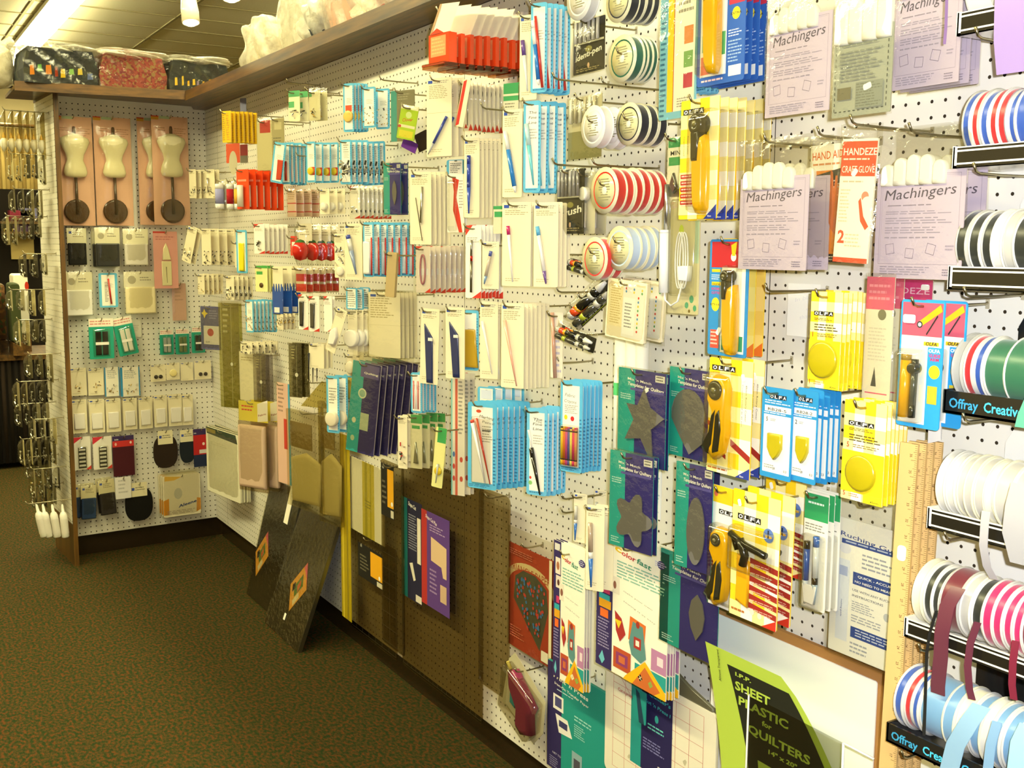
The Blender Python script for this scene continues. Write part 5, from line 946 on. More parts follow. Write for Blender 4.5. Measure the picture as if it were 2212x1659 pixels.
def markcard(w, h):
    mb = MB(); mb.prism(rrect(w, h, .25), -.03, .03, '58b4dc'); decals(mb, w, h, [('r', .14, .05, .86, .93, 'f4eee0'), ('e', .38, .1, .3, .16, 'd8502c'), ('t', 'Marking', .4, .17, .28, '5a5648', .5 * w, -6, .2, .0), ('t', 'Pencil', .5, .23, .26, '5a5648', .4 * w, -6, .2, .0), ('l', .5, .26, .86, .46, 7, 'a09a88'), ('r', .5, .31, .8, .325, '444'), ('l', .04, .95, .96, .985, 2, '2a6a9a'), ('l', .88, .4, .98, .96, 14, '2a6a9a'), ('e', .45, .045, .25, .07, '3a88b0')], -.03)
    return ('marking_pencil_card', mb.mesh('marking_pencil_card'), [p(w, h) for p in MP] + [blister(.16, .16, .8, .94, .35)(w, h)])
st(markcard, 1011, 870, 1073, 1056, 7, 1144, 7, 'blue-edged card reading Marking Pencil', 'pencil card')
st(blue([], [('r', .2, .1, .8, .4, 'd8dce4')]), 1032, 836, 1070, 900, 4, 1132, 4.5, 'blue-edged card behind the marking pencils', 'card', hk=False)
st(blue([pen(.15, .25, .35, .5, .1, [(1, 'e8e4dc')]), pen(.3, .45, .75, .98, .22, [(.2, '26241e'), (.8, '1e1c18')])], [('t', 'Fine', .45, .16, .22, '5a5648', .3 * w if False else .6, -6, .2, 0), ('c', .2, .86, .2, .2, '8ac070'), ('c', .2, .8, .12, .14, 'd04030')], txt=['The', 'Fine', 'Line'], edge='6abade'), 1138, 882, 1182, 1070, 5, 1222, 6.8, 'blue-edged card with black fine line pen', 'pen card')
CRY = ['e8c020', 'e07a28', 'd04a8a', '5a5aa0', 'e8d860', 'd83a6a', 'd8905a', '3a3a30']
def crayons(w, h):
    mb = MB(); mb.prism(rrect(w, h, .25), -.03, .03, '5cb4dc'); decals(mb, w, h, [('r', .1, .05, .86, .94, 'f6f0e0'), ('t', 'Fabric', .2, .17, .3, '4a4a40', .45 * w, -4, .2, -.005), ('t', 'Crayons', .16, .235, .3, '4a4a40', .55 * w, -4, .2, -.005), ('l', .2, .26, .8, .36, 5, 'a8a090'), ('e', .25, .4, .18, .22, 'e8d020'), ('e', .55, .41, .2, .22, 'd02a2c'), ('l', .88, .4, .98, .96, 14, '2a6a9a'), ('l', .04, .95, .96, .985, 2, '2a6a9a')], -.03)
    ps = []
    for i in range(7): ps.append(pen(.16 + .105 * i, .5, .16 + .105 * i, .92, w * .05, [(.04, CRY[(i + 7) % 8]), (.05, CRY[i]), (.03, '26241c'), (.72, CRY[i]), (.03, '26241c'), (.13, CRY[i])], 'crayon', 'paper', False, 6)(w, h))
    return ('crayon_card', mb.mesh('crayon_card'), ps + [blister(.08, .48, .88, .95, .4)(w, h)])
st(crayons, 1211, 823, 1258, 1020, 6, 1300, 6, 'blue-edged card of fabric crayons', 'crayon card', yaw=20)
st(cream([pen(.25, .25, .2, .95, .13, [(.4, 'c8c4b4'), (.1, 'e8e4d8'), (.5, '2f6ab8')], 'tool')], lines=2), 1240, 1066, 1268, 1172, 2, 1312, 4, 'cream card with blue handled tool, upper one')
st(cream([pen(.3, .2, .4, .95, .17, [(.45, 'b09a80'), (.1, 'e8e4d8'), (.45, '2f6ab8')], 'tool')], lines=2), 1266, 1092, 1305, 1276, 2, 1326, 6, 'cream card with blue handled tool, lower one')
st(cream([pen(.2, .25, .75, .93, .13, [(1, 'f6f0e2')], 'pencil')]), 1037, 652, 1076, 818, 2, 1090, 6, 'cream card with white pencil')
st(cream([pen(.2, .2, .75, .97, .14, [(1, 'f4b49a')], 'pencil')]), 1083, 655, 1132, 838, 7, 1186, 6.5, 'cream card with salmon pink pencil')
st(mk('needle_card', 'e8dcc4', [('l', .2, .4, .9, .95, 6, 'b8b0c0')], [pen(.2, .0, .5, 1.0, .14, [(1, 'c89880')], 'stick', 'gloss', False)]), 1190, 675, 1216, 816, 1, 0, 4, 'thin card with pinkish wooden stick')
WEDGE = [solid('ruler_wedge', [(.22, .2), (.68, .38), (.75, .98), (.42, .98)][::-1], -.22, -.05, '27305c'), part('slider', lambda m, a, b: m.box(X_(a, .5), X_(a, .72), -.35, -.2, Z_(b, .42), Z_(b, .38), 'e8e4d8', 'gloss'))]
st(cream(WEDGE, lines=2), 911, 667, 950, 830, 1, 0, 6, 'cream card with navy wedge, the left one', roll=2)
st(cream(WEDGE, lines=2), 963, 664, 1004, 818, 1, 0, 6.5, 'cream card with navy wedge, the right one')
st(blue([solid('gauge', [(0, .32), (.8, .32), (1, .95), (.2, .95)][::-1], -.25, -.05, 'c09a28')]), 1000, 670, 1034, 800, 1, 0, 5, 'blue-edged card with mustard yellow gauge')
def bagcard(w, h):
    mb = MB(); mb.prism(rrect(w, h, .05), -.03, .03, 'f1e6c4'); decals(mb, w, h, LOGO + [('l', .06, .08, .8, .4, 9, 'b8a878'), ('r', 0, .5, 1, .503, 'c8b888')], -.03); return ('sewing_gauge_packet', mb.mesh('sewing_gauge_packet'), [film(.03, .03, .5)(w, h)])
st(bagcard, 797, 632, 865, 772, 5, 900, 6.5, 'large cream packet in shiny bag at mid height', 'packet')
st(mk('wooden_block', 'b59e6c', [], t=.4), 840, 545, 860, 642, 1, 0, 7, 'tan wooden stick packet in front of the white tools', 'packet', roll=5)
# pins, blue rows and the deep perspective on the left ---------------------------------------------------------------
BITS = ['d8d4c0', '9a9684', 'f2efe2', '6a6450']
GOLD = ['c89a28', 'a87a1c', 'e0bc50', '8a6420']
st(blue(rods(.2, .2, .8, .9, 3, ['c8382c', 'f4efe6'], 'pin', .05)), 888, 805, 912, 892, 5, 942, 5.5, 'narrow blue-edged pin card below the large cream packet')
st(cream([bits(.15, .5, .85, .9, 10, ['c8342c', 'd8d4c8', 'aaa'])], lines=3), 860, 898, 880, 1012, 3, 900, 5.5, 'cream card with steel clasps')
st(mk('tool_card', 'e0d8b0', [('r', 0, 0, 1, .16, '3f9a50'), ('r', .1, .2, .8, .26, '3f9a50')], [solid('snips', [(.5, .5), (.7, .9), (.3, .9)][::-1], -.3, -.05, 'c8ccc0', 'metal'), film(.02, 0, .2)]), 888, 896, 912, 1012, 4, 962, 5.5, 'green headed card with pointed clips')
st(mk('tool_card', 'e2dc8c', [('r', .2, .0, 1, .25, '3f9a50')], [cyl('ring', .55, .72, .45, -.25, -.05, 'd8b820'), pen(.55, .6, .5, .92, .12, [(1, 'b8b4a0')], 'seam_tool')]), 943, 924, 966, 1055, 1, 0, 7, 'pale yellow card with oval ring tool', roll=6)
def quiltpk(w, h):
    mb = MB(); mb.prism(rrect(w, h, .1), -.12, .05, '2f2858', 'paper', 'b9b2c0'); decals(mb, w, h, [('r', 0, 0, .42, 1, '2a9690'), ('r', .3, .02, .95, .16, '5a5080'), ('t', 'Quilting', .42, .12, .22, 'e8e4d0', .5 * w, 0, .1, .02), ('e', .42, .34, .62, .62, 'c8cca8'), ('e', .42, .34, .45, .45, '8aa890'), ('r', .42, .55, .72, .74, 'a8b08c'), ('e', .2, .65, .3, .35, 'c8c8a0'), ('e', .2, .85, .3, .35, 'a8b890')], -.12)
    return ('stencil_pack', mb.mesh('stencil_pack'), [film(.04, .1, .4)(w, h)])
st(quiltpk, 766, 784, 826, 982, 7, 905, 8, 'teal and purple stencil pack hanging at an angle', 'stencil pack', roll=7, jit=1.5)
st(blue([cyl('tape_roll', .5, .75, 1.0, -.6, -.05, 'e8dcc0')], [('l', .2, .2, .8, .5, 6, '9a9480')]), 706, 812, 733, 935, 3, 770, 6, 'blue-edged card with white tape roll')
st(mk('card', 'd8b850', [('l', .2, .1, .8, .3, 3, '7a6a30')]), 741, 816, 762, 860, 1, 0, 4, 'mustard card behind the tape roll cards', hk=False)
st(cream([solid('heart_tape', [(.1, .55), (.5, .42), (.9, .6), (.85, .8), (.3, .85)][::-1], -.5, -.05, 'efe8dc'), ]), 730, 668, 752, 768, 1, 0, 7.5, 'cream card with heart shaped cutout, tilted', roll=22)
st(cream([cyl('tape_roll', .5, .62, 1.1, -.6, -.05, 'f0e9d6')]), 752, 672, 772, 766, 3, 798, 6, 'cream card with white tape roll')
st(cream([cyl('tape_roll', .5, .6, .8, -.5, -.05, 'e8dfc0')]), 750, 765, 770, 812, 2, 786, 5, 'small cream tape card below')
st(blue([], [('l', .1, .1, .9, .9, 8, '8a8a7c')]), 748, 622, 772, 668, 3, 800, 5, 'blue topped card above the tape rolls')
st(cream([pen(.3, .2, .75, .9, .3, [(.1, '3a48a0'), (.3, 'e8e4da'), (.6, '8a98b8')], 'marker')]), 745, 484, 783, 604, 2, 790, 6.5, 'cream card with fat white and blue marker')
st(cream([bits(.2, .3, .9, .7, 16, BITS), cyl('tape_roll', .6, .85, .55, -.4, -.05, 'efe6d0')]), 723, 505, 745, 600, 1, 0, 6.5, 'cream card with silver findings and small roll')
WR = [solid('white_stick', [(.1, .35), (.7, .35), (.7, .95), (.1, .95)][::-1], -.35, -.05, 'f0efe6'), pen(.85, .28, .85, .97, .07, [(1, 'c8281e')], 'red_edge', 'gloss', False)]
st(blue(WR, [('l', .2, .08, .8, .26, 5, '8aa0a0')]), 785, 480, 808, 598, 7, 898, 7.5, 'white tool on blue card with red edge')
st(whitered([film(.02, 0, .3), bits(.2, .6, .8, .8, 6, ['d8d0a0', 'eee'])]), 757, 402, 778, 472, 8, 846, 6.5, 'white card with red bottom corner')
CLIP = [bits(.1, .5, .9, .92, 26, BITS, 'safety_pins', .5, 'metal', .35)]
st(blue(CLIP, [('l', .3, .1, .8, .3, 4, 'a8a290')]), 735, 302, 760, 398, 7, 832, 7, 'blue-edged card full of silver pins')
st(blue([cyl('tape_roll', .5, .68, .7, -.3, -.05, 'e8c060')], [('r', .2, .45, .8, .58, 'd8502c'), ('e', .5, .7, .2, .35, 'c8402c')]), 742, 180, 765, 285, 5, 795, 6, 'blue-edged card with yellow disc in the top row')
st(blue([bits(.1, .45, .9, .9, 20, GOLD, 'beads', .2)]), 783, 188, 812, 276, 2, 842, 5.5, 'blue-edged card with brass beads in the top row')
st(blue([solid('red_tool', [(.45, .42), (.9, .42), (.9, .9), (.5, .92)][::-1], -.15, -.05, 'c03a24')]), 594, 308, 620, 396, 1, 0, 7, 'blue-edged card with red tool, tilted forward', roll=10)
st(blue([pen(.6, .45, .6, .92, .2, [(1, 'b8321e')], 'red_tool', 'gloss', False)]), 608, 308, 628, 398, 5, 662, 6, 'blue-edged card with red tool')
st(blue([cyl('disc', .5, .72, .5, -.3, -.05, 'e8c020')], [('r', .4, .62, .9, .82, 'c8402c')]), 662, 306, 682, 394, 4, 732, 6, 'blue-edged card with yellow disc in the long row')
st(mk('button_card', 'ebe3b8', [('r', 0, 0, 1, .2, '58a868'), ('r', 0, .35, .5, .55, '58a868')], [bits(.1, .6, .9, 1.0, 8, BITS, 'buckles', .35)]), 624, 196, 648, 262, 2, 666, 5.5, 'green headed card with buckles in the top row')
st(mk('button_card', 'ebe3b8', [('r', 0, .05, .25, .2, '58a868')], [bits(.1, .55, .9, .95, 10, GOLD, 'buckles', .3), film(.03, .1, .3)]), 668, 196, 692, 260, 2, 707, 5.5, 'pale card with brass findings in the top row')
def ruler_y(w, h):
    mb = MB(); mb.prism(rrect(w, h, .05), -.2, .05, 'e8bc24', 'gloss'); decals(mb, w, h, [('l', .05, .05, .3, .95, 14, '8a5a10'), ('l', .5, .05, .9, .95, 12, 'c88a1c')], -.2); return ('tape_measure_packet', mb.mesh('tape_measure_packet'), [film(.02, 0, .15)(w, h)])
st(ruler_y, 482, 240, 500, 308, 7, 556, 9, 'yellow tape measure packet in the upper left', 'packet')
st(mk('shears_packet', 'c8502c', [('e', .5, 1.0, .9, 1.9, 'b8b090')]), 489, 310, 518, 352, 1, 0, 6, 'rust coloured packet with pale arch below the tape measures', 'packet', hk=False)
st(mk('shears_packet', '8a2c24', [('r', 0, .6, 1, 1, '6a6450')]), 519, 312, 535, 352, 1, 0, 6, 'dark red packet beside the pale arch', 'packet', hk=False)
st(mk('shears_packet', '6a6a80', []), 519, 212, 532, 245, 1, 0, 3, 'blue grey strip high above the tape measures', 'card', hk=False)
st(mk('bag', 'd8cc9c', [('r', .2, 0, .9, .25, 'c03a34')], [film(.05, .05, .4)]), 556, 260, 588, 368, 2, 600, 6, 'clear bag with dark red top', 'packet')
st(mk('tool_card', '9a8e60', [('r', .2, .1, .8, .3, 'b8ac7c'), ('l', .1, .5, .9, .9, 5, '6a6244')]), 588, 256, 614, 335, 1, 0, 5, 'olive grey card above the red tool cards')
SN = [bits(.1, .6, .9, .95, 10, BITS, 'snaps', .3)]
st(cream(SN, lines=3), 409, 366, 424, 428, 3, 446, 6, 'cream snap card, left of the sock packets')
st(cream([pen(.3, .3, .3, .8, .2, [(1, 'e8e4d8')], 'roll', 'metal')] + SN, lines=2), 446, 366, 464, 428, 2, 474, 5, 'cream snap card with silver roll')
def floss(c):
    def f(w, h):
        mb = MB(); mb.prism(rrect(w, h, .1), -.03, .03, 'd8d0b8'); return ('floss_packet', mb.mesh('floss_packet'), [pen(.5, .15, .5, .95, w * .36, [(.2, 'f2f0ea'), (.6, c), (.2, 'f2f0ea')], 'floss_bundle', 'fabric', False, 10)(w, h), film(.02, 0, .6)(w, h)])
    return f
st(floss('9a9ac8'), 473, 388, 492, 455, 1, 0, 8, 'white and lilac bundle, leftmost of three', 'bundle')
st(floss('b0262c'), 496, 388, 511, 455, 1, 0, 7.5, 'white and red bundle in the middle of three', 'bundle')
st(floss('e8b040'), 512, 388, 527, 455, 1, 0, 7, 'white and yellow bundle, right of three', 'bundle')
def orng(w, h):
    mb = MB(); mb.prism(rrect(w, h, .1), -.05, .05, 'e8481c', 'gloss'); decals(mb, w, h, [('r', .1, .25, .8, .3, 'e88a6a')], -.05); return ('chalk_card', mb.mesh('chalk_card'), [pen(.5, .4, .5, .94, w * .2, [(1, 'efe6d2')], 'chalk', 'gloss', False, 8)(w, h)])
st(orng, 512, 366, 538, 452, 6, 612, 8, 'bright orange card with white chalk stick')
PKR = mk('pin_packet', 'd8b8a0', [('r', 0, .5, 1, .54, 'c04040'), ('r', 0, .8, 1, .84, 'c04040'), ('l', .1, .1, .9, .4, 4, 'a88a70')], [film(.02, 0, .3)])
st(PKR, 621, 408, 640, 468, 4, 690, 6, 'pinkish packet with red bands', 'packet')
st(cream([cyl('puff', .5, .7, .5, -.5, -.05, 'efe8d2')]), 692, 408, 712, 462, 3, 746, 6, 'cream card with pale puff')
st(cream([bits(.1, .55, 1, .95, 14, BITS, 'zip_pulls', .35)], lines=3), 408, 492, 428, 570, 2, 438, 8, 'curled cream card with silver findings, far left', roll=18)
st(cream([bits(.1, .6, 1, .98, 12, ['2a2820', '8a8670', 'eee'], 'hooks', .3)], lines=3), 436, 494, 456, 572, 4, 508, 7, 'cream card with hooks and eyes')
st(cream([], lines=1), 508, 522, 520, 578, 1, 0, 6, 'plain small cream card beside the yellow glue card')
st(blue([solid('glue_stick', [(.3, .3), (.75, .3), (.75, .95), (.3, .95)][::-1], -.3, -.05, 'e8d818')], dots=False), 511, 497, 534, 590, 1, 0, 7, 'blue-edged card with bright yellow stick')
st(whitered([bits(.2, .4, .9, .95, 8, BITS, 'needles', .5)]), 549, 484, 572, 548, 6, 622, 7, 'white card of needles with red marks')
def tomato(w, h):
    mb = MB(); mb.prism(rrect(w * .9, h * .42, .05), -.03, .03, 'f0e6d0'); decals(mb, w, h, [('l', .15, .05, .85, .3, 4, 'b8a890')], -.03)
    t = part('tomato', lambda m, a, b: m.lathe([(0, -b * .9), (a * .3, -b * .86), (a * .43, -b * .7), (a * .41, -b * .55), (a * .25, -b * .46), (0, -b * .4)], (0, -a * .4, 0), 'z', 16, 'c8241a', 'gloss'), 'red tomato pincushion')
    return ('pincushion_packet', mb.mesh('pincushion_packet'), [t(w, h), part('leaf_top', lambda m, a, b: m.lathe([(0, -b * .38), (a * .2, -b * .41), (a * .28, -b * .46)], (0, -a * .4, 0), 'z', 6, '3a6a34', 'fabric'))(w, h), film(.05, 0, 1.2)(w, h)])
st(tomato, 648, 483, 676, 572, 4, 734, 8, 'red tomato pincushion in clear bag', 'pincushion', cat='pincushion') if False else st(tomato, 644, 483, 676, 572, 4, 736, 8, 'red tomato pincushion in clear bag', 'pincushion')
st(mk('thread_card', 'd83a22', [('r', .2, .3, .9, .6, 'f0ead8')]), 628, 510, 642, 552, 1, 0, 7, 'red and white card left of the tomatoes')
st(cream([bits(.1, .3, .9, .9, 8, GOLD, 'snaps', .2)], lines=2), 428, 592, 442, 636, 5, 482, 7, 'short cream card of brass snaps')
st(cream([bits(.1, .5, .9, .98, 18, BITS, 'hooks', .35)], lines=2), 489, 596, 506, 648, 5, 546, 7, 'cream card with silver hooks in the third row')
st(mk('button_card', 'ece69c', [('r', 0, 0, 1, .1, '4aa04a'), ('r', .1, .22, .6, .34, '4aa04a')], [cyl('button', .5, .75, .38, -.2, -.04, '5a4020')]), 552, 574, 578, 630, 3, 592, 6, 'pale yellow card with brown button')
def comb(w, h):
    mb = MB(); mb.prism(rrect(w, h * .45, .05), -.03, .03, 'e8deb8'); tooth = [(0, .42)] + [p for i in range(4) for p in ((i / 4 + .06, .52), (i / 4 + .12, .36), (i / 4 + .2, .52))] + [(1, .42), (1, 1), (0, 1)]
    return ('comb_card', mb.mesh('comb_card'), [solid('comb', tooth[::-1], -.2, -.04, '1f4ca0', 'gloss', .98)(w, h), part('sticker', lambda m, a, b: m.box(X_(a, .2), X_(a, .7), -.26, -.2, Z_(b, .97), Z_(b, .86), 'e8e4dc'))(w, h)])
st(comb, 590, 576, 612, 678, 3, 650, 7.5, 'cobalt blue comb on pale card')
RP = mk('thread_packet', 'd8c8a8', [('r', 0, .25, 1, .55, 'b8242a'), ('r', 0, .65, 1, .95, 'c8382a')], [film(.03, 0, .4)])
st(RP, 640, 578, 662, 632, 6, 732, 7, 'red banded shiny packet', 'packet')
st(blue([bits(.1, .5, .9, .95, 16, GOLD, 'brass_pins', .25)], dots=False), 531, 648, 548, 718, 7, 598, 7, 'blue topped card with brass pins')
st(cream([bits(.1, .3, .9, .9, 14, GOLD, 'brass_rings', .25)], lines=1), 598, 674, 612, 712, 4, 638, 5, 'small card of brass rings')
st(whitered([solid('black_tool', [(.2, .2), (.6, .2), (.5, .9), (.2, .9)][::-1], -.3, -.05, '33302a')]), 645, 636, 666, 712, 1, 0, 7.5, 'white card with red corner, left of three')
st(whitered([solid('black_tool', [(.2, .2), (.6, .2), (.5, .9), (.2, .9)][::-1], -.3, -.05, '4a463c')]), 668, 640, 690, 716, 1, 0, 7, 'white card with black tool, middle of three')
st(whitered([]), 700, 640, 718, 716, 2, 724, 6, 'white card with red corner, right of three')
def purp(w, h):
    mb = MB(); mb.prism(rrect(w, h, .1), -.1, .05, '5c5a7c'); decals(mb, w, h, [('p', [(.2, .06), (.28, .14), (.4, .16), (.28, .2), (.2, .28), (.14, .2), (.04, .16), (.14, .13)], 'd8c048'), ('l', .45, .08, .9, .3, 4, '8a88a8'), ('r', .14, .45, .95, .88, 'cfc8bc'), ('e', .5, .6, .8, .7, 'a84a44'), ('t', 'EZIE', .25, .84, .25, '444', .2 * w)], -.1); return ('batting_packet', mb.mesh('batting_packet'), [film(.02, 0, .2)(w, h)])
st(purp, 435, 662, 476, 755, 1, 0, 5, 'slate blue packet with yellow star at the corner', 'packet')
def greenrul(c1='e4e0c0'):
    def f(w, h):
        mb = MB(); mb.prism(rrect(w, h, .05), -.05, .0, c1, 'acrylic'); decals(mb, w, h, [('r', .1 + .5 * i, .02, .12 + .5 * i, .98, 'b0a878') for i in range(2)] + [('l', .2, .04, .5, .3, 5, 'b0a878'), ('c', .6, .58, .3, .3, 'e8e4d0')], -.05); return ('clear_ruler', mb.mesh('clear_ruler'), [film(.02, .02, .15)(w, h)])
    return f
st(greenrul('e6e4b4'), 475, 655, 518, 880, 2, 524, 5, 'long clear greenish ruler near the corner', 'ruler')
st(mk('paper_packet', 'e8dfbc', [('l', .1, .1, .9, .2, 2, 'b8a878')], [film(.02, .05, .3)]), 518, 760, 556, 865, 1, 0, 4, 'tall pale packet right of the greenish rulers', 'packet')
st(greenrul('dedbe2'), 548, 765, 575, 868, 3, 590, 3.5, 'narrow greyish clear strip beside the pale packet', 'ruler')
st(cream([bits(.1, .3, .9, .9, 14, ['2a2820', '8a8670', 'ddd'], 'snaps', .3)], lines=0), 520, 738, 545, 765, 5, 600, 5, 'low card of dark snaps')
st(greenrul('b2ae98'), 625, 742, 652, 858, 3, 668, 5, 'dark clear ruler with white sticker', 'ruler')
st(cream([pen(.05, .4, .0, 1.6, .1, [(1, '2a2a30')], 'rod', 'metal')], lines=2), 668, 742, 700, 795, 3, 718, 6, 'short cream card above the clear triangle')
def tri(w, h):
    mb = MB(); mb.prism([(X_(w, .75), 0), (X_(w, 1), -h * .1), (X_(w, 1), -h), (X_(w, 0), -h)][::-1], -.08, 0, 'e0d8a4', 'acrylic'); return ('clear_triangle', mb.mesh('clear_triangle'), [])
st(tri, 650, 822, 712, 880, 1, 0, 3, 'clear yellow edged triangle ruler', 'ruler')
def yred(w, h):
    mb = MB(); mb.prism(rrect(w, h * .22, .03), -.03, .03, 'dcc83c'); decals(mb, w, h, [('l', .1, .04, .6, .12, 2, 'c83a2c'), ('p', [(.65, .02), (1, -.03), (1, .2), (.65, .22)], 'e8e0d0'), ('t', 'Fabric', .68, .16, .3, '8a3028', .28 * w, 15, 0, .02)], -.03); mb.prism([(x, z - h * .22) for x, z in rrect(w, h * .78, .1)], -.25, 0, 'f0e6d8', 'acrylic'); return ('fabric_packet', mb.mesh('fabric_packet'), [part('folded_fabric', lambda m, a, b: m.bprism([(x, z - b * .26) for x, z in rrect(a * .9, b * .7, .2)], -.8, -.1, .9, 'cdb096', 'fabric'))(w, h), film(.03, 0, 1.0)(w, h)])
st(yred, 518, 868, 580, 1060, 2, 608, 5, 'clear fabric packet with yellow header', 'packet')
def foam(w, h):
    mb = MB(); mb.prism(rrect(w, h, .3), -.25, .15, 'e6e1c6'); decals(mb, w, h, [('p', [(0, 0), (.9, .0), (.95, .13), (.03, .1)], '34402e'), ('r', .03, .02, .3, .08, '8a7a3a'), ('l', .15, .2, .8, .26, 2, 'd8d2b0')], -.25); return ('shirt_board', mb.mesh('shirt_board'), [film(.02, .02, .45)(w, h)])
stack(foam, 450, 932, 520, 1072, 4, 540, 3.5, 'white board pack with dark green header near the corner', 'board pack', yaw=8)
st(mk('tall_card', 'd8b09a', [('r', .85, 0, 1, 1, '4a9ab8'), ('r', .5, .35, .75, .65, 'c03a2c'), ('l', .1, .05, .6, .3, 6, '9a7a68')], r=.03), 600, 828, 628, 1044, 1, 0, 4, 'tall pinkish card with blue edge', yaw=10)
def cbag(w, h):
    mb = MB(); mb.prism(rrect(w, h, .1), -.6, 0, 'f6f2e0', 'acrylic'); return ('clear_bag', mb.mesh('clear_bag'), [part('tissue', lambda m, a, b: m.bprism([(X_(a, .08), -b * .5), (X_(a, .5), -b * .42), (X_(a, .95), -b * .5), (X_(a, .9), -b * .92), (X_(a, .1), -b * .95)][::-1], -.5, -.1, .85, 'cdbd84', 'fabric'))(w, h), part('brown_paper', lambda m, a, b: m.box(X_(a, .08), X_(a, .7), -.45, -.3, -b * .38, -b * .12, '8a7440'))(w, h), film(.02, 0, .9)(w, h)])
st(cbag, 628, 890, 702, 1100, 1, 0, 4, 'large clear bag with folded tan paper', 'bag', yaw=10)
st(cbag, 696, 870, 742, 1130, 1, 0, 2.6, 'clear bag with yellowish strips behind the tape rolls', 'bag', yaw=10)
# big acrylic rulers low on the wall --------------------------------------------------------------------------------------
ACR = 'd6cdb6'
def aruler(label_ops=None, lab=None, lcol='1c1a14', grid=True, col=ACR, rad=.5, gap=1.0):
    def f(w, h):
        mb = MB(); mb.prism(rrect(w, h, rad, 5), -.06, .06, col, 'acrylic')
        g = MB(); nx = max(1, int(w / gap)); nz = int(h / gap)
        if grid:
            for i in range(nx + 1): x = -w / 2 + .3 + (w - .6) * i / nx; g.box(x - .015, x + .015, -.07, -.062, -h + .4, -.4, '4a4028')
            for j in range(nz + 1): z = -.4 - (h - .8) * j / nz; g.box(-w / 2 + .3, w / 2 - .3, -.072, -.064, z - .012, z + .012, '4a4028')
        ps = []
        if grid: ps.append(('grid_lines', g.mesh('grid_lines'), None))
        if lab:
            l = MB(); u0, v0, u1, v1 = lab; l.box(X_(w, u0), X_(w, u1), -.1, -.075, Z_(h, v1), Z_(h, v0), lcol)
            t = MB(); decals(t, (u1 - u0) * w, (v1 - v0) * h, label_ops, 0); ox, oz = X_(w, (u0 + u1) / 2), Z_(h, v0)
            b = len(l.v); l.v += [(x + ox, y - .1, z + oz) for x, y, z in t.v]; 
            for q, c in zip(t.f, t.c): l.f.append(tuple(b + k for k in q)); l.m.append(l.mi('paper')); l.c.append(c); l.s.append(False)
            ps.append(('label_sheet', l.mesh('label_sheet'), None))
        return ('acrylic_ruler', mb.mesh('acrylic_ruler'), ps)
    return f
OL = [('r', .5, .08, .98, .8, 'e8a818'), ('t', 'olfa', .1, .1, .5, 'c8c4b0', .5), ('l', .08, .3, .45, .8, 5, '6a6450'), ('r', .75, .84, .98, .98, 'c8c0a8'), ('c', .85, .72, .3, .3, 'f2efe4')]
stack(aruler(OL, (.22, .12, .75, .44), grid=True, gap=2), 757, 1160, 855, 1388, 1, 0, 1.4, 'smoky acrylic ruler with black and yellow label, lower one', 'ruler', hole=.6)
stack(aruler(OL, (.02, .02, .6, .3), grid=True, gap=2, col='d8d0ba'), 826, 1000, 872, 1400, 1, 0, 1.8, 'smoky acrylic ruler with black and yellow label, upper one', 'ruler', hole=.6)
SHP = [('r', 0, 0, .3, 1, '1f7f80'), ('t', 'Shape Cut', .35, .06, .5, 'e8e4d8', 2.2, -8, 0, .02), ('l', .36, .14, .8, .5, 14, '8a8a98'), ('r', .78, .15, .95, .6, 'ded6c0'), ('p', [(.4, .64), (.55, .62), (.7, .78), (.6, .8)], 'ded6c0'), ('r', .7, .92, .98, .99, 'd8d0c0')]
PLU = [('r', 0, 0, .2, 1, 'b0302c'), ('t', 'Shape Cut Plus', .15, .07, .42, 'e8d8d8', 3.0, -10, 0, .02), ('l', .3, .12, .9, .2, 3, 'a890b8'), ('p', [(.35, .25), (.9, .3), (.9, .62), (.78, .62), (.72, .52), (.35, .5)], 'd8b890'), ('r', .68, .7, .9, .88, 'c8a888'), ('l', .3, .58, .6, .85, 6, '9a80b0')]
stack(aruler(SHP, (.0, .2, .28, .66), '241f40' if False else '20203a', gap=1.2, col='d4cab2'), 872, 1010, 1040, 1500, 1, 0, 1.2, 'very large smoky ruler carrying teal and purple label sheets', 'ruler', hole=.6)
stack(mk('label_sheet', '5a3a80', PLU, r=.02, t=.03), 912, 1112, 970, 1318, 1, 0, 1.7, 'purple and red ruler label sheet', 'label', hk=False)
stack(aruler(gap=1.0, col='ded6c2', rad=.8), 1036, 1062, 1100, 1494, 1, 0, 1.9, 'smoky ruler with dense black grid beside the red packet', 'ruler', hole=.6)
stack(mk('ruler_packet', 'ece4c4', [('r', .38, 0, .72, 1, 'c8b438'), ('r', .45, 0, .52, 1, 'a89a28'), ('r', .6, 0, .63, 1, 'a89a28'), ('l', .45, .5, .7, .62, 3, '8a8030')], [film(.01, 0, .1)], r=.03), 757, 1000, 830, 1160, 1, 0, 1.6, 'cream packet with yellow tape band beside the yellow strip', 'packet', hk=False)
stack(mk('yellow_strip', 'b8a01c', [('r', .15, 0, .3, 1, 'd0b830'), ('r', .6, 0, .75, 1, '8a7810')], m='gloss', r=.02), 737, 940, 757, 1335, 1, 0, 1.9, 'long mustard yellow strip standing on the wall', 'strip', hk=False)
stack(mk('yellow_strip', 'b0991c', [('r', .2, 0, .4, 1, 'c8b02c')], m='gloss', r=.02), 690, 880, 700, 1110, 1, 0, 1.5, 'thin mustard strip behind the clear bags', 'strip', hk=False)
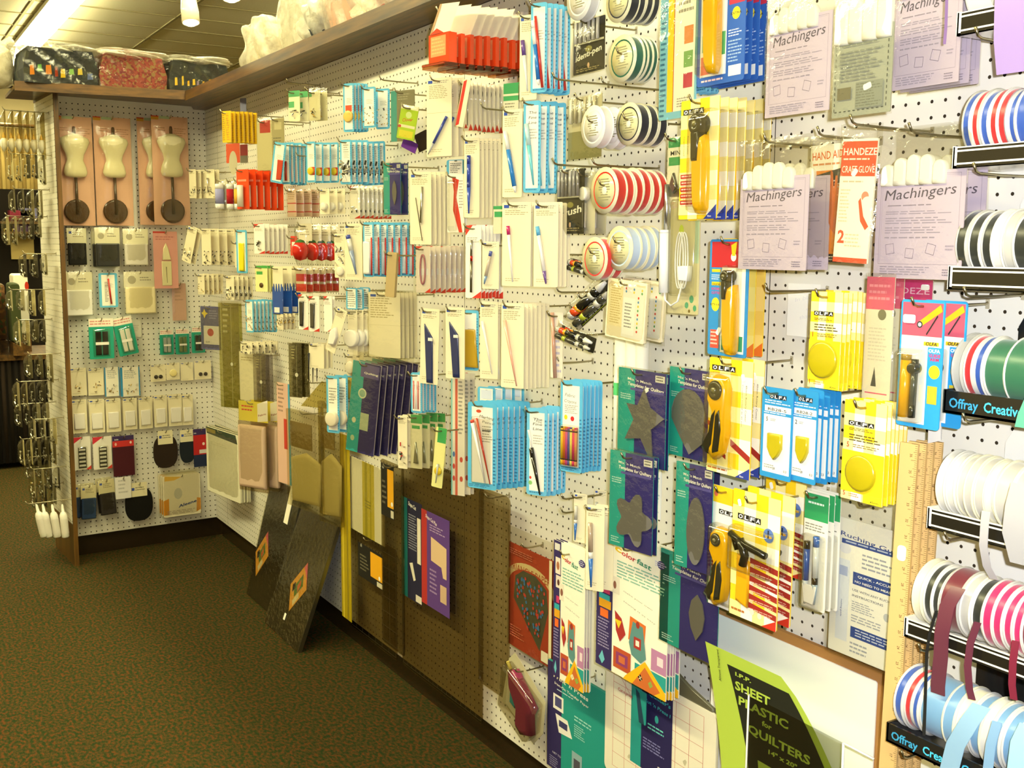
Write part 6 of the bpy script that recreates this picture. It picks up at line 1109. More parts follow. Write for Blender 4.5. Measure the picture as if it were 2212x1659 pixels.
# ------------------------------------------------------------------ the short end wall
def se(mk_, u0, v0, u1, v1, n, ul, d, desc, cat='card', **k):
    k.setdefault('surf', END); return stack(mk_, u0, v0, u1, v1, n, ul, d, desc, cat, **k)
def dressform(w, h):
    mb = MB(); mb.prism(rrect(w, h, .05), -.03, .03, 'e9b8a0'); decals(mb, w, h, [('r', 0, 0, .2, .035, 'd8a030'), ('r', 0, 0, .2, .01, 'c8402c'), ('r', .22, 0, .5, .025, 'c0d4b0'), ('l', .12, .1, .4, .14, 2, 'b88a70'), ('l', .62, .1, .95, .18, 4, 'c09078')], -.03)
    P = [(0, -h * .56), (w * .16, -h * .558), (w * .28, -h * .545), (w * .315, -h * .51), (w * .28, -h * .455), (w * .215, -h * .4), (w * .24, -h * .35), (w * .34, -h * .285), (w * .4, -h * .235), (w * .37, -h * .2), (w * .2, -h * .175), (w * .1, -h * .16), (0, -h * .158)]
    tor = part('torso', lambda m, a, b: m.lathe(P, (0, -.65, 0), 'z', 24, 'f0e6bc', 'gloss', 1, .42), 'cream glossy dress form torso')
    neck = part('neck_cap', lambda m, a, b: m.lathe([(0, -h * .16), (.28, -h * .16), (.3, -h * .12), (.24, -h * .095), (0, -h * .09)], (0, -.6, 0), 'z', 12, '5a4026', 'gloss'), 'dark brown neck cap')
    pole = part('pole', lambda m, a, b: m.tube([(0, -.6, -h * .55), (.05, -.6, -h * .9)], .27, '4a3520', 'gloss', 8), 'dark brown pole')
    base = cyl('base', .5, .87, w * .33, -.5, -.15, '4e3620', 'gloss', 'round dark brown base')
    return ('dress_form_packet', mb.mesh('dress_form_packet'), [tor(w, h), neck(w, h), pole(w, h), base(w, h), film(.02, 0, 1.6)(w, h)])
se(dressform, 120, 252, 202, 487, 1, 0, 2, 'pink card with cream dress form, leftmost', 'dress form')
se(dressform, 205, 254, 285, 487, 1, 0, 2, 'pink card with cream dress form, middle', 'dress form')
se(dressform, 332, 253, 408, 487, 2, 404, 2.4, 'pink card with cream dress form by the corner', 'dress form') if False else (se(dressform, 330, 252, 408, 486, 1, 0, 3.4, 'pink card with cream dress form by the corner', 'dress form'), se(dressform, 299, 256, 372, 486, 1, 0, 1.2, 'pink card with dress form half hidden behind another', 'dress form', hk=False))
def bagw(col, head='f0ead0', split=.42, logo=True, m='satin', nm='fabric_packet'):
    def f(w, h):
        mb = MB(); mb.prism(rrect(w, h * split, .05), -.1, .05, head); decals(mb, w, h, ([('c', .25, split * .5, w * .13, w * .13, 'b8b098'), ('l', .5, split * .3, .9, split * .6, 2, 'a8a088')] if logo else [('r', .1, split * .2, .25, split * .35, '3a50a8'), ('l', .3, split * .25, .9, split * .6, 3, 'a89c74')]), -.1)
        return (nm, mb.mesh(nm), [part('folded_fabric', lambda q, a, b: q.bprism([(x, z - b * split * .95) for x, z in rrect(a * .94, b * (1 - split * .97), .15)], -.45, .0, .9, col, m))(w, h), film(.03, .02, .5)(w, h)])
    return f
se(bagw('1e1c18', logo=False, m='fabric'), 145, 493, 187, 573, 1, 0, 1.5, 'packet of black mesh with cream header', 'packet')
se(bagw('141310'), 205, 492, 259, 576, 2, 262, 2.5, 'packet of glossy black fabric with white header', 'packet')
se(bagw('c8c0b0'), 266, 495, 320, 574, 1, 0, 2, 'packet of shiny grey fabric with white header', 'packet')
se(bagw('e8e4da'), 140, 588, 200, 683, 1, 0, 1.8, 'packet of white fabric with white header', 'packet')
se(bagw('eedfae', split=.38), 268, 587, 337, 678, 1, 0, 2, 'packet of cream fabric with white header', 'packet')
se(blue([pen(.5, .16, .62, .9, .13, [(1, 'c0281e')], 'needle_gauge', 'gloss', False)], [('l', .3, .25, .5, .85, 14, '4a4638')], dots=False), 214, 590, 254, 664, 1, 0, 1.5, 'bright blue card with red gauge on the end wall')
se(mk('thimble_card', 'd89a8c', [('r', 0, 0, .5, .03, 'c03a2c'), ('l', .1, .08, .9, .16, 2, 'b8706a')], [solid('shoe_horn', [(.35, .5), (.4, .3), (.5, .2), (.6, .3), (.7, .5)][::-1], -.3, -.05, 'e8dca8'), solid('tool_window', [(.32, .52), (.72, .52), (.72, .95), (.32, .95)][::-1], -.15, -.05, 'ddd3a0'), pen(.5, .62, .52, .9, .05, [(1, '6a5c40')], 'needle', 'metal')]), 332, 500, 384, 623, 1, 0, 2.2, 'pink card with cream oval tool and pin', yaw=5)
se(mk('pink_packet', 'e0b4a4', [('l', .2, .1, .8, .5, 4, 'c8a090')], [film(.02, 0, .2)]), 372, 612, 402, 692, 1, 0, .8, 'pale pink empty packet below the pink tool card', 'packet')
def teal(c, tilt=0):
    def f(w, h):
        mb = MB(); mb.prism(rrect(w, h, .15), -.2, .05, '1f9a80'); decals(mb, w, h, [('r', 0, 0, 1, .2, 'f0e4d0'), ('l', .05, .04, .95, .17, 2, 'd88a80')], -.2)
        return ('elastic_packet', mb.mesh('elastic_packet'), [solid('elastic', [(a, .32), (a + .22, .32), (a + .22, .9), (a, .9)][::-1], -.5, -.2, c, 'fabric')(w, h) for a in (.26, .54)] + [part('band', lambda m, a, b: m.box(X_(a, .24), X_(a, .78), -.55, -.5, Z_(b, .65), Z_(b, .58), 'e8e4d8'))(w, h), blister(.15, .25, .85, .95, .5)(w, h)])
    return f
se(teal('1c1a16'), 192, 688, 245, 775, 1, 0, 3, 'teal packet with black elastic', 'packet')
se(teal('efece2'), 242, 685, 284, 768, 1, 0, 2.4, 'teal packet with white elastic, tilted', 'packet', roll=-10)
se(teal('a8b0b0'), 345, 712, 374, 766, 1, 0, 1.2, 'small teal packet with grey elastic', 'packet')
se(teal('6a7a50'), 379, 710, 408, 765, 1, 0, 1.2, 'small teal packet with olive elastic', 'packet')
se(teal('1f1d1a'), 414, 706, 442, 762, 1, 0, 1.2, 'small teal packet with black elastic by the corner', 'packet')
se(mk('pin_receipt', 'e9e4d0', [('l', .2, .3, .8, .7, 4, 'c8c0a8')], r=.02), 283, 690, 305, 728, 1, 0, .6, 'faint small white card beside the teal packets', hk=False)
RB = [bits(.3, .5, .75, .85, 8, GOLD, 'hooks_and_eyes', .28)]
se(cream(RB, lines=3), 151, 795, 187, 855, 1, 0, 1, 'cream hook and eye card at the left edge')
se(cream(RB, lines=3), 190, 796, 224, 854, 1, 0, 1, 'cream hook and eye card beside the blue edged pair')
BB = [bits(.15, .6, .85, .9, 12, GOLD + BITS, 'snaps', .3)]
se(mk('snap_card', 'efe9d6', [('r', 0, 0, .08, 1, '2f86b8'), ('r', .94, 0, 1, 1, '2f86b8'), ('l', .2, .1, .85, .4, 5, 'a8a8a0')], BB), 226, 793, 258, 856, 1, 0, 1, 'white card with blue edges and brass snaps')
se(mk('snap_card', 'efe9d6', [('r', 0, 0, .12, 1, '2f86b8'), ('r', .94, 0, 1, 1, '2f86b8'), ('l', .2, .1, .85, .4, 5, 'a8a8a0')], BB), 260, 793, 302, 856, 1, 0, 1, 'white card with blue edges and silver snaps')
def discs(c, n=2): return [cyl('button', .35 + .3 * i, .72, .38, -.25, -.05, c, 'gloss') for i in range(n)]
se(cream(discs('2a221a'), lines=2), 325, 788, 358, 824, 1, 0, 1, 'cream card with two dark buttons')
se(cream([cyl('pad', .5, .6, .7, -.3, -.05, 'e8d894')], lines=1), 359, 784, 388, 820, 1, 0, 1.2, 'cream card with pale yellow pad')
se(cream([], lines=2), 390, 783, 417, 822, 1, 0, 1, 'plain cream card beside the pale pad')
se(cream(discs('3a3028'), lines=2), 420, 779, 456, 819, 1, 0, 1.2, 'cream card with two black buttons at the corner')
ORD_L = ['first', 'second', 'third', 'fourth', 'fifth', 'sixth', 'seventh', 'eighth']
for i, (u0, v0, u1, v1) in enumerate([(155, 864, 188, 936), (193, 863, 226, 935), (229, 861, 261, 933), (266, 860, 296, 928), (300, 858, 329, 926), (333, 855, 361, 922), (364, 853, 395, 920), (393, 853, 417, 918)]):
    se(cream([solid('elastic', [(.15, .4), (.85, .4), (.85, .88), (.15, .88)][::-1], -.3, -.05, 'ece6da', 'fabric')], lines=2), u0, v0, u1, v1, 2, u1 + 1.5, 1.3, f'{ORD_L[i]} cream card from the left in the row of white elastic')
def zipk(w, h):
    mb = MB(); mb.prism(rrect(w, h, .05), -.06, .05, 'f0eadc'); decals(mb, w, h, [('p', [(0, 0), (.6, 0), (0, .22)], 'd03040'), ('p', [(1, 1), (.7, 1), (1, .88)], 'd03a28'), ('r', .32, .32, .75, .95, '3a372c')] + [('r', .36, .36 + .12 * i, .71, .42 + .12 * i, 'e8e4d8') for i in range(5)], -.06); return ('hook_tape_packet', mb.mesh('hook_tape_packet'), [blister(.28, .28, .8, .96, .5)(w, h)])
se(zipk, 156, 944, 196, 1015, 1, 0, 1.5, 'white packet with red corner and striped tape, left one', 'packet')
se(zipk, 201, 943, 241, 1013, 1, 0, 1.5, 'white packet with red corner and striped tape, right one', 'packet')
se(mk('velvet_packet', '4a1c24', [('r', 0, 0, 1, .12, '3a2a58'), ('t', 'bondex', .1, .1, .3, 'e8e4e0', .8 * .9, 0, 0, .02), ('r', 0, .12, 1, .27, 'c8302c'), ('e', .15, .2, .2, .3, 'e8b0a0'), ('e', .85, .18, .2, .25, 'f0d8c8')], m='fabric'), 244, 941, 290, 1028, 1, 0, 1.4, 'maroon patch packet with purple and red header', 'packet')
se(mk('velvet_packet', '232c48', [('r', 0, 0, 1, .16, '3a2a58'), ('t', 'bondex', .05, .12, .26, 'e8e4e0', .8 * .6, 0, 0, .02), ('r', 0, .16, 1, .68, 'b8201e'), ('e', .7, .4, .25, .3, 'f0d8c8'), ('r', .4, .55, 1, .65, 'd8d0c8')], m='fabric'), 418, 926, 449, 1008, 1, 0, 1.6, 'red and navy patch packet by the corner', 'packet')
def oval(c, hw=.6, head=.36):
    def f(w, h):
        mb = MB(); mb.prism(rrect(w * hw, h * head, .05), -.14, -.06, 'ece2ba'); decals(mb, w * hw, h * head, [('r', .08, .35, .25, .55, '3a50a8'), ('l', .3, .3, .9, .6, 2, '8a8264')], -.14); pts = [(w / 2 * abs(math.cos(t)) ** .75 * math.copysign(1, math.cos(t)), -h * .56 + h * .44 * abs(math.sin(t)) ** .8 * math.copysign(1, math.sin(t))) for t in [2 * math.pi * k / 32 for k in range(32)]]
        return ('elbow_patch', mb.mesh('elbow_patch'), [part('patch', lambda m, a, b: m.bprism(pts, -.06, .08, .97, c, 'fabric'))(w, h)])
    return f
se(oval('2e2218'), 331, 930, 384, 1011, 1, 0, 1.6, 'round brown elbow patch with cream header', 'patch')
se(oval('20262c', .9), 388, 928, 421, 1000, 1, 0, 1.3, 'small dark blue elbow patch with cream header', 'patch')
se(oval('14120e'), 270, 1042, 330, 1125, 1, 0, 1.8, 'large round black elbow patch with cream header', 'patch')
se(mk('tag_card', 'eeeae4', [('l', .2, .1, .8, .8, 4, 'c8c4c0')]), 249, 1030, 283, 1077, 1, 0, 2.2, 'small white tag beside the black patch')
se(bagw('2a3c5c', 'ece2ba', .4, False, 'fabric', 'denim_patch'), 176, 1048, 209, 1121, 2, 213, 2.0, 'blue denim patch with cream header', 'patch', roll=2)
se(bagw('2e4264', 'ece2ba', .4, False, 'fabric', 'denim_patch'), 163, 1046, 186, 1118, 1, 0, 1.2, 'blue denim patch peeping out at the left edge', 'patch', hk=False)
se(bagw('302b28', 'ece2ba', .4, False, 'fabric', 'denim_patch'), 212, 1036, 247, 1112, 2, 252, 2.0, 'dark grey patch with cream header', 'patch', roll=-3)
def tissue(w, h):
    mb = MB(); mb.prism(rrect(w, h, .3), -.2, .1, 'eadfc0'); decals(mb, w, h, [('p', [(.05, .0), (.5, .05), (.3, .12), (.05, .12)], 'e8b84a'), ('e', .4, .45, .8, 1.1, 'c8c4b0'), ('p', [(0, .6), (.15, .55), (.15, .95), (0, .95)], 'd8902c'), ('p', [(.9, .6), (1, .62), (1, .9), (.88, .95)], 'd8902c'), ('t', 'Aleene', .4, .8, .55, '3a4a80', .5 * w, 12, .3, .03), ('l', .1, .85, .9, .95, 3, 'a89888')], -.2); return ('transfer_packet', mb.mesh('transfer_packet'), [film(.03, .08, .5)(w, h)])
se(tissue, 352, 1025, 432, 1113, 3, 436, 2.6, 'crinkly clear packet with orange and blue print', 'packet')
# ------------------------------------------------------------------ goods on the panel's outer side (seen edge-on from here)
def sidestack(v, N0, items, names, length=6.5):
    """a long hook on the outer face; N0 = place along the face"""
    P0 = SIDE.O + SIDE.A * N0; z = on_plane(92, v, SIDE.O + SIDE.A * N0, SIDE.A)[2]
    hook(P0 + np.array([0, 0, z]), length, SIDE.th, f'side hook holding {names}')
    n = len(items)
    for i, m_ in enumerate(items):
        d = length * (1 - (i + .2) / (n + .2)); proto = m_; place(proto, P0 + SIDE.N * d + np.array([0, 0, z - .1]), SIDE.th + math.radians(R.uniform(-6, 6)), f'{names}, {ORD[min(i, 11)]}', 'packet', names)
def bulbpk():
    mb = MB(); mb.prism(rrect(2.4, 8, .1), -.02, .02, 'd9cfa4', 'film'); return ('tassel_packet', mb.mesh('tassel_packet'), [part('tassel', lambda m, a, b: (m.lathe([(0, -7), (.25, -6.8), (.6, -6), (.62, -5.2), (.35, -4.7), (0, -4.6)], (0, -.3, 0), 'z', 12, 'f1ece0', 'gloss'), m.lathe([(.3, -4.8), (.25, -4.3), (.05, -3.7)], (0, -.3, 0), 'z', 10, 'd8a838', 'gloss')), 'white drop with gold cap')(0, 0), film(.05, .02, .7)(2.4, 8)])
def smallpk(col, c2, h=4.6, w=2.4, kind=0):
    mb = MB(); mb.prism(rrect(w, h, .1), -.03, .03, col); decals(mb, w, h, [('l', .1, .1, .9, .3, 3, '8a8064')], -.03)
    ps = [bits(.1, .4, .9, .95, 10, c2, 'beads', .45, 'metal', .6)(w, h), film(.06, .02, .9)(w, h)]
    return ('bead_packet', mb.mesh('bead_packet'), ps)
bp = bulbpk(); sidestack(243, -2.5, [bp] * 6, 'clear packet with white drop and gold cap', 7.5)
SK = [smallpk('c8bb8a', BITS), smallpk('5a5238', ['e8e4d8', '3a3428', '9a947c'], 4), smallpk('9a8e68', ['f0eee4', '6a5a30', 'c8b060'], 5), smallpk('3a3428', ['d8d4c8', '8a8474', 'f0f0ec'], 4), smallpk('b0a684', ['8a8a84', 'd8d4c8'], 3.6)]
NMS = ['clear bead packet, first row down the panel side', 'dark bead packet, second row down the panel side', 'packet of chain, third row down the panel side', 'silver charm packet, fourth row down the panel side', 'navy bead packet, fifth row down the panel side', 'wire packet, sixth row down the panel side', 'clear button packet, seventh row down the panel side', 'dark clasp packet, eighth row down the panel side',
       'pin packet, ninth row down the panel side', 'grey findings packet, tenth row down the panel side', 'cream label packet, eleventh row down the panel side', 'clear tube packet, twelfth row down the panel side', 'bead strand packet, thirteenth row down the panel side', 'low silver packet, fourteenth row down the panel side']
for i, v in enumerate([335, 410, 468, 548, 625, 690, 765, 822, 870, 905, 945, 985, 1012, 1048]):
    rr = random.Random(i); sidestack(v, -2 - 3.0 * (i % 3), [SK[(i + k // 2) % 5] for k in range([5, 4, 5, 3, 4, 4, 3, 5, 4, 3, 5, 3, 4, 3][i])], NMS[i], [6.8, 6.2, 7, 5.6, 7.6, 6, 5.6, 7.2, 6.6, 5.4, 6.8, 5.4, 5.8, 5.2][i])
bt = MB(); bt.lathe([(0, -6.3), (.6, -6.3), (.68, -6.1), (.68, -2.2), (.5, -1.7), (.28, -1.5), (.22, -.4), (.1, -.1), (0, -.1)], (0, 0, 0), 'z', 14, 'e9e6d8', 'gloss')
bl = MB(); bl.lathe([(.7, -5.6), (.7, -2.8)], (0, 0, 0), 'z', 14, 'dcd6c8', 'paper')
btp = ('glue_bottle', bt.mesh('glue_bottle'), [('bottle_label', bl.mesh('bottle_label'), None)])
for k, (u, sl) in enumerate([(78, -10), (92, -7), (112, -6), (134, -3)]):
    P = on_plane(u, 1088, SIDE.O + SIDE.A * 0, SIDE.A); o = place(btp, P, 0, 'white squeeze bottle on the lowest side hook, ' + ['leftmost', 'second from the left', 'third from the left', 'nearest the panel'][k], 'bottle', 'white squeeze bottles')
    o.rotation_euler = (math.radians(-sl), 0, 0)
P0 = SIDE.O; z = on_plane(100, 1084, SIDE.O, SIDE.A)[2]; hook(P0 + np.array([0, 0, z]), 7.5, SIDE.th, 'lowest hook on the panel side, carrying white bottles')
# ------------------------------------------------------------------ wrapped bundles on the top shelf
def lumpy(a, b, c, seed, col, m, n=14, amp=.12, box=.55):
    rr = random.Random(seed); ph = [(rr.uniform(.6, 2.6), rr.uniform(.6, 2.6), rr.uniform(.6, 2.6), rr.uniform(0, 6)) for _ in range(6)]
    mb = MB(); vs = []; fs = []; Lm = 2 * n
    for i in range(n + 1):
        th = math.pi * i / n
        for j in range(Lm):
            p = 2 * math.pi * j / Lm; x, y, z = math.sin(th) * math.cos(p), math.sin(th) * math.sin(p), math.cos(th)
            q = lambda t: math.copysign(abs(t) ** box, t)
            x, y, z = q(x), q(y), q(z); k = 1 + amp * sum(math.sin(fx * 3 * x + fy * 3 * y + fz * 3 * z + f0) for fx, fy, fz, f0 in ph) / 2.5
            vs.append((x * a * k, y * b * k, z * c * (k if z > 0 else 1)))
    for i in range(n):
        for j in range(Lm): fs.append((i * Lm + j, i * Lm + (j + 1) % Lm, (i + 1) * Lm + (j + 1) % Lm, (i + 1) * Lm + j))
    mb.add(vs, fs, col, m, True); return mb
def bundle(x, y, z, a, b, c, rz, seed, inner, label, innm='fabric', sc=.88, spots=None):
    o = bpy.data.objects.new('wrapped_bundle', None); COL.objects.link(o); o.location = Vector((x, y, z)) * S; o.rotation_euler = (0, 0, rz)
    o['label'] = label; o['category'] = 'bundle'; o['group'] = 'plastic-wrapped bundles on the top shelf'
    link('cloth', lumpy(a * sc, b * sc, c * sc, seed, inner, innm, 12, .06).mesh('cloth'), o, (0, 0, c * sc + .1))
    link('wrapping', lumpy(a, b, c, seed + 5, 'f1ead2', 'milky', 22, .13).mesh('wrapping'), o, (0, 0, c * .98 + .1))
ZS = Z1 + 1.3
def onshelf(u, v, y): P = on_plane(u, v, np.array([0, y, 0.]), np.array([0, -1., 0])); return P
def endpack(u0, v0, u1, v1, N0, dep, label, cloth, seed, motifs=None):
    Sf = END; A = Sf.pt(u0, v1, N0); B = Sf.pt(u1, v1, N0); T = Sf.pt((u0 + u1) / 2, v0, N0); a0, a1 = A @ END.A, B @ END.A; w = a1 - a0; h = T[2] - ZS - .1
    o = bpy.data.objects.new('wrapped_cloth', None); COL.objects.link(o); o.location = Vector(Sf.world((a0 + a1) / 2, ZS, N0)) * S; o.rotation_euler = (0, 0, END.th)
    o['label'] = label; o['category'] = 'cloth'; o['group'] = 'folded cloths in clear wrap on the end shelf'
    mb = MB(); pts = [(-w / 2 + .3, .1), (-w / 2, h * .4), (-w / 2 + .8, h), (w / 2 - .9, h), (w / 2, h * .5), (w / 2 - .2, .1)]
    mb.prism(pts[::-1], 0, dep, 'fff', cloth, smooth=False)
    rr = random.Random(seed)
    if motifs:
        x = -w / 2 + 1
        while x < w / 2 - 1.2:
            c = motifs[rr.randrange(len(motifs))]; ww = rr.uniform(.35, 1.0); z0 = h * rr.uniform(.2, .34); z1 = z0 + h * rr.uniform(.12, .3)
            mb.add([(x, -.05, z0), (x + ww, -.05, z0 + .1), (x + ww * .9, -.05, z1), (x + ww * .1, -.05, z1 - .1)], [(0, 1, 2, 3)], c, 'fabric'); x += ww + rr.uniform(.1, .9)
    link('folded_cloth', mb.mesh('folded_cloth'), o)
    mb = MB(); n = 16; vs = []
    for j in range(n + 1):
        for i in range(n + 1):
            s0, t = i / n, j / n; vs.append((-w / 2 - .1 + (w + .2) * s0, -.5 - .35 * math.sin(i * 1.3 + j * .9) * math.sin(math.pi * s0), .1 + (h + .4) * t))
    mb.add(vs, [(j * (n + 1) + i, j * (n + 1) + i + 1, (j + 1) * (n + 1) + i + 1, (j + 1) * (n + 1) + i) for j in range(n) for i in range(n)], 'ecebe0', 'film', True)
    link('wrapping', mb.mesh('wrapping'), o)
    t = lumpy(w / 2 - .1, dep / 2 + .4, .85, seed, 'f4efdc', 'milky', 20, .22, .6); link('wrapping', t.mesh('wrapping'), o, (0, dep / 2, h + .35))
CM = ['d7b422', '6fae52', '9c3a22', 'd9862a', '8fbf6a', '7a3a2a', 'd8c050', '5a6aa0']
endpack(52, 105, 214, 186, 8.5, 10, 'dark patterned folded cloth, leftmost on the end shelf', 'crowd', 3, CM)
endpack(216, 120, 362, 192, 9, 9, 'red floral folded cloth, middle of the end shelf', 'floral', 4)
endpack(366, 134, 500, 200, 10, 9, 'dark blue folded cloth with yellow motifs at the shelf corner', 'crowd', 5, ['e0b020', 'd8a828', 'b06a4a', '8a7a9a', 'e6c040'])
bundle(0, -36.5, ZS, 3.2, 3.4, 4.2, 0, 31, 'e9e0c0', 'white crumpled plastic wrap at the left end of the end shelf')
for i, (u, v0, v1, hw, hh, col, lb) in enumerate([(545, 45, 160, 5.6, 4.6, 'cfc4a0', 'pale pillow in clear wrap at the left of the long shelf'), (625, -20, 128, 6.0, 6.6, 'd6cfb4', 'tall white bundle in glossy wrap above the long shelf'), (668, 30, 105, 3.6, 3.2, '2d3238', 'dark navy bundle in clear wrap behind the white one'),
        (722, -40, 75, 5.5, 6.0, 'd9a98c', 'pink striped bundle in clear wrap'), (788, 0, 42, 4.4, 2.3, 'ddd4b6', 'small creased white bundle near the red one'), (828, -10, 28, 4.2, 2.1, 'a03a3c', 'red cloth bundle on the long shelf'), (865, -40, 10, 5.5, 4.2, 'd8b29a', 'pale pink bundle at the top edge of the photo')]):
    P = onshelf(u, v1, -3.0 if i != 2 else -4.5); bundle(P[0], P[1] + 2.6, ZS, hw * .9, 3.2, hh, 0, 50 + i, col, lb)
# ------------------------------------------------------------------ boards leaning on the wall
def board(x0, x1, yb, yt, zt, lean, label, su, sv, sz):
    o = bpy.data.objects.new('cutting_board', None); COL.objects.link(o); o.location = Vector(((x0 + x1) / 2, yb, .05)) * S
    o.rotation_euler = (math.atan2(-(yt - yb), zt), 0, lean); o['label'] = label; o['category'] = 'board'; o['group'] = 'black boards leaning on the wall'
    w = x1 - x0; h = math.hypot(zt, yt - yb); mb = MB(); mb.box(-w / 2, w / 2, 0, .5, 0, h, '332e22', 'gloss'); link('panel', mb.mesh('panel'), o)
    mb = MB(); mb.box(w / 2 - .04, w / 2 + .05, -.03, .55, 0, h, '8f8f88', 'metal'); link('edge_strip', mb.mesh('edge_strip'), o)
    mb = MB(); c = (su * w, sv * h); mb.add([(c[0] + dx * sz, -.06, c[1] + dz * sz) for dx, dz in ((-.72, -.1), (-.15, -.95), (.72, .1), (.15, .95))], [(0, 1, 2, 3)], 'e0a23c')
    mb.add([(c[0] + dx * sz, -.07, c[1] + dz * sz) for dx, dz in ((.42, .45), (.72, .1), (.15, .95), (.0, .72))], [(0, 1, 2, 3)], 'd8607c')
    mb.add([(c[0] + dx * sz, -.08, c[1] + dz * sz) for dx, dz in ((-.35, -.1), (-.1, -.4), (.35, .12), (.1, .5))], [(0, 1, 2, 3)], '5f8040'); mb.add([(c[0] + dx * sz, -.09, c[1] + dz * sz) for dx, dz in ((-.5, -.05), (-.38, -.3), (-.2, -.1), (-.32, .1))], [(0, 1, 2, 3)], '241f18')
    mb.add([(c[0] + dx * sz, -.09, c[1] + dz * sz) for dx, dz in ((-.1, .0), (.05, -.2), (.18, .1), (.06, .3))], [(0, 1, 2, 3)], 'c8683c'); mb.add([(c[0] + dx * sz, -.09, c[1] + dz * sz) for dx, dz in ((-.15, -.55), (.0, -.7), (.3, -.3), (.15, -.15))], [(0, 1, 2, 3)], 'e4d8a8')
    link('label_sheet', mb.mesh('label_sheet'), o)
    mb = MB(); n = 10; vs = [(-w / 2 + w * i / n, -.14 - .06 * math.sin(i * 2 + j * 1.4), h * j / n) for j in range(n + 1) for i in range(n + 1)]
    mb.add(vs, [(j * (n + 1) + i, j * (n + 1) + i + 1, (j + 1) * (n + 1) + i + 1, (j + 1) * (n + 1) + i) for j in range(n) for i in range(n)], 'e8e4d4', 'film', True); link('shrink_wrap', mb.mesh('shrink_wrap'), o); return o, w, h
o, w, h = board(53.6, 68.4, -7.9, -1.4, 17.9, .0, 'black board in shrink wrap with orange diamond label, the front one', .05, .42, 4.2)
mb = MB(); mb.prism(rrect(.7, 1.0, .1), -.17, -.15, 'f4f0e0'); link('price_sticker', mb.mesh('price_sticker'), o, (-.5, 0, 3.5))
o, w, h = board(38.5, 52.9, -6.0, -1.2, 19.5, .0, 'black board standing behind the front one', -.28, .38, 4.2)
mb = MB(); mb.box(2.6, 4.4, -.2, -.1, h - 5.6, h + .5, 'efe9d6'); link('price_sticker', mb.mesh('price_sticker'), o)
# ------------------------------------------------------------------ the shop behind, to the left
def px_box(name, X, u0, v0, u1, v1, dep, col, m='fabric', **k):
    a = on_plane(u0, v1, np.array([X, 0, 0.]), np.array([1., 0, 0])); b = on_plane(u1, v0, np.array([X, 0, 0.]), np.array([1., 0, 0]))
    mb = MB(); mb.box(-dep, 0, 0, b[1] - a[1], 0, b[2] - a[2], col, m); return link(name, mb.mesh(name), None, (X, a[1], max(a[2], 0)), 0, **k), b[1] - a[1], b[2] - a[2]
mb = MB()
for i in range(44): mb.tube([(0, i * 1.6, 0), (0, i * 1.6, 50)], .95, ['8a7440', '7a6434', '9a844c'][i % 3], 'fabric', 8, rs=[1.1, .8])
link('curtain', mb.mesh('curtain'), None, (-300, -40, 58), 0, 'pleated ochre curtain on the far wall, behind the clear packets', 'curtain')
mb = MB(); mb.tube([(0, -4, 0), (0, 74, 0)], .8, '4a3214', 'wood', 8); link('curtain_rod', mb.mesh('curtain_rod'), None, (-299, -40, 109), 0, 'dark rod above the ochre curtain', 'rod')
t = bpy.data.objects.new('display_table', None); COL.objects.link(t); t.location = Vector((-92, -50, 0)) * S; t['label'] = 'dark cloth-covered display table behind the partition'; t['category'] = 'table'
mb = MB(); mb.box(-26, 0, 0, 48, 28.5, 30, '3a2a14', 'wood'); link('tabletop', mb.mesh('tabletop'), t)
mb = MB(); mb.box(-25, -1, 1, 47, 1.5, 28.5, '17120c', 'fabric')
for i in range(30): mb.tube([(-.8, 1.5 + i * 1.55, 1.5), (-.9, 1.5 + i * 1.55, 28.5)], .55, ['17120c', '241a10', '1d160c'][i % 3], 'fabric', 6)
link('table_skirt', mb.mesh('table_skirt'), t)
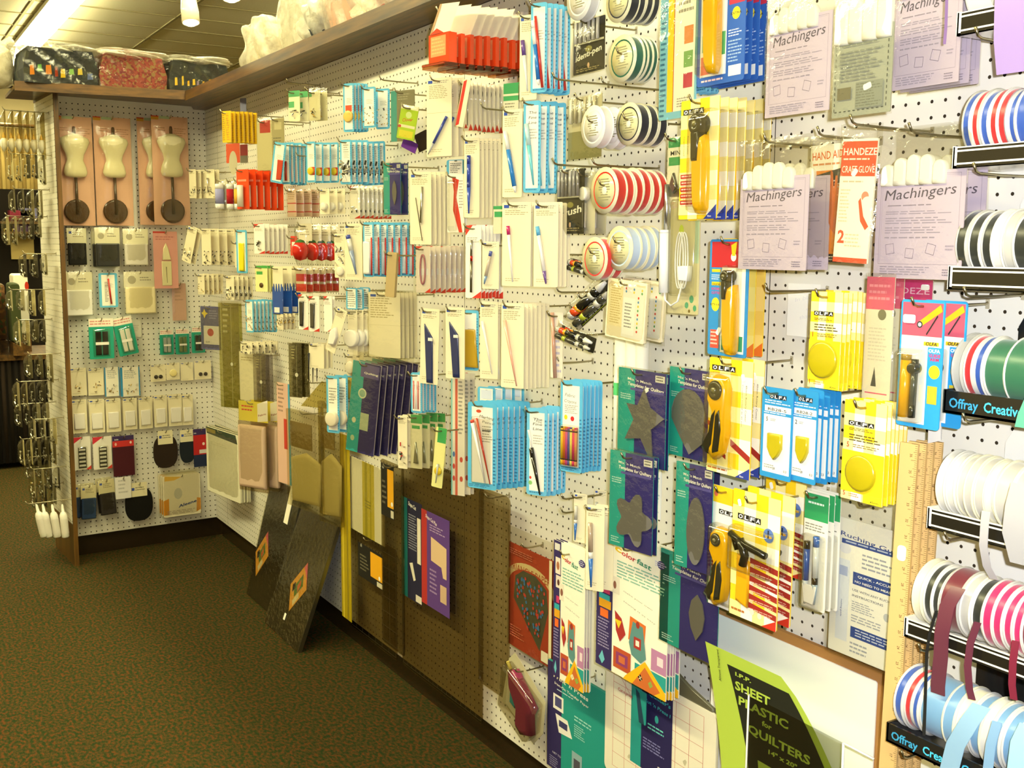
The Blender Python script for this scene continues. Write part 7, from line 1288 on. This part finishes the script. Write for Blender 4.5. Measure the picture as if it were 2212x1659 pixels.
for i, (y, w_, h_, m_, lb) in enumerate([(-30.5, 3.0, 15.5, 'paper', 'cream cloth bolt at the photo edge'), (-27.4, 2.6, 15, 'leaf', 'brown leaf-print bolt standing on the dark table'), (-24.7, 2.4, 15.4, 'fabric', 'dark green bolt standing on the dark table'), (-22.2, 3.6, 16, 'paper', 'white bolt printed with a big green leaf')]):
    o = bpy.data.objects.new('fabric_bolt', None); COL.objects.link(o); o.location = Vector((-95 - 9 * (i % 2), y, 30.1 + (3 if i != 3 else 4.5))) * S; o['label'] = lb; o['category'] = 'fabric bolt'; o['group'] = 'fabric bolts on the display table'
    mb = MB(); mb.bprism(rrect(w_, h_, .7, 4, h_), -4, 4, .96, ['e2d9b4', 'fff', '3c4224', 'ece6d0'][i], m_); c = link('rolled_fabric', mb.mesh('rolled_fabric'), o); c.rotation_euler = (0, 0, math.pi / 2)
    mb = MB(); mb.box(-5, 5, -w_ / 2, w_ / 2, -3.2 if i != 3 else -4.6, .05, '6a4a22', 'wood'); link('riser', mb.mesh('riser'), o)
    if i in (0, 3):
        mb = MB(); decals(mb, w_, h_, [('e', .35, .35, 1.1, 1.6, '2f6a3a'), ('e', .9, .2, .5, 1.2, 'b8321c'), ('e', .3, .85, .6, .8, '2f6a3a')] if i == 3 else [('e', .3, .6, 1.2, 2.2, 'c03a20'), ('e', .4, .95, 1.2, 1.2, 'c03a20')], -4.02, 'fabric')
        for k in range(len(mb.v)): x, y_, z_ = mb.v[k]; mb.v[k] = (x, y_, z_ + h_)
        c = link('printed_motif', mb.mesh('printed_motif'), o); c.rotation_euler = (0, 0, math.pi / 2)
unit, _w, _h = px_box('dark_shelf_unit', -185, -60, 412, 130, 700, 20, '17110a', 'fabric', label='dark shelf unit in the back of the shop', cat='shelf')
UZ = unit.location.z / S; mb = MB(); mb.box(-20, 0, 0, _w, -UZ, 0, '17110a', 'fabric'); link('cabinet_base', mb.mesh('cabinet_base'), unit)
px_box('framed_picture', -184, 25, 505, 72, 560, 1, 'b09a5c', 'paper', label='small tan framed picture above the bolts', cat='picture')
for i, (u0, v0, u1, v1, c, lb) in enumerate([(22, 455, 75, 478, '7a2a3a', 'dark red folded fabric behind the hooks'), (45, 450, 80, 470, '6a6a9a', 'grey-blue folded fabric behind the hooks'), (30, 480, 72, 500, '4a2f5a', 'purple folded fabric behind the hooks')]):
    f_, fw_, fh_ = px_box('folded_fabric', -177, u0, v0, u1, v1, 6, c, 'fabric', label=lb, cat='fabric', group='folded fabrics far back')
    mb = MB(); mb.box(0, 9, f_.location.y / S - unit.location.y / S - 3, f_.location.y / S - unit.location.y / S + fw_ + 3, f_.location.z / S - UZ - .8, f_.location.z / S - UZ, '2a1d0e', 'wood'); link('shelf_board', mb.mesh('shelf_board'), unit)
